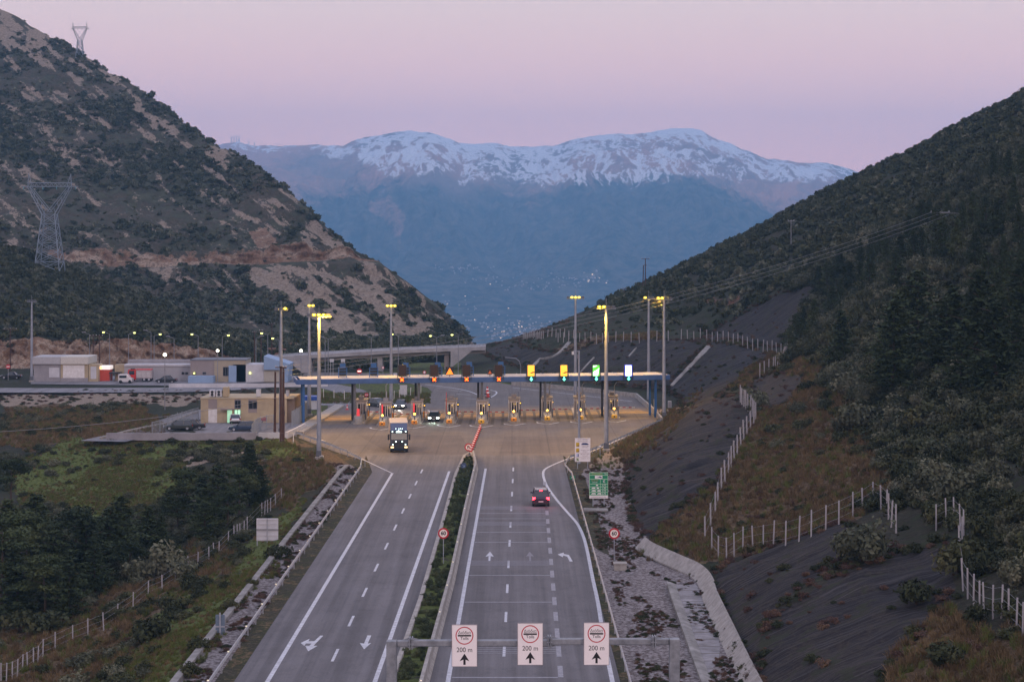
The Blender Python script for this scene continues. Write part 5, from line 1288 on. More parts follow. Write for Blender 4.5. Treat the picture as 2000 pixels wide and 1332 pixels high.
# double-armed and single street lamps along the far roads
M_LPOLE = mat('street_lamp_steel', (.26,.27,.30), .5, .5, var=.15)
def street_lamp(px_, py_, z, arm, lit, lab, em=None, group='street lamps beyond the toll plaza'):
    Y = (CH-z)*F/(py_-HY); X = (px_-CX)*Y/F; gzv = max(gz(X, Y), -.5)
    t = thing('street_lamp', lab, 'street lamp', (X, Y, gzv), 0, group); H_ = z-gzv
    MB().bar((0,0,0),(0,0,H_-.5),.11,.06,8).build('pole', M_LPOLE, t)
    for s_ in ((arm,) if arm else (-1, 1)):
        MB().bar((0,0,H_-.5),(s_*1.3,0,H_),.045,n=6).build('arm', M_LPOLE, t)
        hd = MB().box(s_*1.3-.4,s_*1.3+.4,-.15,.15,H_-.06,H_+.1).build('lamp_head', M_LPOLE, t)
        if lit: MB().lathe([(0,-.18),(.22,-.12),(.28,0),(.2,.1),(0,.12)],10).build('lamp_glass', em or E_GREENISH, t, loc=(s_*1.35,-.1,H_-.12))
        lit = lit and arm != 0
    if lit or arm == 0: pass
    return t
SLN = 'lit street lamp beyond the toll plaza'
for px_, py_, z, arm, lit, lab in ((214,648,9,-1,1,'lit street lamp above the red kiosk by the fire station'),(251,649,9,1,1,'lit street lamp right of the one above the red kiosk'),(301,652,9,1,1,'lit street lamp above the red fire engine'),(387,652,9,-1,1,'lit street lamp at the right end of the rock cut'),(434,654,9,1,1,'lit street lamp above the taupe building'),
        (295,645,9.5,-1,0,'unlit lamp pole close beside the lamp over the fire engine'),(340,657,8.8,-1,0,'unlit lamp pole in front of the rock cut'),(175,649,9,-1,0,'unlit lamp pole left of the red kiosk'),(523,650,9,-1,1,'lit street lamp left of the double wooden poles'),(500,656,9,1,0,'unlit lamp pole left of the lit lamp by the small red mound'),(545,660,8.5,-1,1,'small lit street lamp behind the mast with one lamp'),
        (635,656,9,-1,1,'lit street lamp behind the nearest left mast'),(778,652,9,0,1,'street lamp with two heads just right of the lit mast behind the canopy'),(725,655,9,0,0,'double-armed unlit lamp on the far road, left of the lit mast'),(641,658,8.6,0,0,'double-armed unlit lamp behind the canopy left end'),(853,655,9,0,1,'double-armed lamp over the bridge with its left head lit'),(895,653,9,-1,1,'lit street lamp at the right end of the bridge')):
    street_lamp(px_, py_, z, arm, lit, lab)
for px_, py_, z, l_ in ((425,686,6,'white globe lamp above the taupe building'),(588,686,6,'white globe lamp left of the bridge abutment'),(322,694,7.5,'lit lamp on a slim pole in front of the grey wall')):
    Y = 392.0 if px_ != 322 else 330.0; Yz = CH-(py_-HY)*Y/F; X = (px_-CX)*Y/F; t = thing('street_lamp', l_, 'street lamp', (X, Y, -.1), 0, 'street lamps beyond the toll plaza')
    MB().bar((0,0,0),(0,0,Yz),.08,.05,8).build('pole', M_LPOLE, t); MB().lathe([(0,-.3),(.25,-.2),(.32,0),(.25,.2),(0,.3)],12).build('lamp_glass', glow('white_globe_glass',(1.0,.93,.72),7), t, loc=(0,0,Yz+.2))
# ================================================================== SIGNS
def flat(pts, y=-.01): return MB().add([(x, y, z) for x, z in pts], [tuple(range(len(pts)))])
def ring(r0, r1, y, c=(0,0), n=36):
    vs = [(c[0]+r*math.cos(2*math.pi*i/n), y, c[1]+r*math.sin(2*math.pi*i/n)) for r in (r0, r1) for i in range(n)]
    return MB().add(vs, [(i, n+i, n+(i+1)%n, (i+1)%n) for i in range(n)])
# gantry over the approach lanes
GY = 101.0
M_GANT = mat('gantry_galvanised', (.30,.32,.34), .55, .5, var=.35, scale=1.6, dirt=(.17,.185,.20))
def gp(px_, py_, Y=GY): return (px_-CX)*Y/F, CH-(py_-HY)*Y/F
g = thing('sign_gantry', 'grey steel gantry spanning the approach lanes and carrying three toll signs', 'gantry', (0, GY, 0))
xl, zb = gp(765, 1254); xr, zr_ = gp(1317, 1252)
for x, zt in ((xl, gp(0,1250)[1]), (xr, gp(0,1246)[1])): MB().box(x-.27,x+.27,-.27,.27,-.1,zt).build('column', M_GANT, g, bevel=.03)
for x in (xl, xr): MB().box(x-.55,x+.55,-.5,.5,-.1,.35).build('footing', M_CONC, g, bevel=.03)
xs = [xl+.27, gp(803,0)[0], gp(1073,0)[0], gp(1277,0)[0], xr-.27]; zs = [gp(0,1256)[1], gp(0,1255)[1], gp(0,1252)[1], gp(0,1252)[1], gp(0,1252)[1]]
for k in range(4): MB().box(xs[k]+.005,xs[k+1]-.005,-.16,.16,zs[k]-.17,zs[k]+.17).build('beam', M_GANT, g, bevel=.05)
for x, z in zip(xs[1:4], zs[1:4]):
    fl = MB(); 
    for dx in (-.09,.03): fl.box(x+dx,x+dx+.06,-.3,.3,z-.3,z+.3)
    for dx, s_ in ((-.09,-1),(.09,1)):
        for zz in (-1, 1): fl.add([(x+dx,-.02,z+zz*.17),(x+dx+s_*.38,-.02,z+zz*.17),(x+dx,-.02,z+zz*.29),(x+dx,.02,z+zz*.17),(x+dx+s_*.38,.02,z+zz*.17),(x+dx,.02,z+zz*.29)], [(0,1,2),(3,5,4),(0,3,4,1),(1,4,5,2),(2,5,3,0)])
    fl.build('flange', M_GANT, g)
    for a in range(6): MB().bar((x-.14,.25*math.cos(a*1.05),z+.25*math.sin(a*1.05)),(x+.14,.25*math.cos(a*1.05),z+.25*math.sin(a*1.05)),.025,n=6).build('bolt', M_GALV, g)
for (a_, b__, c_, d_), lab in (((883,1217,932,1298),'left of the three white toll signs on the gantry, above the median side lane'),((1011,1214,1060,1295),'middle one of the three white toll signs on the gantry'),((1140,1213,1189,1295),'right of the three white toll signs on the gantry, over the edge line')):
    x0, z1 = gp(a_, b__); x1, z0 = gp(c_, d_); w, h = x1-x0, z1-z0; cx_, cz_ = (x0+x1)/2, (z0+z1)/2
    t = thing('toll_sign', lab, 'toll sign', (cx_, GY-.34, cz_))
    MB().box(-w/2,w/2,-.015,.03,-h/2,h/2).build('panel', M_SIGNW, t, bevel=.008)
    fr = MB()
    for q in (-1, 1): fr.box(q*w/2-.012,q*w/2+.012,-.025,.035,-h/2,h/2)
    for q in (-1, 1): fr.box(-w/2+.012,w/2-.012,-.025,.035,q*h/2-.012,q*h/2+.012)
    fr.build('rim', mat('sign_rim', (.30,.27,.27), .5), t)
    mb = MB()
    for q in (-.4,.4): mb.box(q*w-.03,q*w+.03,.03,.175,-h/2+.15,h/2-.15)
    mb.build('bracket', M_GALV, t)
    rz_ = h*.24
    ring(w*.315, w*.355, -.018, (0, rz_)).build('red_ring', M_RED, t)
    flat([(-.255*w,rz_-.032*w),(.255*w,rz_-.032*w),(.268*w,rz_-.016*w),(.268*w,rz_+.016*w),(.255*w,rz_+.032*w),(-.255*w,rz_+.032*w),(-.268*w,rz_+.016*w),(-.268*w,rz_-.016*w)], -.018).build('bar', M_BLACK, t)
    text_mesh('lettering', 'Διόδια', w*.168, M_BLACK, t, (0,-.018,rz_+.112*w)); text_mesh('lettering', 'Tolls', w*.168, M_BLACK, t, (0,-.018,rz_-.112*w))
    text_mesh('lettering', '200 m', w*.265, M_BLACK, t, (0,-.018,-h*.105), sx=.95)
    ar = [(0,-h*.19),(.195*w,-h*.375),(.045*w,-h*.335),(.045*w,-h*.46),(-.045*w,-h*.46),(-.045*w,-h*.335),(-.195*w,-h*.375)]
    MB().add([(x_, -.018, z_) for x_, z_ in ar], [(0,6,5,2,1),(2,5,4,3)]).build('arrow', M_BLACK, t)
# round speed signs
def round_sign(px_, py_, Y, dia, lab, cat, base=0.0, kind='60'):
    X = (px_-CX)*Y/F; Z = CH-(py_-HY)*Y/F; t = thing('road_sign', lab, cat, (X, Y, base)); z = Z-base; r = dia/2
    MB().bar((0,0,-.2),(0,0,z+r*.6),.035).build('pole', M_GALV, t)
    disc(r, 36, 0, .02).build('plate', M_RED if kind in ('60','U') else mat('dull_blue_plate', (.06,.09,.16), .5), t, loc=(0,-.06,z))
    if kind in ('60','U'):
        disc(r*.72, 36, 0, .004).build('face', mat('sign_face_cream', (.85,.76,.66), .4, var=.04), t, loc=(0,-.074,z))
    if kind == '60': text_mesh('lettering', '60', r*.98, M_BLACK, t, (0,-.080,z), sx=.95, bold=.012)
    if kind == 'U':
        pts = [(-.17,-.30),(-.17,.12),(-.10,.26),(.05,.26),(.14,.12),(.14,-.05)]
        mb = MB()
        for (a, b_) in zip(pts[:-1], pts[1:]): mb.bar((a[0]*r*1.3,-.080,a[1]*r*1.3),(b_[0]*r*1.3,-.080,b_[1]*r*1.3),.035*1.2,n=6)
        mb.add([(x_*r*1.3,-.082,z_*r*1.3) for x_, z_ in ((.14,-.28),(.30,-.02),(-.02,-.02))], [(0,1,2)])
        mb.build('u_turn_arrow', M_BLACK, t, loc=(0,0,z))
        MB().box(-r*.72,r*.72,-.088,-.080,-.035,.035).build('slash', M_RED, t, loc=(0,0,z)).rotation_euler = (0, R(45), 0)
    return t
round_sign(866, 1041, 168, .96, 'round red and white 60 sign standing in the median hedge', 'speed sign')
round_sign(1199.5, 1041.5, 170, .98, 'round red and white 60 sign on the gravel right of the lanes', 'speed sign')
round_sign(915, 873, 262, 1.06, 'round no U-turn sign at the toll end of the median', 'road sign', 0, 'U')
t = round_sign(905.5, 909, 236, .72, 'round blue sign on a low post inside the median tip', 'road sign', .1, 'B')
text_mesh('arrow', '↘', .6, mat('sign_pale_blue', (.25,.35,.5), .5), t, (0,-.075,CH-(909-HY)*236/F-.1))
# white payment sign
def panel_sign(px0, px1, py0, py1, Y, legs, lab, base=0.0, m=M_SIGNW, cat='information sign', name='information_sign'):
    x0, z1 = gp(px0, py0, Y); x1, z0 = gp(px1, py1, Y); t = thing(name, lab, cat, ((x0+x1)/2, Y, base)); w, h = x1-x0, z1-z0
    MB().box(-w/2,w/2,-.03,.03,z0-base,z1-base).build('panel', m, t, bevel=.01)
    for q in legs: MB().box(q*w-.05,q*w+.05,.035,.13,-.3,z1-base-.1).build('leg', M_GALV, t)
    return t, w, h, z0-base, z1-base
M_INK = mat('brown_ink', (.16,.09,.075), .5)
t, w, h, z0, z1 = panel_sign(1123, 1153, 855.5, 901.5, 242, (-.33,.33), 'tall white sign listing means of payment, with yellow and blue pictograms', 0)
def tx(t, s, x, z, size, m=None, sx=1.0, al='CENTER', y=-.036, b=0): return text_mesh('lettering', s, size, m or M_INK, t, (x, y, z), align=al, sx=sx, bold=b)
H_ = h
tx(t, 'ΤΡΟΠΟΙ ΠΛΗΡΩΜΗΣ', 0, z1-.045*H_, .15, sx=1.0); tx(t, 'MODES of PAYMENT', 0, z1-.115*H_, .15, sx=1.0)
for f_ in (.17, .635, .805): MB().box(-w*.47,w*.47,-.036,-.032,z1-f_*H_-.012,z1-f_*H_+.012).build('rule', mat('sign_rule',(.45,.34,.30),.5), t)
M_SY = mat('sign_yellow', (.62,.40,.02), .4, var=.15)
for f0, f1 in ((.19,.365),(.43,.60)):
    p_ = MB().box(-w*.43,-w*.22,-.042,-.034,z1-f1*H_,z1-f0*H_).build('pictogram', M_SY, t)
    flat([(-w*.42,z1-f1*H_+.05),(-w*.23,z1-f1*H_+.05),(-w*.23,z1-f1*H_+.22),(-w*.33,z1-f1*H_+.12)], -.046).build('symbol', M_INK, p_)
p_ = MB().box(-w*.42,-w*.24,-.042,-.034,z1-.79*H_,z1-.66*H_).build('pictogram', mat('sign_pale_lilac',(.62,.66,.82),.4), t); flat([(-w*.34,z1-.785*H_),(-w*.26,z1-.785*H_),(-w*.26,z1-.665*H_),(-w*.34,z1-.69*H_),(-w*.31,z1-.73*H_)], -.046).build('symbol', mat('sign_navy',(.03,.04,.14),.5), p_)
p_ = MB().box(-w*.42,-w*.24,-.042,-.034,z1-.97*H_,z1-.84*H_).build('pictogram', mat('sign_pale_green',(.55,.60,.42),.4), t); flat([(-w*.40,z1-.86*H_),(-w*.34,z1-.86*H_),(-w*.26,z1-.95*H_),(-w*.32,z1-.955*H_)], -.046).build('symbol', mat('sign_dark_green',(.04,.10,.03),.5), p_)
flat([(-w*.08,z1-.285*H_),(w*.38,z1-.285*H_),(w*.38,z1-.245*H_),(w*.25,z1-.205*H_),(w*.02,z1-.205*H_),(-w*.08,z1-.24*H_)], -.036).build('emblem', mat('sign_navy',(.03,.04,.14),.5), t)
for f_, s_ in ((.335,'ΗΛΕΚΤΡΟΝΙΚΑ'),(.395,'ELECTRONIC'),(.51,'ΜΕ ΚΑΡΤΑ · CARD'),(.575,'ΚΕΡΜΑΤΑ'),(.685,'ΜΕΤΡΗΤΑ · COINS'),(.755,'ΧΑΡΤΟΝ/ΤΑ'),(.87,'ΑΥΤΟΜΑΤΑ · AUTO')): tx(t, s_, w*.16, z1-f_*H_, .125)
# green tariff board
M_GRN = mat('sign_green', (.01,.24,.11), .4, var=.06); M_LG = mat('sign_line_green', (.42,.66,.42), .4)
t, w, h, z0, z1 = panel_sign(1151, 1187.5, 922.5, 973, 207, (-.3,.3), 'green tariff board with rows of prices beside the gravel', 0, M_LG)
rows_ = [(.02,.095),(.12,.24),(.265,.43),(.455,.54),(.565,.645),(.67,.75),(.775,.87)]
for k, (a, b_) in enumerate(rows_):
    if k < 2: MB().box(-w*.475,w*.475,-.036,-.031,z1-b_*h,z1-a*h).build('field', M_GRN, t)
    else:
        MB().box(-w*.475,w*.08,-.036,-.031,z1-b_*h,z1-a*h).build('field', M_GRN, t); MB().box(w*.105,w*.475,-.036,-.031,z1-b_*h,z1-a*h).build('field', M_GRN, t)
MB().box(-w*.5,w*.5,-.037,-.031,z0,z1-.89*h).build('field', M_SIGNW, t)
M_SYL = mat('sign_olive_yellow', (.62,.56,.12), .4)
tx(t, 'ΣΤΑΘΜΟΣ ΔΙΟΔΙΩΝ', -w*.12, z1-.058*h, .17, M_SYL, y=-.040, sx=.8); tx(t, 'TOLL', w*.38, z1-.058*h, .17, M_SIGNW, y=-.040, sx=.8)
MB().box(-w*.2,w*.2,-.042,-.037,z1-.235*h,z1-.125*h).build('emblem_field', M_SIGNW, t)
flat([(-w*.17,z1-.205*h),(0,z1-.195*h),(w*.16,z1-.215*h),(w*.17,z1-.18*h),(w*.06,z1-.145*h),(0,z1-.175*h)], -.045).build('emblem', mat('sign_navy',(.03,.04,.14),.5), t)
tx(t, 'ΚΑΤΗΓΟΡΙΑ', -w*.2, z1-.315*h, .18, mat('sign_orange_ink',(.65,.30,.10),.4), y=-.040, sx=.75); tx(t, 'CATEGORY', -w*.2, z1-.385*h, .15, M_SIGNW, y=-.040, sx=.75); tx(t, '€', w*.29, z1-.35*h, .42, M_SIGNW, y=-.040)
for k, (a, b_) in enumerate(rows_[3:]):
    zc_ = z1-(a+b_)/2*h
    tx(t, ['0.75','1.90','4.75','6.70'][k], w*.29, zc_, .24, M_SIGNW, y=-.040)
    def veh(x0, L_): return [(x0,zc_-.05),(x0+L_,zc_-.05),(x0+L_,zc_+.0),(x0+L_*.85,zc_+.08),(x0+L_*.3,zc_+.08),(x0+L_*.1,zc_+.0)]
    for x0, L_ in ([(-.32,.26)],[(-.8,.45),(-.25,.3)],[(-.8,.5),(-.2,.42)],[(-.85,.55),(-.2,.5)])[k]: flat(veh(x0, L_), -.040).build('vehicle_pictogram', M_SIGNW, t)
tx(t, 'ΤΑ ΔΙΟΔΙΑ ΠΕΡΙΛΑΜΒΑΝΟΥΝ ΦΠΑ', 0, z0+.05*h, .11, y=-.041, sx=.9)
t, w, h, z0, z1 = panel_sign(1113, 1123.5, 929, 936, 230, (0,), 'tiny green direction plate on a post by the right guardrail', 0, M_GRN, 'direction sign', 'direction_sign')
tx(t, 'Α5', 0, (z0+z1)/2, .36, M_SIGNW, y=-.037)
# backs of signs on the left bank
t, w, h, z0, z1 = panel_sign(501, 543.5, 1012, 1056, 184, (-.47,0,.47), 'back of a large white two-panel sign on three legs on the left bank', -1.6, M_PALE, 'sign')
mb = MB(); [mb.box(-w/2,w/2,-.08,-.034,z0+f_*h-.02,z0+f_*h+.02) for f_ in (.05,.25,.45,.55,.75,.95)]; mb.build('rail', M_PALE, t)
MB().box(-.035,.035,-.13,-.081,z0-.6,z1).build('upright', M_GALV, t); MB().box(-w/2,w/2,-.12,-.081,z0+h*.49,z0+h*.51).build('rail', M_GREYM, t)
t, w, h, z0, z1 = panel_sign(421, 439, 1200, 1246, 138, (0,), 'back of a narrow blue-grey sign on one pole beside the left kerb', -.9, mat('sign_back_slate', (.13,.18,.24), .6, var=.2), 'sign')
MB().box(-.05,.05,-.13,-.035,z0-.8,z1+.15).build('upright', M_GALV, t); MB().box(-w/2,w/2,-.06,-.032,z0+h*.47,z0+h*.53).build('rail', M_GALV, t)
# small signs near and beyond the plaza
def small_round(px_, py_, Y, dia, base_y, lab, ring_=True, bar_=False, em=None):
    X, Z = gp(px_, py_, Y); zb = -.1; t = thing('road_sign', lab, 'road sign', (X, Y, zb)); z = Z-zb
    MB().bar((0,0,0),(0,0,z),.05).build('pole', M_GALV, t); disc(dia/2, 24, 0, .03).build('plate', M_RED, t, loc=(0,-.08,z))
    if ring_: disc(dia*.32, 20, 0, .01).build('face', M_SIGNW, t, loc=(0,-.10,z))
    if bar_: MB().box(-dia*.33,dia*.33,-.12,-.10,-dia*.1,dia*.1).build('bar', em or M_SIGNW, t, loc=(0,0,z))
small_round(702, 725, 372, 1.05, 0, 'lit red no-entry sign behind the canopy between the two sign backs', False, True, glow('lit_white_bar',(1,.85,.75),1.4))
small_round(716, 771, 352, .75, 0, 'red no-entry sign by the grass island behind the left toll lanes', False, True)
small_round(748, 718, 420, .6, 0, 'small faint red ring sign under the bridge')
small_round(16, 716, 402, .95, 0, 'round red sign at the far left by the fire station road', False, True)
small_round(829, 727, 400, .7, 0, 'small pale round sign on the slope under the bridge', True)
q = G(915, 797); 
for px_, py_, wd, ht, l_ in ((788,762,14,20,'back of a large grey sign behind the left toll lanes'),(648,704,8,6,'small white sign plate under the left part of the bridge'),(670,704,8,6,'small white sign plate under the bridge, right of its twin'),(664,722,6,10,'narrow white plate left of the leftmost sign back'),(772,732,8,7,'white box plate left of the dark signs behind the canopy')):
    Y = 360 if py_ > 750 else 408; X, Z = gp(px_, py_, Y); t = thing('sign_plate', l_, 'sign', (X, Y, -.1)); w_, h_ = wd*Y/F, ht*Y/F
    MB().box(-w_/2,w_/2,-.04,.04,Z-h_/2+.1,Z+h_/2+.1).build('panel', M_PALE, t); 
    for q in (-.3,.3): MB().box(q*w_-.05,q*w_+.05,.05,.12,0,Z+h_/2).build('leg', M_GALV, t)
# delineator cone left lanes
q = G(678, 800); t = thing('traffic_cone', 'red and white cone by the kerb left of the toll lanes', 'traffic cone', tuple(q)); MB().lathe([(.35,0),(.35,.05),(.2,.05),(.05,.9),(0,.92)],12).build('cone', M_REDP, t); MB().lathe([(.158,.3),(.115,.55)],12).build('band', M_WHITE, t)
q = G(1208, 1110); t = thing('concrete_box', 'square concrete inspection box on the gravel by the drain', 'concrete box', (9.4, 166, -.05)); MB().box(-.55,.55,-.5,.5,0,.55).build('body', M_CONC, t, bevel=.04); MB().box(-.6,.6,-.55,.55,.55,.66).build('lid', M_CONC, t, bevel=.02)
q = G(1170, 999); t = thing('concrete_slab', 'pale concrete slab lying on the gravel below the green board', 'concrete slab', (8.9, 203, 0)); MB().box(-1.3,1.3,-.9,.9,-.05,.18).build('slab', M_CONCD, t, bevel=.05)

# ================================================================== VEHICLES
GL = mat('car_glass', (.02,.03,.04), .06, 0, var=.1, spec=.9)
def paint(n, c, d=None): return mat(n, c, .28, .35, var=.06, scale=.8, coat=.6, dirt=d)
def ringsec(y, hw, z0, z1, ch=.12):
    return [(-hw+ch,y,z0),(hw-ch,y,z0),(hw,y,z0+ch),(hw,y,z1-ch*1.4),(hw-ch*.9,y,z1),(-hw+ch*.9,y,z1),(-hw,y,z1-ch*1.4),(-hw,y,z0+ch)]
def wheel(t, x, y, r, w=.22):
    wh = MB().bar((-w/2,0,0),(w/2,0,0),r,n=18).build('wheel', M_RUB, t, loc=(x, y, r))
    MB().bar((-w/2-.01,0,0),(w/2+.01,0,0),r*.6,n=12).build('rim', M_GALV, wh)
def car(label, loc, rz, pm, L=4.5, Wd=1.8, H_=1.5, style='hatch', head=None, tail=None, cat='car', name='car', group=None, third=False):
    """nose towards +y of its own frame"""
    t = thing(name, label, cat, loc, rz, group); hw = Wd/2; h1 = H_*.60; y0, y1 = -L/2, L/2
    st = [(y0,hw*.86,.38,h1*.80),(y0+.12,hw*.96,.26,h1*.98),(y0+.7,hw,.2,h1),(0,hw,.2,h1),(y1-1.1,hw,.2,h1*.97),(y1-.35,hw*.95,.24,h1*.80),(y1,hw*.80,.34,h1*.62)]
    body = MB().loft([ringsec(*s) for s in st]).build('body', pm, t, bevel=.04)
    rb = {'hatch': y0+.25, 'suv': y0+.18, 'sedan': y0+.95}[style]; rt = {'hatch': y0+.75, 'suv': y0+.42, 'sedan': y0+1.5}[style]; fb, ft = y1-1.15, y1-1.95
    lo, hi = h1-.04, H_-.06
    MB().add([(-hw*.93,rb,lo),(hw*.93,rb,lo),(hw*.93,fb,lo),(-hw*.93,fb,lo),(-hw*.74,rt,hi),(hw*.74,rt,hi),(hw*.74,ft,hi),(-hw*.74,ft,hi)], [(0,1,5,4),(1,2,6,5),(2,3,7,6),(3,0,4,7),(4,5,6,7)]).build('windows', GL, t, bevel=.03)
    MB().loft([[(-hw*.72,rt-.04,hi-.02),(hw*.72,rt-.04,hi-.02),(hw*.66,rt,hi+.07),(-hw*.66,rt,hi+.07)],[(-hw*.74,ft+.02,hi-.02),(hw*.74,ft+.02,hi-.02),(hw*.68,ft-.05,hi+.07),(-hw*.68,ft-.05,hi+.07)]]).build('roof', pm, t, bevel=.03)
    mb = MB()
    for s_ in (-1, 1):
        for (ya, yb_) in ((rb, rt), (fb, ft)): mb.bar((s_*hw*.93,ya,lo),(s_*hw*.73,yb_,hi+.03),.045,n=6)
        ym = (rt+ft)/2; mb.bar((s_*hw*.95,ym,lo),(s_*hw*.75,ym,hi+.02),.035,n=6)
    mb.build('pillars', pm, t)
    for s_ in (-1, 1):
        wheel(t, s_*(hw-.12), y1-.85, .33); wheel(t, s_*(hw-.12), y0+.85, .33)
        MB().box(s_*(hw+.08)-.1,s_*(hw+.08)+.1,-.06,.06,-.07,.08).build('mirror', pm, t, loc=(0,fb-.25,h1+.1))
        MB().box(s_*hw*.72-.2,s_*hw*.72+.2,-.06,.05,-.09,.09).build('headlight', head or M_PALE, t, loc=(0,y1-.02,h1*.72), bevel=.03)
        MB().box(s_*hw*.80-.15,s_*hw*.80+.15,-.05,.06,-.16,.12).build('tail_light', tail or mat('tail_glass_off',(.25,.02,.02),.2), t, loc=(0,y0+.06,h1*.86), bevel=.03)
    MB().box(-.26,.26,-.02,.02,-.06,.06).build('number_plate', M_PALE, t, loc=(0,y0-.03,h1*.55)); MB().box(-.26,.26,-.02,.02,-.06,.06).build('number_plate', M_PALE, t, loc=(0,y1+.02,.42))
    MB().box(-hw*.9,hw*.9,y0-.06,y0+.1,.28,.50).build('bumper', M_DARK, t, bevel=.03); MB().box(-hw*.45,hw*.45,y1-.08,y1+.01,.5,.62).build('grille', M_DARK, t)
    if third: MB().box(-.14,.14,-.05,.03,-.04,.04).build('brake_light', E_TAIL, t, loc=(0,rt-.02,hi+.0))
    return t
P_NAVY = paint('dark_plum_paint', (.035,.025,.045)); P_BLACK = paint('black_paint', (.02,.022,.025)); P_DBLUE = paint('dark_blue_paint', (.03,.05,.09)); P_WHITE = paint('white_car_paint', (.66,.66,.66)); P_GREYC = paint('grey_green_paint', (.05,.06,.055)); P_REDC = paint('red_car_paint', (.38,.03,.03))
c = G(1056.5, 990)
suv = car('dark SUV with lit red brake lights driving towards the toll lanes', (c.x, c.y+2.3, 0), 0, P_NAVY, 4.6, 1.86, 1.78, 'suv', None, E_TAIL, 'SUV', 'suv', None, True)
for s_ in (-1, 1): MB().bar((s_*.62,-1.7,1.83),(s_*.62,.4,1.83),.03,n=6).build('roof_rail', M_GALV, suv)
for s_ in (-1, 1): lamp_light(suv, (s_*.75,-2.7,.85), 14, (1,.05,.06), rad=.1)
c = G(847, 824); k_ = car('dark car with dazzling headlights leaving the third toll lane from the left', (c.x, c.y+2.2, 0), R(180), P_GREYC, 4.3, 1.8, 1.45, 'hatch', E_HEADG)
lamp_light(k_, (0, 2.5, .7), 420, (.75,1.0,.8), 'SPOT', .2, aim=(0, 9, -.4), size=80)
c = G(781, 799.5); k_ = car('dark car with yellowish headlights approaching from behind the toll booths', (c.x, c.y+2.2, 0), R(176), P_BLACK, 4.6, 1.85, 1.5, 'sedan', E_HEAD)
lamp_light(k_, (0, 2.5, .7), 260, (1.0,.9,.75), 'SPOT', .2, aim=(0, 9, -.4), size=80)
c = G(737, 796); k_ = car('grey car with one bright headlight behind the leftmost toll island', (c.x, c.y+2.2, 0), R(215), P_GREYC, 4.4, 1.8, 1.45, 'hatch', E_HEAD)
PK = 'cars parked behind the wall of the toll office'
for px_, py_, rz_, pm, st_, l_ in ((346,843,R(100),P_GREYC,'suv','dark green-grey car parked at the left corner of the yard wall'),(371,841,R(95),P_BLACK,'sedan','black car parked beside the green-grey one behind the wall'),(474,843,R(90),P_DBLUE,'hatch','dark blue car parked low behind the middle of the wall'),
        (455,828,R(10),P_WHITE,'hatch','white car parked at the door of the beige toll office'),(496,826,R(80),P_REDC,'hatch','red car half hidden by the fence right of the white car'),(323,748,R(90),P_BLACK,'sedan','small dark car in front of the long grey wall'),(20,741,R(90),P_BLACK,'sedan','dark car at the far left edge by the fire station')):
    c = G(px_, py_); car(l_, (c.x, c.y+(0.9 if abs(rz_) > 1 else 2.2), gz(c.x, c.y, 0)+.05), rz_, pm, 4.4, 1.8, 1.5, st_, None, None, 'car', 'parked_car', PK if px_ > 330 else None)
# truck
c = G(779.5, 884)
tr = thing('truck', 'dark box truck with a lit cab coming from the toll lanes', 'truck', (c.x, c.y, 0), R(184.7))
M_CAB = paint('truck_cab_blue_black', (.012,.022,.04)); M_BOX = mat('truck_box_panel', (.40,.35,.33), .6, var=.12, scale=.7)
cb = MB().loft([[(-1.22,-2.15,.55),(1.22,-2.15,.55),(1.22,-2.15,3.05),(-1.22,-2.15,3.05)],[(-1.22,-.12,.45),(1.22,-.12,.45),(1.22,-.32,3.0),(-1.22,-.32,3.0)],[(-1.15,0,.5),(1.15,0,.5),(1.12,-.25,2.9),(-1.12,-.25,2.9)]]).build('cab', M_CAB, tr, bevel=.08)
MB().add([(-1.08,-.045,1.78),(1.08,-.045,1.78),(1.05,-.20,2.62),(-1.05,-.20,2.62)], [(1,0,3,2)]).build('windshield', mat('windshield_glass', (.16,.17,.165), .15, spec=.9), tr)
MB().loft([[(-1.15,-.35,3.0),(1.15,-.35,3.0),(1.1,-.5,3.1),(-1.1,-.5,3.1)],[(-1.15,-1.9,3.0),(1.15,-1.9,3.0),(1.15,-1.85,3.86),(-1.15,-1.85,3.86)]]).build('roof_deflector', paint('truck_top_blue', (.04,.06,.14)), tr)
MB().box(-1.27,1.27,-8.6,-2.35,1.0,4.0).build('cargo_box', M_BOX, tr, bevel=.04)
MB().box(-1.2,1.2,-3.1,-2.0,3.87,3.97).build('box_top_edge', M_WHITE, tr)
MB().box(-.5,.5,-8.3,-.4,.55,.95).build('chassis', M_DARK, tr)
gr = MB(); gr.box(-.85,.85,0,.05,.62,1.55); gr.build('grille', M_DARK, tr)
mb = MB(); [mb.box(-.8,.8,.052,.075,.72+k*.17,.76+k*.17) for k in range(5)]; mb.build('grille_bar', mat('grille_chrome',(.12,.13,.15),.3,.8), tr)
MB().box(-1.22,1.22,-.1,.14,.28,.60).build('bumper', M_CAB, tr, bevel=.05)
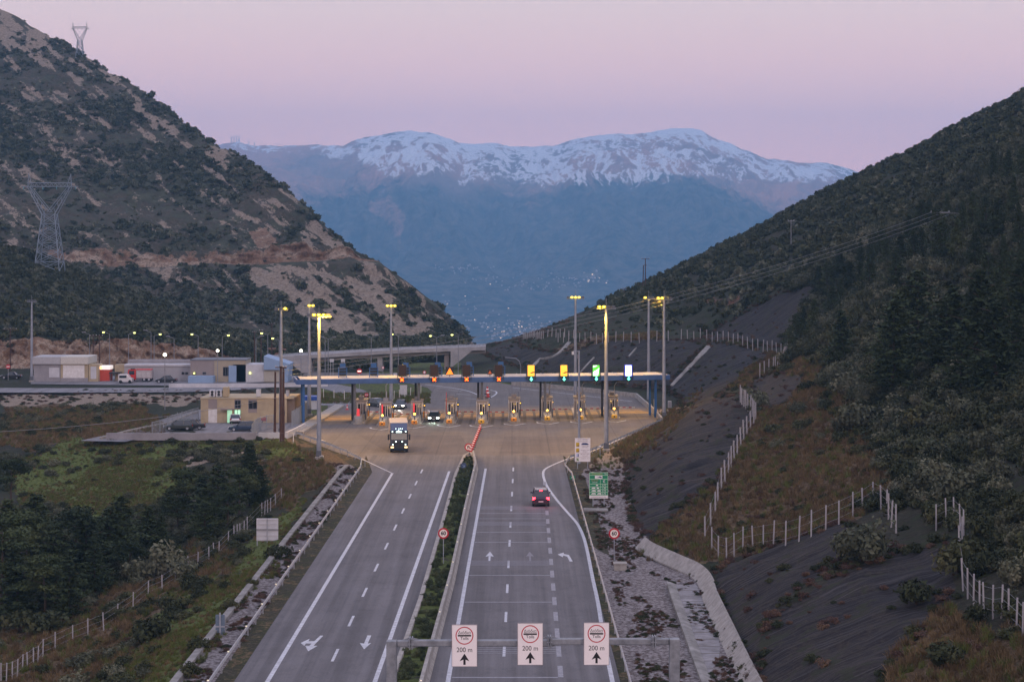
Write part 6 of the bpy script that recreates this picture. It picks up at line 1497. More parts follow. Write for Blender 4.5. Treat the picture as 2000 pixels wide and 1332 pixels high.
for s_ in (-1, 1):
    MB().box(s_*.93-.2,s_*.93+.2,.08,.16,.66,.86).build('headlight', glow('truck_headlight_amber',(1.0,.62,.28),2.6), tr, bevel=.03)
    MB().lathe([(0,-.1),(.1,0),(0,.1)],10).build('spot_light', E_TRK, tr, loc=(s_*.86,.12,1.12)); MB().lathe([(0,-.1),(.11,0),(0,.1)],10).build('spot_light', E_TRK, tr, loc=(s_*.43,.10,1.52)); MB().lathe([(0,-.1),(.1,0),(0,.1)],10).build('marker_light', E_TRK, tr, loc=(s_*.9,-.2,2.86))
    MB().box(s_*1.42-.12,s_*1.42+.12,-.5,-.35,1.7,2.5).build('mirror', M_DARK, tr, bevel=.03); MB().bar((s_*1.2,-.4,2.4),(s_*1.42,-.42,2.4),.03,n=6).build('mirror_arm', M_DARK, tr)
    for y_ in (-1.1, -6.2, -7.4): wheel(tr, s_*1.05, y_, .5, .32)
for x_ in (-.45,-.22,.0,.42): MB().lathe([(0,-.06),(.06,0),(0,.06)],8).build('marker_light', E_TRK, tr, loc=(x_,-.62,3.22))
MB().box(-.38,.4,-.28,-.2,2.72,2.90).build('lit_panel', glow('cab_name_panel',(.7,1.0,.95),2.2), tr)
mb = MB(); mb.add([(x_,-.30,z_) for x_, z_ in ((-.1,2.95),(.05,3.08),(.2,2.98),(.34,2.93),(.34,2.91),(-.3,2.91))], [(0,1,2,3,4,5)]); mb.build('lit_panel', glow('cab_name_panel',(.7,1.0,.95),2.2), tr)
# fire engine, van, yellow vehicle
def place(px_, py_): c = G(px_, py_); return (c.x, c.y, .05)
t = thing('fire_engine', 'red fire engine with a silver body parked by the long grey wall', 'fire engine', place(273, 746)); L_ = 5.0
MB().loft([[(-2.5,-.1,.5),(-2.5,2.2,.5),(-2.5,2.2,1.6),(-2.4,2.2,2.5),(-2.4,-.1,2.5),(-2.5,-.1,1.6)],[(-.8,-.1,.5),(-.8,2.2,.5),(-.8,2.2,1.6),(-.8,2.2,2.55),(-.8,-.1,2.55),(-.8,-.1,1.6)]]).build('cab', mat('fire_red',(.55,.03,.025),.35,var=.08), t)
MB().box(-2.2,-1.1,-.13,-.105,1.5,2.3).build('cab_window', GL, t); MB().box(-.75,2.5,-.1,2.2,.7,2.4).build('body', mat('silver_body',(.42,.38,.38),.4,.4), t, bevel=.05)
for k in range(3): MB().box(-.6+k*1.0,.25+k*1.0,-.13,-.105,.9,2.0).build('locker_door', mat('silver_shutter',(.5,.48,.48),.4,.5), t)
MB().box(-2.0,-1.2,.5,1.5,2.56,2.72).build('light_bar', M_DARK, t); MB().box(-.7,2.4,.2,1.9,2.42,2.6).build('roof_rack', M_REDP, t)
for x_ in (-1.8,.9,1.9):
    for y_ in (0.1, 2.0):
        w_ = MB().bar((0,-.14,0),(0,.14,0),.48,n=16).build('wheel', M_RUB, t, loc=(x_,y_,.48)); MB().bar((0,-.15,0),(0,.15,0),.24,n=10).build('rim', M_GALV, w_)
t = thing('van', 'white van parked in front of the red fire engine', 'van', place(246, 748.5))
MB().loft([[(x_,y_,z_) for y_, z_ in ((-.9,.3),(.9,.3),(.9,zt),(-.9,zt))] for x_, zt in ((-1.45,1.7),(-1.4,1.85),(.4,1.85),(1.0,1.1),(1.45,.95))]).build('body', P_WHITE, t, bevel=.06)
MB().box(-1.2,.3,-.93,-.902,1.1,1.6).build('window', GL, t)
for x_ in (-.95,.95):
    for y_ in (-.8,.8): MB().bar((0,-.1,0),(0,.1,0),.33,n=14).build('wheel', M_RUB, t, loc=(x_,y_,.33))
t = thing('ambulance', 'bright yellow service vehicle beside the pale blue shed', 'service vehicle', place(527, 744))
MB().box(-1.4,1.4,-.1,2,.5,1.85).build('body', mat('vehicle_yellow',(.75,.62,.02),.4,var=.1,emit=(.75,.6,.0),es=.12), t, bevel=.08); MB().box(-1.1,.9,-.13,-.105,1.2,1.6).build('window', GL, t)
for x_ in (-.9,.9): MB().bar((0,-.1,0),(0,.1,0),.38,n=14).build('wheel', M_RUB, t, loc=(x_,0,.42))
# ================================================================== BUILDINGS ON THE FAR LEFT
class Bld:
    """a building whose front is read off the photo; local x right, y back, z up"""
    def __init__(s, name, label, cat, px0, px1, ybase, depth, z=0.02):
        s.Y = (CH-z)*F/(ybase-HY); s.k = F/s.Y; s.pc = (px0+px1)/2; s.yb = ybase; s.d = depth; s.p0, s.p1 = px0, px1
        s.t = thing(name, label, cat, ((s.pc-CX)/s.k, s.Y, z))
    def X(s, p): return (p-s.pc)/s.k
    def Z(s, p): return (s.yb-p)/s.k
    def box(s, name, p0, p1, t, b, m, y0=0.0, y1=None, parent=None, bevel=0.0):
        return MB().box(s.X(p0), s.X(p1), y0, s.d if y1 is None else y1, max(0, s.Z(b)), s.Z(t)).build(name, m, parent or s.t, bevel=bevel)
    def pan(s, name, p0, p1, t, b, m, d=.04, parent=None): return s.box(name, p0, p1, t, b, m, -d, -.003, parent)
def window(B, p0, p1, t, b, parent=None, m=None, bars=2):
    w = B.pan('window', p0, p1, t, b, m or M_GLASS, .04, parent)
    mb = MB(); x0, x1, z0, z1 = B.X(p0), B.X(p1), B.Z(b), B.Z(t)
    for k in range(bars+1): x = x0+(x1-x0)*k/bars; mb.box(x-.04,x+.04,-.08,-.042,z0,z1)
    mb.box(x0,x1,-.081,-.079,z0-.05,z0+.04); mb.box(x0,x1,-.081,-.079,z1-.04,z1+.05)
    mb.build('frame', M_GREYM, w); return w
# beige toll office
B = Bld('toll_office', 'flat-roofed beige toll office with air conditioners on its roof', 'building', 392, 560, 826, 9)
wl_ = B.box('wall', 392, 560, 779, 826, M_BEIGE)
B.box('roof', 391, 574, 777, 779, M_BEIGE, -.12, 9.2)
B.box('wall', 560, 575, 779, 826, mat('brown_side_wall', (.20,.15,.115), .85, var=.1), .6, 9.1)
for p0, p1, t_, b_ in ((407,424,779.5,798),(458,470,779.5,798),(485,502,779.5,806)): B.pan('panel', p0, p1, t_, b_, M_TAUPE, .03)
for p0, p1, t_, b_ in ((459,470,782,797),(486,502,783,798)): window(B, p0, p1, t_, b_)
B.pan('door', 407, 424, 799, 825.5, M_WHITE, .05); dr = B.pan('door', 444, 453, 801, 825.5, glow('lit_green_glass', (.40,.75,.50), .65), .05)
window(B, 458, 470, 800, 810, m=glow('lit_window_glass', (.45,.85,.55), .8))
B.box('door_canopy', 433, 457, 797.5, 799.5, M_TAUPE, -1.2, -.005)
for p0, p1, t_ in ((407,418,763),(420,431,763)):
    a_ = B.box('air_conditioner', p0, p1, t_, 776, M_PALE, 1.0, 2.0, bevel=.03)
    for zz in (766.5, 772): disc(.23, 14, 0).build('fan', M_DARK, a_, loc=(B.X((p0+p1)/2), .98, B.Z(zz)))
B.box('roof_hut', 433, 443, 757.5, 776, M_BEIGE, 1.2, 3.0, bevel=.03); B.box('air_conditioner', 498, 506, 762, 776, M_PALE, 1.4, 2.4, bevel=.03); B.box('air_conditioner', 555, 561, 765, 776, M_PALE, 2.4, 3.2)
window(B, 547, 556, 802, 812)
# yard wall, ramp wall and panel fence
def wall_line(name, lab, cat, pts, h, w, m, base=0.0):
    o = MB().loft(wall_along([tuple(G(*p).xy) for p in pts], [(-w/2,base-.1),(w/2,base-.1),(w/2,base+h),(-w/2,base+h)][::-1])).build(name, m); return tag(o, lab, cat)
wall_line('yard_wall', 'long pale low wall in front of the parked cars', 'wall', [(208,858),(300,858.5),(500,857.5)], .95, .3, M_GREYW)
wall_line('yard_wall', 'pale grey wall between the wooden poles and the walkway', 'wall', [(505,857),(560,856),(596,838)], .9, .3, M_PALE)
wall_line('retaining_wall', 'thin pale kerb wall along the access road on the left field', 'wall', [(196,858),(260,842),(330,828),(385,806)], .35, .3, M_CONC)
wall_line('road_parapet', 'long pale parapet beside the far highway on the left', 'wall', [(330,757),(440,757),(640,755)], .8, .25, M_PALE)
B = Bld('metal_shed', 'blue and white kiosk behind the left end of the canopy', 'kiosk', 575, 618, 800, 3)
B.box('wall', 575, 618, 782, 800, M_PALE); B.box('fascia', 574, 619, 774.5, 781.9, mat('kiosk_blue', (.03,.09,.36), .4), -.1, 3.1); window(B, 608, 613, 778, 781.5, m=M_PALE)
# fire station
B = Bld('fire_station', 'grey and cream fire station with a white roller door at the far left', 'building', 66, 172, 745, 8)
B.box('wall', 66, 118, 711, 745, M_GREYW); B.box('wall', 118.4, 172, 711, 745, M_BEIGE); B.box('roof', 64, 119, 697, 711, mat('shed_fascia_left',(.40,.40,.41),.6), -.4, 8.2); B.box('roof', 119.4, 173, 697, 711, mat('shed_fascia_right',(.55,.53,.47),.6), -.4, 8.2)
B.pan('roller_door', 123, 165, 713, 738, M_WHITE, .06); B.pan('side_door', 96, 116, 718, 737, M_PALE, .06); B.box('plinth', 119, 172, 738, 745, M_GREYW, -.12, -.004)
B = Bld('kiosk', 'narrow cream block joining the fire station and the red kiosk', 'building', 173, 192, 745, 4); B.box('wall', 173, 192, 712, 745, M_BEIGE); B.pan('panel', 177, 188, 716, 740, M_PALE)
B = Bld('kiosk', 'red kiosk with a lit white sign strip along its top', 'kiosk', 194, 214, 744, 3); B.box('wall', 194, 214, 722, 744, mat('kiosk_red',(.55,.07,.04),.5)); B.box('sign_strip', 194, 215, 715, 721.8, glow('lit_sign_strip',(1,.92,.85),.55), -.15, 3.1); B.box('lamp', 196, 199, 717, 720, E_WARM, -.32, -.16)
B = Bld('carport', 'beige block with a small carport beside the red kiosk', 'building', 215, 241, 744, 4); B.box('wall', 221, 241, 713, 744, M_BEIGE, 1.6); B.box('roof', 214, 236, 727, 729, M_DARK, -.6, 1.595)
for p_ in (216, 225, 234): B.box('post', p_, p_+1, 729, 744, M_GREYM, -.5, -.4)
B = Bld('long_building', 'long low grey building behind the fire engine', 'building', 243, 371, 743, 6)
B.box('wall', 243, 372, 715, 743, mat('light_grey_wall',(.36,.355,.37),.8,var=.12,scale=.4)); B.box('roof', 243, 373, 711.5, 715, M_PALE, -.25, 6.2)
for p_ in (355, 362): window(B, p_, p_+5, 727, 731, bars=1)
B.box('roof_wall', 243, 372, 705, 711.4, M_GREYW, 3.5, 6)
B = Bld('taupe_building', 'taupe and beige block with a grid window beside the pale blue shed', 'building', 372, 480, 746, 8)
B.box('wall', 372, 418, 704, 746, M_TAUPE); B.box('wall', 418.4, 480, 704, 746, mat('warm_beige_wall',(.36,.31,.23),.8,var=.1,scale=.5)); B.box('roof', 371, 481, 702.5, 704, M_GREYM, -.1, 8.2)
window(B, 436, 453, 717, 734, bars=4); window(B, 377, 383, 727, 731); window(B, 396, 402, 727, 731); B.box('shed', 372, 421, 733, 746, M_PBLUE, -3.0, -.2)
B.box('lamp', 378, 381, 727.5, 730, E_GREENISH, -.25, -.1)
B = Bld('pale_shed', 'pale blue and white shed with a slanted blue roof at its right end', 'building', 455, 565, 746, 7)
B.box('wall', 455, 515, 712, 746, M_PALE); B.box('wall', 447, 462, 714, 746, M_PBLUE, -.4, -.01); B.box('wall', 515.4, 556, 722, 746, mat('cream_shed_wall',(.44,.42,.36),.8)); B.box('lamp', 487, 490, 727.5, 730, E_GREENISH, -.25, -.01)
MB().prism([(B.X(516),B.Z(722)),(B.X(556),B.Z(722)),(B.X(566),B.Z(711)),(B.X(516),B.Z(695))], -.6, 7.1).build('roof', M_PBLUE, B.t)
MB().prism([(B.X(556.5),B.Z(746)),(B.X(562),B.Z(746)),(B.X(566),B.Z(711.5)),(B.X(556.5),B.Z(721.5))], -.5, 6.5).build('wall', M_PBLUE, B.t)
# mesh fence of the yard
def fence(label, pts3, h, post_w=.07, mpost=None, step=None, wires=3, name='wire_fence', cat='fence', panel=None, brace=False):
    """pts3: list of 3-D foot points"""
    t = thing(name, label, cat, (0,0,0)); first = None
    P3 = [Vector(p) for p in pts3]
    if step:
        a = np.array([tuple(p) for p in P3]); d = np.concatenate([[0], np.cumsum(np.linalg.norm(np.diff(a, axis=0), axis=1))]); n = min(99, max(2, int(d[-1]/step)))
        tt_ = np.linspace(0, d[-1], n); P3 = [Vector([np.interp(q, d, a[:, c]) for c in range(3)]) for q in tt_]
        P3 = [Vector((p.x, p.y, gz(p.x, p.y, p.z))) if 'ground_z' not in label else p for p in P3]
    for p in P3:
        if first is None: first = MB().box(-post_w,post_w,-post_w,post_w,-.3,h).build('post', mpost or M_FPOST, t, loc=p)
        else: 
            q = dup(first, p, parent=t); q.scale = (1, 1, rng.uniform(.93, 1.06)); q.rotation_euler = (rng.normal(0,.02), rng.normal(0,.025), 0)
    if wires:
        mb = MB()
        for a, b_ in zip(P3[:-1], P3[1:]):
            for k in range(wires): z = h*(.25+.65*k/max(1, wires-1)); mb.bar(a+Vector((0,0,z)), b_+Vector((0,0,z)), .008, n=3, caps=False)
        mb.build('wire', M_GALV, t)
    if panel:
        mb = MB()
        for a, b_ in zip(P3[:-1], P3[1:]):
            n_b = max(2, int((b_-a).length/.28))
            for k in range(n_b): q = a+(b_-a)*(k/n_b); mb.box(q.x-.018,q.x+.018,q.y-.018,q.y+.018,q.z+.1,q.z+h-.05)
            for z in (.12, h-.1): mb.bar(a+Vector((0,0,z)), b_+Vector((0,0,z)), .03, n=4)
        mb.build('mesh_panel', panel, t)
    return t
M_FPOST = mat('concrete_fence_post', (.34,.33,.34), .85, var=.25, scale=2, dirt=(.28,.27,.28))
M_FMETAL = mat('fence_metal', (.30,.33,.36), .5, .4, var=.1)
fence('grey metal mesh fence along the near left side of the toll office yard', [G(x, y) for x, y in ((297,850),(330,842),(360,830),(388,822))], 2.2, .05, M_FMETAL, 2.5, 0, panel=M_FMETAL)
fence('grey metal fence panels between the parked cars and the wooden poles', [G(x, y) for x, y in ((492,856),(500,846),(512,840),(535,836))], 2.2, .05, M_FMETAL, 2.0, 0, panel=M_FMETAL)
fence('grey metal fence panels right of the toll office beside the walkway', [G(x, y) for x, y in ((570,834),(584,826),(600,814))], 2.6, .05, M_FMETAL, 2.0, 0, panel=M_FMETAL)
fence('short white picket fence at the foot of the wooden poles', [G(x, y) for x, y in ((547,864),(560,864),(573,866))], 1.5, .06, M_WHITE, 1.0, 2)
fence('thin white post fence round the grass island behind the left toll lanes', [G(x, y) for x, y in ((632,778),(700,784),(760,784),(822,770))], 1.8, .05, M_WHITE, 2.6, 2)
# ---- post fences on the slopes, foot pixels read off the photo
def hits(px_list):
    r = []
    for x, y in px_list:
        h_ = hit(x, y)
        if h_ is not None: r.append(h_)
    return r
def q5(l_): return [(1200+x/2.22, 640+y/2.22) for x, y in l_]
def q6(l_): return [(x/2.602, 820+y/2.602) for x, y in l_]
f1 = [(1446,786),(1449,790),(1453,794),(1457,799),(1461,803),(1465,808),(1469,813),(1473,818),(1476,824),(1472,832),(1466,840),(1459,850),(1453,861),(1447,874),(1440,888),(1434,902),(1428,912),(1423,926),(1416,942),(1409,960),(1402,985),(1397,1004),(1388,1030),(1377,1055)]
fence('white post fence running down the spur above the dark netted slope beside the plaza', hits(f1), 2.35, .07)
f2 = [(422,965),(450,998),(486,1008),(519,992),(557,968),(600,960),(645,953),(689,947),(742,943),(800,926),(853,905),(916,875),(973,852),(1034,822),(1076,800),(1122,768),(1156,787),(1180,810),(1188,830),(1200,865),(1221,890)]
fc = fence('white post fence crossing the brown slope along the top of the middle netted slope', hits(q5(f2)), 2.1, .055)
h2 = hits(q5([(450,950),(486,1005)])); MB().bar(h2[0]+Vector((0,0,.2)), h2[1]+Vector((0,0,.2)), .05, n=6).build('brace', M_FPOST, fc)
f3 = [(1395,880),(1439,858),(1472,852),(1500,880),(1515,900),(1508,940),(1495,985),(1490,1035),(1497,1045),(1512,1140),(1532,1175),(1557,1210),(1583,1235),(1602,1250),(1641,1262),(1678,1258),(1710,1285),(1743,1315),(1770,1345)]
fence('white post fence dropping towards the lower right corner', hits(q5(f3)), 2.0, .045)
f4 = [(1090,668),(1140,668),(1190,668),(1240,668),(1290,667),(1330,663),(1380,665),(1420,669),(1450,677),(1490,687),(1535,693)]
fence('long dense white post fence along the crest above the far netted slopes', hits(f4), 2.2, .07, step=3.0, wires=0)
f5 = [(1538,692),(1530,712),(1510,724),(1484,737)]
fence('short white post fence stepping down at the right end of the crest fence', hits(f5), 2.3, .08, step=1.6, wires=0)
fence('faint post fence near the far left end of the wooded ridge', hits([(1022,664),(1060,662),(1120,662)]), 2.0, .08, step=3.0, wires=0)
fl = [(5,1330),(33,1325),(62,1318),(88,1305),(114,1280),(140,1268),(170,1245),(193,1235),(218,1200),(281,1172),(370,1128),(447,1098),(527,1068),(597,1020),(676,965),(753,895),(824,865),(891,822),(953,770),(1005,750),(1062,718),(1087,698),(1112,690),(1160,640),(1190,612),(1205,605),(1220,598),(1240,583),(1257,566),(1330,490),(1345,480),(1360,470),(1375,462),(1400,440),(1430,410)]
hl = hits(q6(fl)); fc = fence('white post fence climbing from the lower left corner towards the wooden poles', hl, 1.5, .045)
# ---- concrete chutes down the netted slopes
def chute(lab, px_list, w, m=M_CONCD):
    h_ = hits(px_list); secs = []
    for i_, p in enumerate(h_):
        d = (h_[min(i_+1, len(h_)-1)]-h_[max(i_-1, 0)]); nn = Vector((-d.y, d.x, 0)).normalized()*w/2
        secs.append([tuple(p-nn+Vector((0,0,.3))), tuple(p+nn+Vector((0,0,.3))), tuple(p+nn-Vector((0,0,.6))), tuple(p-nn-Vector((0,0,.6)))])
    tag(MB().loft(secs).build('slope_drain', m), lab, 'drain')
def seg(a, b_, n=10): return [(a[0]+(b_[0]-a[0])*k/n, a[1]+(b_[1]-a[1])*k/n) for k in range(n+1)]
chute('straight pale concrete drain rising up the netted slope right of the canopy end', seg((1312,755),(1385,678)), 1.1)
chute('crooked pale concrete drain on the netted slope behind the amber lane signs', [(1034,728),(1040,718),(1048,710),(1054,702),(1066,700),(1080,697),(1090,692),(1100,684),(1112,670)], .9)
chute('thin faint drain line on the slope beside the camera pole', seg((1134,728),(1160,700)), .35)
chute('short thin pale line high on the netted slope above the canopy', seg((1228,698),(1243,681)), .3)
# curved signal mast beyond the canopy
X, Y = (1017-CX)*372/F, 372; t = thing('signal_mast', 'curved grey mast with a dark signal head beyond the canopy, left of the amber signs', 'signal mast', (X, Y, -.1))
zt = CH-(698-HY)*Y/F; MB().pipe([(0,0,0),(0,0,zt-1.6),(-.25,0,zt-.7),(-.9,0,zt-.1),(-3.2,0,zt+.1)], .08).build('pole', M_LPOLE, t); MB().box(-3.5,-3.1,-.2,.2,zt-.4,zt+.4).build('signal_head', M_DARK, t, bevel=.03)
# ---- bridge over the motorway beyond the toll
M_BRC = mat('bridge_concrete', (.37,.36,.37), .85, var=.2, scale=.4, dirt=(.25,.245,.25)); M_BRD = mat('bridge_girder', (.20,.185,.18), .85, var=.15, scale=.4)
br = thing('road_bridge', 'concrete road bridge crossing behind the toll plaza', 'bridge', (0, 430, 0))
def brY(px_): return 426+ (px_-560)/385*20
def bp(px_, py_): Y = brY(px_); v = P(px_, py_, Y); return Vector((v.x, v.y-430, v.z))
tops = [(520,700.5),(560,696),(610,692.5),(660,690),(710,687),(760,684.2),(810,681.8),(860,680),(900,678.6),(948,677)]
def ribbon(y_off0, y_off1, depth, back, pts=tops):
    secs = []
    for px_, py_ in pts:
        a = bp(px_, py_+y_off0); b_ = bp(px_, py_+y_off1); secs.append([(a.x,a.y+back,a.z),(a.x,a.y+back+depth,a.z),(b_.x,b_.y+back+depth,b_.z),(b_.x,b_.y+back,b_.z)])
    return MB().loft(secs)
ribbon(0, 7, 9, 0).build('deck', M_BRC, br); ribbon(7.05, 13.5, 7, 1.0, tops[2:]).build('girder', M_BRD, br)
mb = MB(); mp = MB()
for (a_, b_) in zip(tops[:-1], tops[1:]):
    p0, p1 = bp(a_[0], a_[1]-4.5), bp(b_[0], b_[1]-4.5); mb.bar(p0+Vector((0,.3,0)), p1+Vector((0,.3,0)), .07, n=4); mb.bar(p0+Vector((0,.3,-.25)), p1+Vector((0,.3,-.25)), .05, n=4)
    for k in range(9): u = k/9; q = bp(a_[0]+(b_[0]-a_[0])*u, a_[1]+(b_[1]-a_[1])*u); mp.bar(q+Vector((0,.3,0)), q+Vector((0,.3,.52)), .035, n=4)
mb.build('railing', M_GALV, br); mp.build('railing_posts', M_GALV, br)
for px_, w_, l_ in ((741,.42,'pier'),(872,.42,'pier')):
    q = bp(px_, 694); MB().box(q.x-w_-.15,q.x+w_+.15,1.5,7.5,-1.5,q.z).build(l_, M_BRC if px_ < 800 else M_TAUPE, br, loc=(0, brY(px_)-430, 0))
def quadwall(name, pts, dpt, m):      # pts are image points on the near face
    a = [bp(x, y) for x, y in pts]; n = len(a)
    MB().add([(v.x, v.y-.05, v.z) for v in a]+[(v.x, v.y+dpt, v.z) for v in a], [tuple(range(n)), tuple(range(n, 2*n))[::-1]]+[(i, n+i, n+(i+1)%n, (i+1)%n) for i in range(n)]).build(name, m, br)
quadwall('abutment', [(608,700),(608,742),(590,728),(562,705),(562,703)], 7, M_BRC)
quadwall('abutment', [(880,686),(922,685),(884,716),(880,724)], 7, M_BRC)
quadwall('parapet', [(944,677),(1010,672.5),(1010,676),(944,684)], 2, M_BRC) if False else None
# ---- lattice pylons
M_LAT = mat('pylon_steel', (.22,.27,.32), .5, .3, var=.15, scale=.3)
def pylon(label, base, H_, Wd, th, m=M_LAT, rz_=0.0):
    t = thing('electricity_pylon', label, 'pylon', base, rz_, 'lattice pylons on the left hill')
    body = MB(); bw = Wd*.24; ww = Wd*.11; hw_ = H_*.62
    def c4(z, w): return [Vector((sx_*w, sy_*w, z)) for sx_, sy_ in ((-1,-1),(1,-1),(1,1),(-1,1))]
    lv = 7
    for k in range(lv):
        z0, z1 = hw_*k/lv, hw_*(k+1)/lv; w0, w1 = bw+(ww-bw)*k/lv, bw+(ww-bw)*(k+1)/lv; a, b_ = c4(z0, w0), c4(z1, w1)
        for i in range(4):
            j = (i+1) % 4; body.bar(a[i], b_[i], th, n=4); body.bar(a[i], b_[j], th*.6, n=4); body.bar(a[j], b_[i], th*.6, n=4); body.bar(b_[i], b_[j], th*.5, n=4)
    body.build('tower', m, t)
    hd = MB(); za = H_*.88; xa = Wd*.38
    for s_ in (-1, 1):
        for sy_ in (-1, 1):
            hd.bar((s_*ww, sy_*ww, hw_), (s_*xa, sy_*ww*.6, za), th*.9, n=4); hd.bar((-s_*ww*.2, sy_*ww, hw_+H_*.02), (s_*xa*.88, sy_*ww*.6, za), th*.6, n=4)
        for k in range(5):
            u0, u1 = k/5, (k+1)/5; p = Vector((s_*ww, 0, hw_)).lerp(Vector((s_*xa, 0, za)), u0); q = Vector((0, 0, hw_+H_*.02)).lerp(Vector((s_*xa*.88, 0, za)), u1); hd.bar(p, q, th*.5, n=4)
        hd.bar((s_*xa, 0, za), (s_*xa*.98, 0, H_), th*.8, n=4); hd.bar((s_*xa*.8, 0, za), (s_*xa*.98, 0, H_), th*.6, n=4)
    hd.build('head', m, t)
    cr_ = MB()
    for dz in (0, H_*.035): cr_.bar((-Wd*.5*(1 if dz == 0 else .8), 0, za+dz*1.0), (Wd*.5*(1 if dz == 0 else .8), 0, za+dz), th*.8, n=4)
    for k in range(12): x0 = -Wd*.4+k*Wd*.8/12; cr_.bar((x0, 0, za), (x0+Wd*.8/24, 0, za+H_*.035), th*.4, n=4); cr_.bar((x0+Wd*.8/24, 0, za+H_*.035), (x0+Wd*.8/12, 0, za), th*.4, n=4)
    cr_.build('crossarm', m, t)
    for x in (-.46, -.12, .12, .46): MB().lathe([(.0,-.9),(.12,-.85),(.12,-.1),(0,0)], 6).build('insulator', mat('insulator_glass', (.12,.33,.38), .3), t, loc=(x*Wd, 0, za))
    return t
Yp = 545; bx = (97-CX)*Yp/F; bz = CH-(545-HY)*Yp/F; ztop_ = CH-(340-HY)*Yp/F
pylon('large grey lattice pylon standing on the knoll at the left', (bx, Yp, bz-.5), ztop_-bz+.5, 16.2, .16)
Yp = yr(158)-6; bz = CH-(114-HY)*Yp/F; zt = CH-(45-HY)*Yp/F; pylon('lattice pylon on the skyline of the rocky hill', ((156-CX)*Yp/F, Yp, bz-6), zt-bz+6, 37*Yp/F, .14)
Yp = 1000; bz = CH-(318-HY)*Yp/F; zt = CH-(238-HY)*Yp/F; pylon('faint lattice pylon cut by the left edge of the rocky hill', ((12-CX)*Yp/F, Yp, bz-2), zt-bz+2, 32*Yp/F, .13)
# ---- wooden poles and power lines
def wpole(px_, ytop, ybase, Y, lab, r=.16, arms=(), m=M_WOOD, group=None, lean=0.0):
    X = (px_-CX)*Y/F; zb_ = CH-(ybase-HY)*Y/F; zt = CH-(ytop-HY)*Y/F; zg = gz(X, Y, zb_); zb_ = min(zb_, zg+.5) if abs(zg-zb_) < 6 else zb_
    t = thing('utility_pole', lab, 'utility pole', (X, Y, zb_-.3), 0, group); h = zt-zb_+.3
    MB().bar((0,0,0),(lean,0,h),r,r*.7,8).build('pole', m, t)
    for z_, w_ in arms:
        MB().box(-w_/2,w_/2,-.06,.06,h-z_-.07,h-z_+.07).build('crossarm', m, t)
        for q in (-.45, 0, .45): MB().lathe([(0,0),(.07,.02),(.05,.22),(0,.24)],6).build('insulator', M_PALE, t, loc=(q*w_,0,h-z_+.07))
    return t, Vector((X, Y, zt))
wpole(536.5, 726, 854, 280, 'leftmost of three brown wooden poles beside the toll office', .2, lean=.1)
_, pA = wpole(548.5, 715, 864, 274, 'middle of three brown wooden poles beside the toll office, with a crossarm', .22, ((.2,1.6),))
wpole(553.5, 717, 862, 275.5, 'rightmost of three brown wooden poles beside the toll office', .2, ((.1,.9),))
for px_, a, b_, Y, w_, l_ in ((20,642,722,430,3.0,'wooden pole with a wide crossarm left of the unlit mast'),(182,655,722,432,1.6,'left pole of the pair beside the fire station kiosk'),(194,655,722,432,1.6,'right pole of the pair beside the fire station kiosk'),
                              (497,648,700,438,.8,'left dark pole in the small red mound'),(510,645,700,438,.8,'right dark pole in the small red mound'),(531,632,690,470,1.2,'thin pole behind the mast with one lamp')):
    wpole(px_, a, b_, Y, l_, .14, ((.15, w_),))
_, pB = wpole(1836, 414, 472, 345, 'short pole with a wide crossarm and insulators on the right hillside', .13, ((.1,3.6),(.6,1.2)), M_LPOLE)
_, pC = wpole(1883, 368, 432, 400, 'tee-topped pole higher on the right hillside', .12, ((.1,2.2),), M_LPOLE)
wpole(1545, 431, 512, 470, 'thin grey pole half hidden on the middle of the right hillside', .12, ((.1,1.6),), M_LPOLE)
_, pD = wpole(1260.5, 505, 562, 560, 'dark H-pole on the skyline of the right ridge, taller one', .17, ((.1,2.4),(2.0,1.0))); wpole(1255.5, 518, 562, 562, 'shorter dark pole leaning beside the H-pole on the right ridge', .17, (), lean=.2)
wpole(1219, 563, 578, 600, 'low dark pole on the skyline left of the H-pole', .16, ((.1,1.5),)); wpole(1228, 566, 578, 600, 'second low dark pole on the skyline left of the H-pole', .16, ())
def cable(a, b_, sag, lab, r=.022, n=28):
    pts_ = [a.lerp(b_, k/n)-Vector((0,0,4*sag*(k/n)*(1-k/n))) for k in range(n+1)]
    o = MB().pipe(pts_, r, 4).build('power_line', mat('cable_aluminium', (.30,.30,.31), .5, .5)); return tag(o, lab, 'cable', 'power lines')
for dx, l_ in ((-1.6,'upper power line sweeping down across the right hillside to the wooden poles'),(1.6,'lower power line sweeping down across the right hillside to the wooden poles'),(0,'middle power line sweeping down across the right hillside to the wooden poles')):
    cable(pB+Vector((dx,0,-.1-abs(dx+1.6)*.12)), pA+Vector((dx*.4,0,-.2-abs(dx+1.6)*.35)), 3.4, l_)
for dx, l_ in ((-1,'left power line from the crossarm pole off the right edge'),(1,'right power line from the crossarm pole off the right edge')): cable(pB+Vector((dx*1.6,0,-.1)), P(2090+dx*8, 398, 330), .8, l_, .018)
cable(pC, P(2100, 372, 380), .8, 'power line from the tee-topped pole off the right edge', .018); cable(pC, P(1545, 431, 470), 3, 'faint power line between the tee-topped pole and the thin pole', .012)
cable(pA+Vector((0,0,-4.4)), P(-60, 846, 215), .8, 'single cable crossing the brown field at the far left', .03)
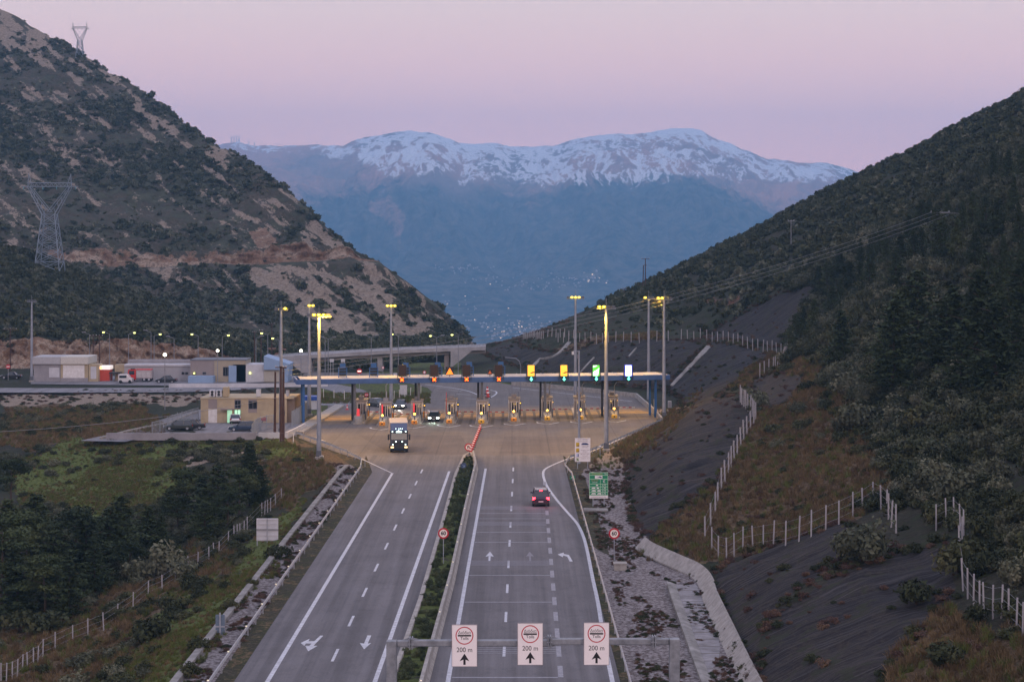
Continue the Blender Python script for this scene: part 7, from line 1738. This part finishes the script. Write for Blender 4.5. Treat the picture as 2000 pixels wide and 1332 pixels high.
# ---- wind turbines on the far ridge
def turbine(px_, lab, s):
    i_ = int(np.argmin(abs(pxs-px_))); r_ = MTA[int(nvm*.86)-1, i_]; t = thing('wind_turbine', lab, 'wind turbine', ((px_-CX)*9200/F, 9200, r_[2]-4), 0, 'wind turbines on the far ridge')
    MB().bar((0,0,0),(0,0,38*s),3.2,2.0,6).build('tower', M_WHITE, t)
    for k in range(3): a = k*2.094+s; MB().bar((0,-3,38*s),(math.sin(a)*17*s,-3,38*s+math.cos(a)*17*s),1.3,.5,4).build('blade', M_WHITE, t)
for k, px_ in enumerate((452,457,462,467,486,497)): turbine(px_, 'tiny pale wind turbine at the left end of the snowy ridge', [.8,.7,.8,.7,.5,.45][k])
# ---- far towns in the valley: white houses, some lit
def town(name, spots, n, m, smin, smax, lit=False):
    mb = MB(); r = np.random.default_rng(5 if not lit else 6)
    bvh_rows = MTA
    pX, pY = project(MTA[:int(nvm*.6)])
    for k in range(n):
        cx_, cy_, sx_, sy_ = spots[r.integers(0, len(spots))]; a, b_ = r.normal(cx_, sx_), r.normal(cy_, sy_)
        dd = (pX-a)**2+((pY-b_)*1.0)**2; i_, j_ = np.unravel_index(np.argmin(dd), dd.shape)
        if dd[i_, j_] > 30: continue
        v = MTA[i_, j_]; s = r.uniform(smin, smax); ox, oy = r.uniform(-8, 8, 2)
        x, y, z = v[0]+ox, v[1]+oy, v[2]-2
        mb.box(x-s, x+s, y-s*.7, y+s*.7, z, z+s*.9+2)
        if not lit: mb.add([(x-s*1.05,y-s*.75,z+s*.9+2),(x+s*1.05,y-s*.75,z+s*.9+2),(x,y,z+s*1.3+2),(x-s*1.05,y+s*.75,z+s*.9+2),(x+s*1.05,y+s*.75,z+s*.9+2)], [(0,1,2),(1,4,2),(4,3,2),(3,0,2)])
    o = mb.build(name, m); tag(o, kind='stuff')
SP = [(900,524,25,4),(960,546,35,5),(1110,548,50,7),(1040,560,30,4),(960,625,40,12),(1000,640,45,9),(1060,640,30,8),(900,600,30,18),(985,655,30,5),(1150,545,25,6),(1010,645,35,7)]
town('valley_houses', SP, 300, mat('far_house_white', (.40,.37,.36), .8, var=.4, scale=.02), 1.3, 3.4)
town('valley_lights', SP[4:], 34, glow('valley_lights', (1.0,.72,.45), 1.6), 1.0, 1.9, True)
# ================================================================== HAZE
hz = bpy.data.materials.new('haze_air'); hz.use_nodes = True
n, l = hz.node_tree.nodes, hz.node_tree.links
n.clear(); ou = n.new('ShaderNodeOutputMaterial'); vp = n.new('ShaderNodeVolumePrincipled')
vp.inputs['Color'].default_value = (0.31, 0.64, 1.0, 1); vp.inputs['Density'].default_value = 0.00013; vp.inputs['Anisotropy'].default_value = 0.0
l.new(vp.outputs[0], ou.inputs['Volume'])
b = MB(); b.box(-11000, 11000, -230, 12500, -560, 900)
hb = b.build('haze', hz); tag(hb, kind='stuff')
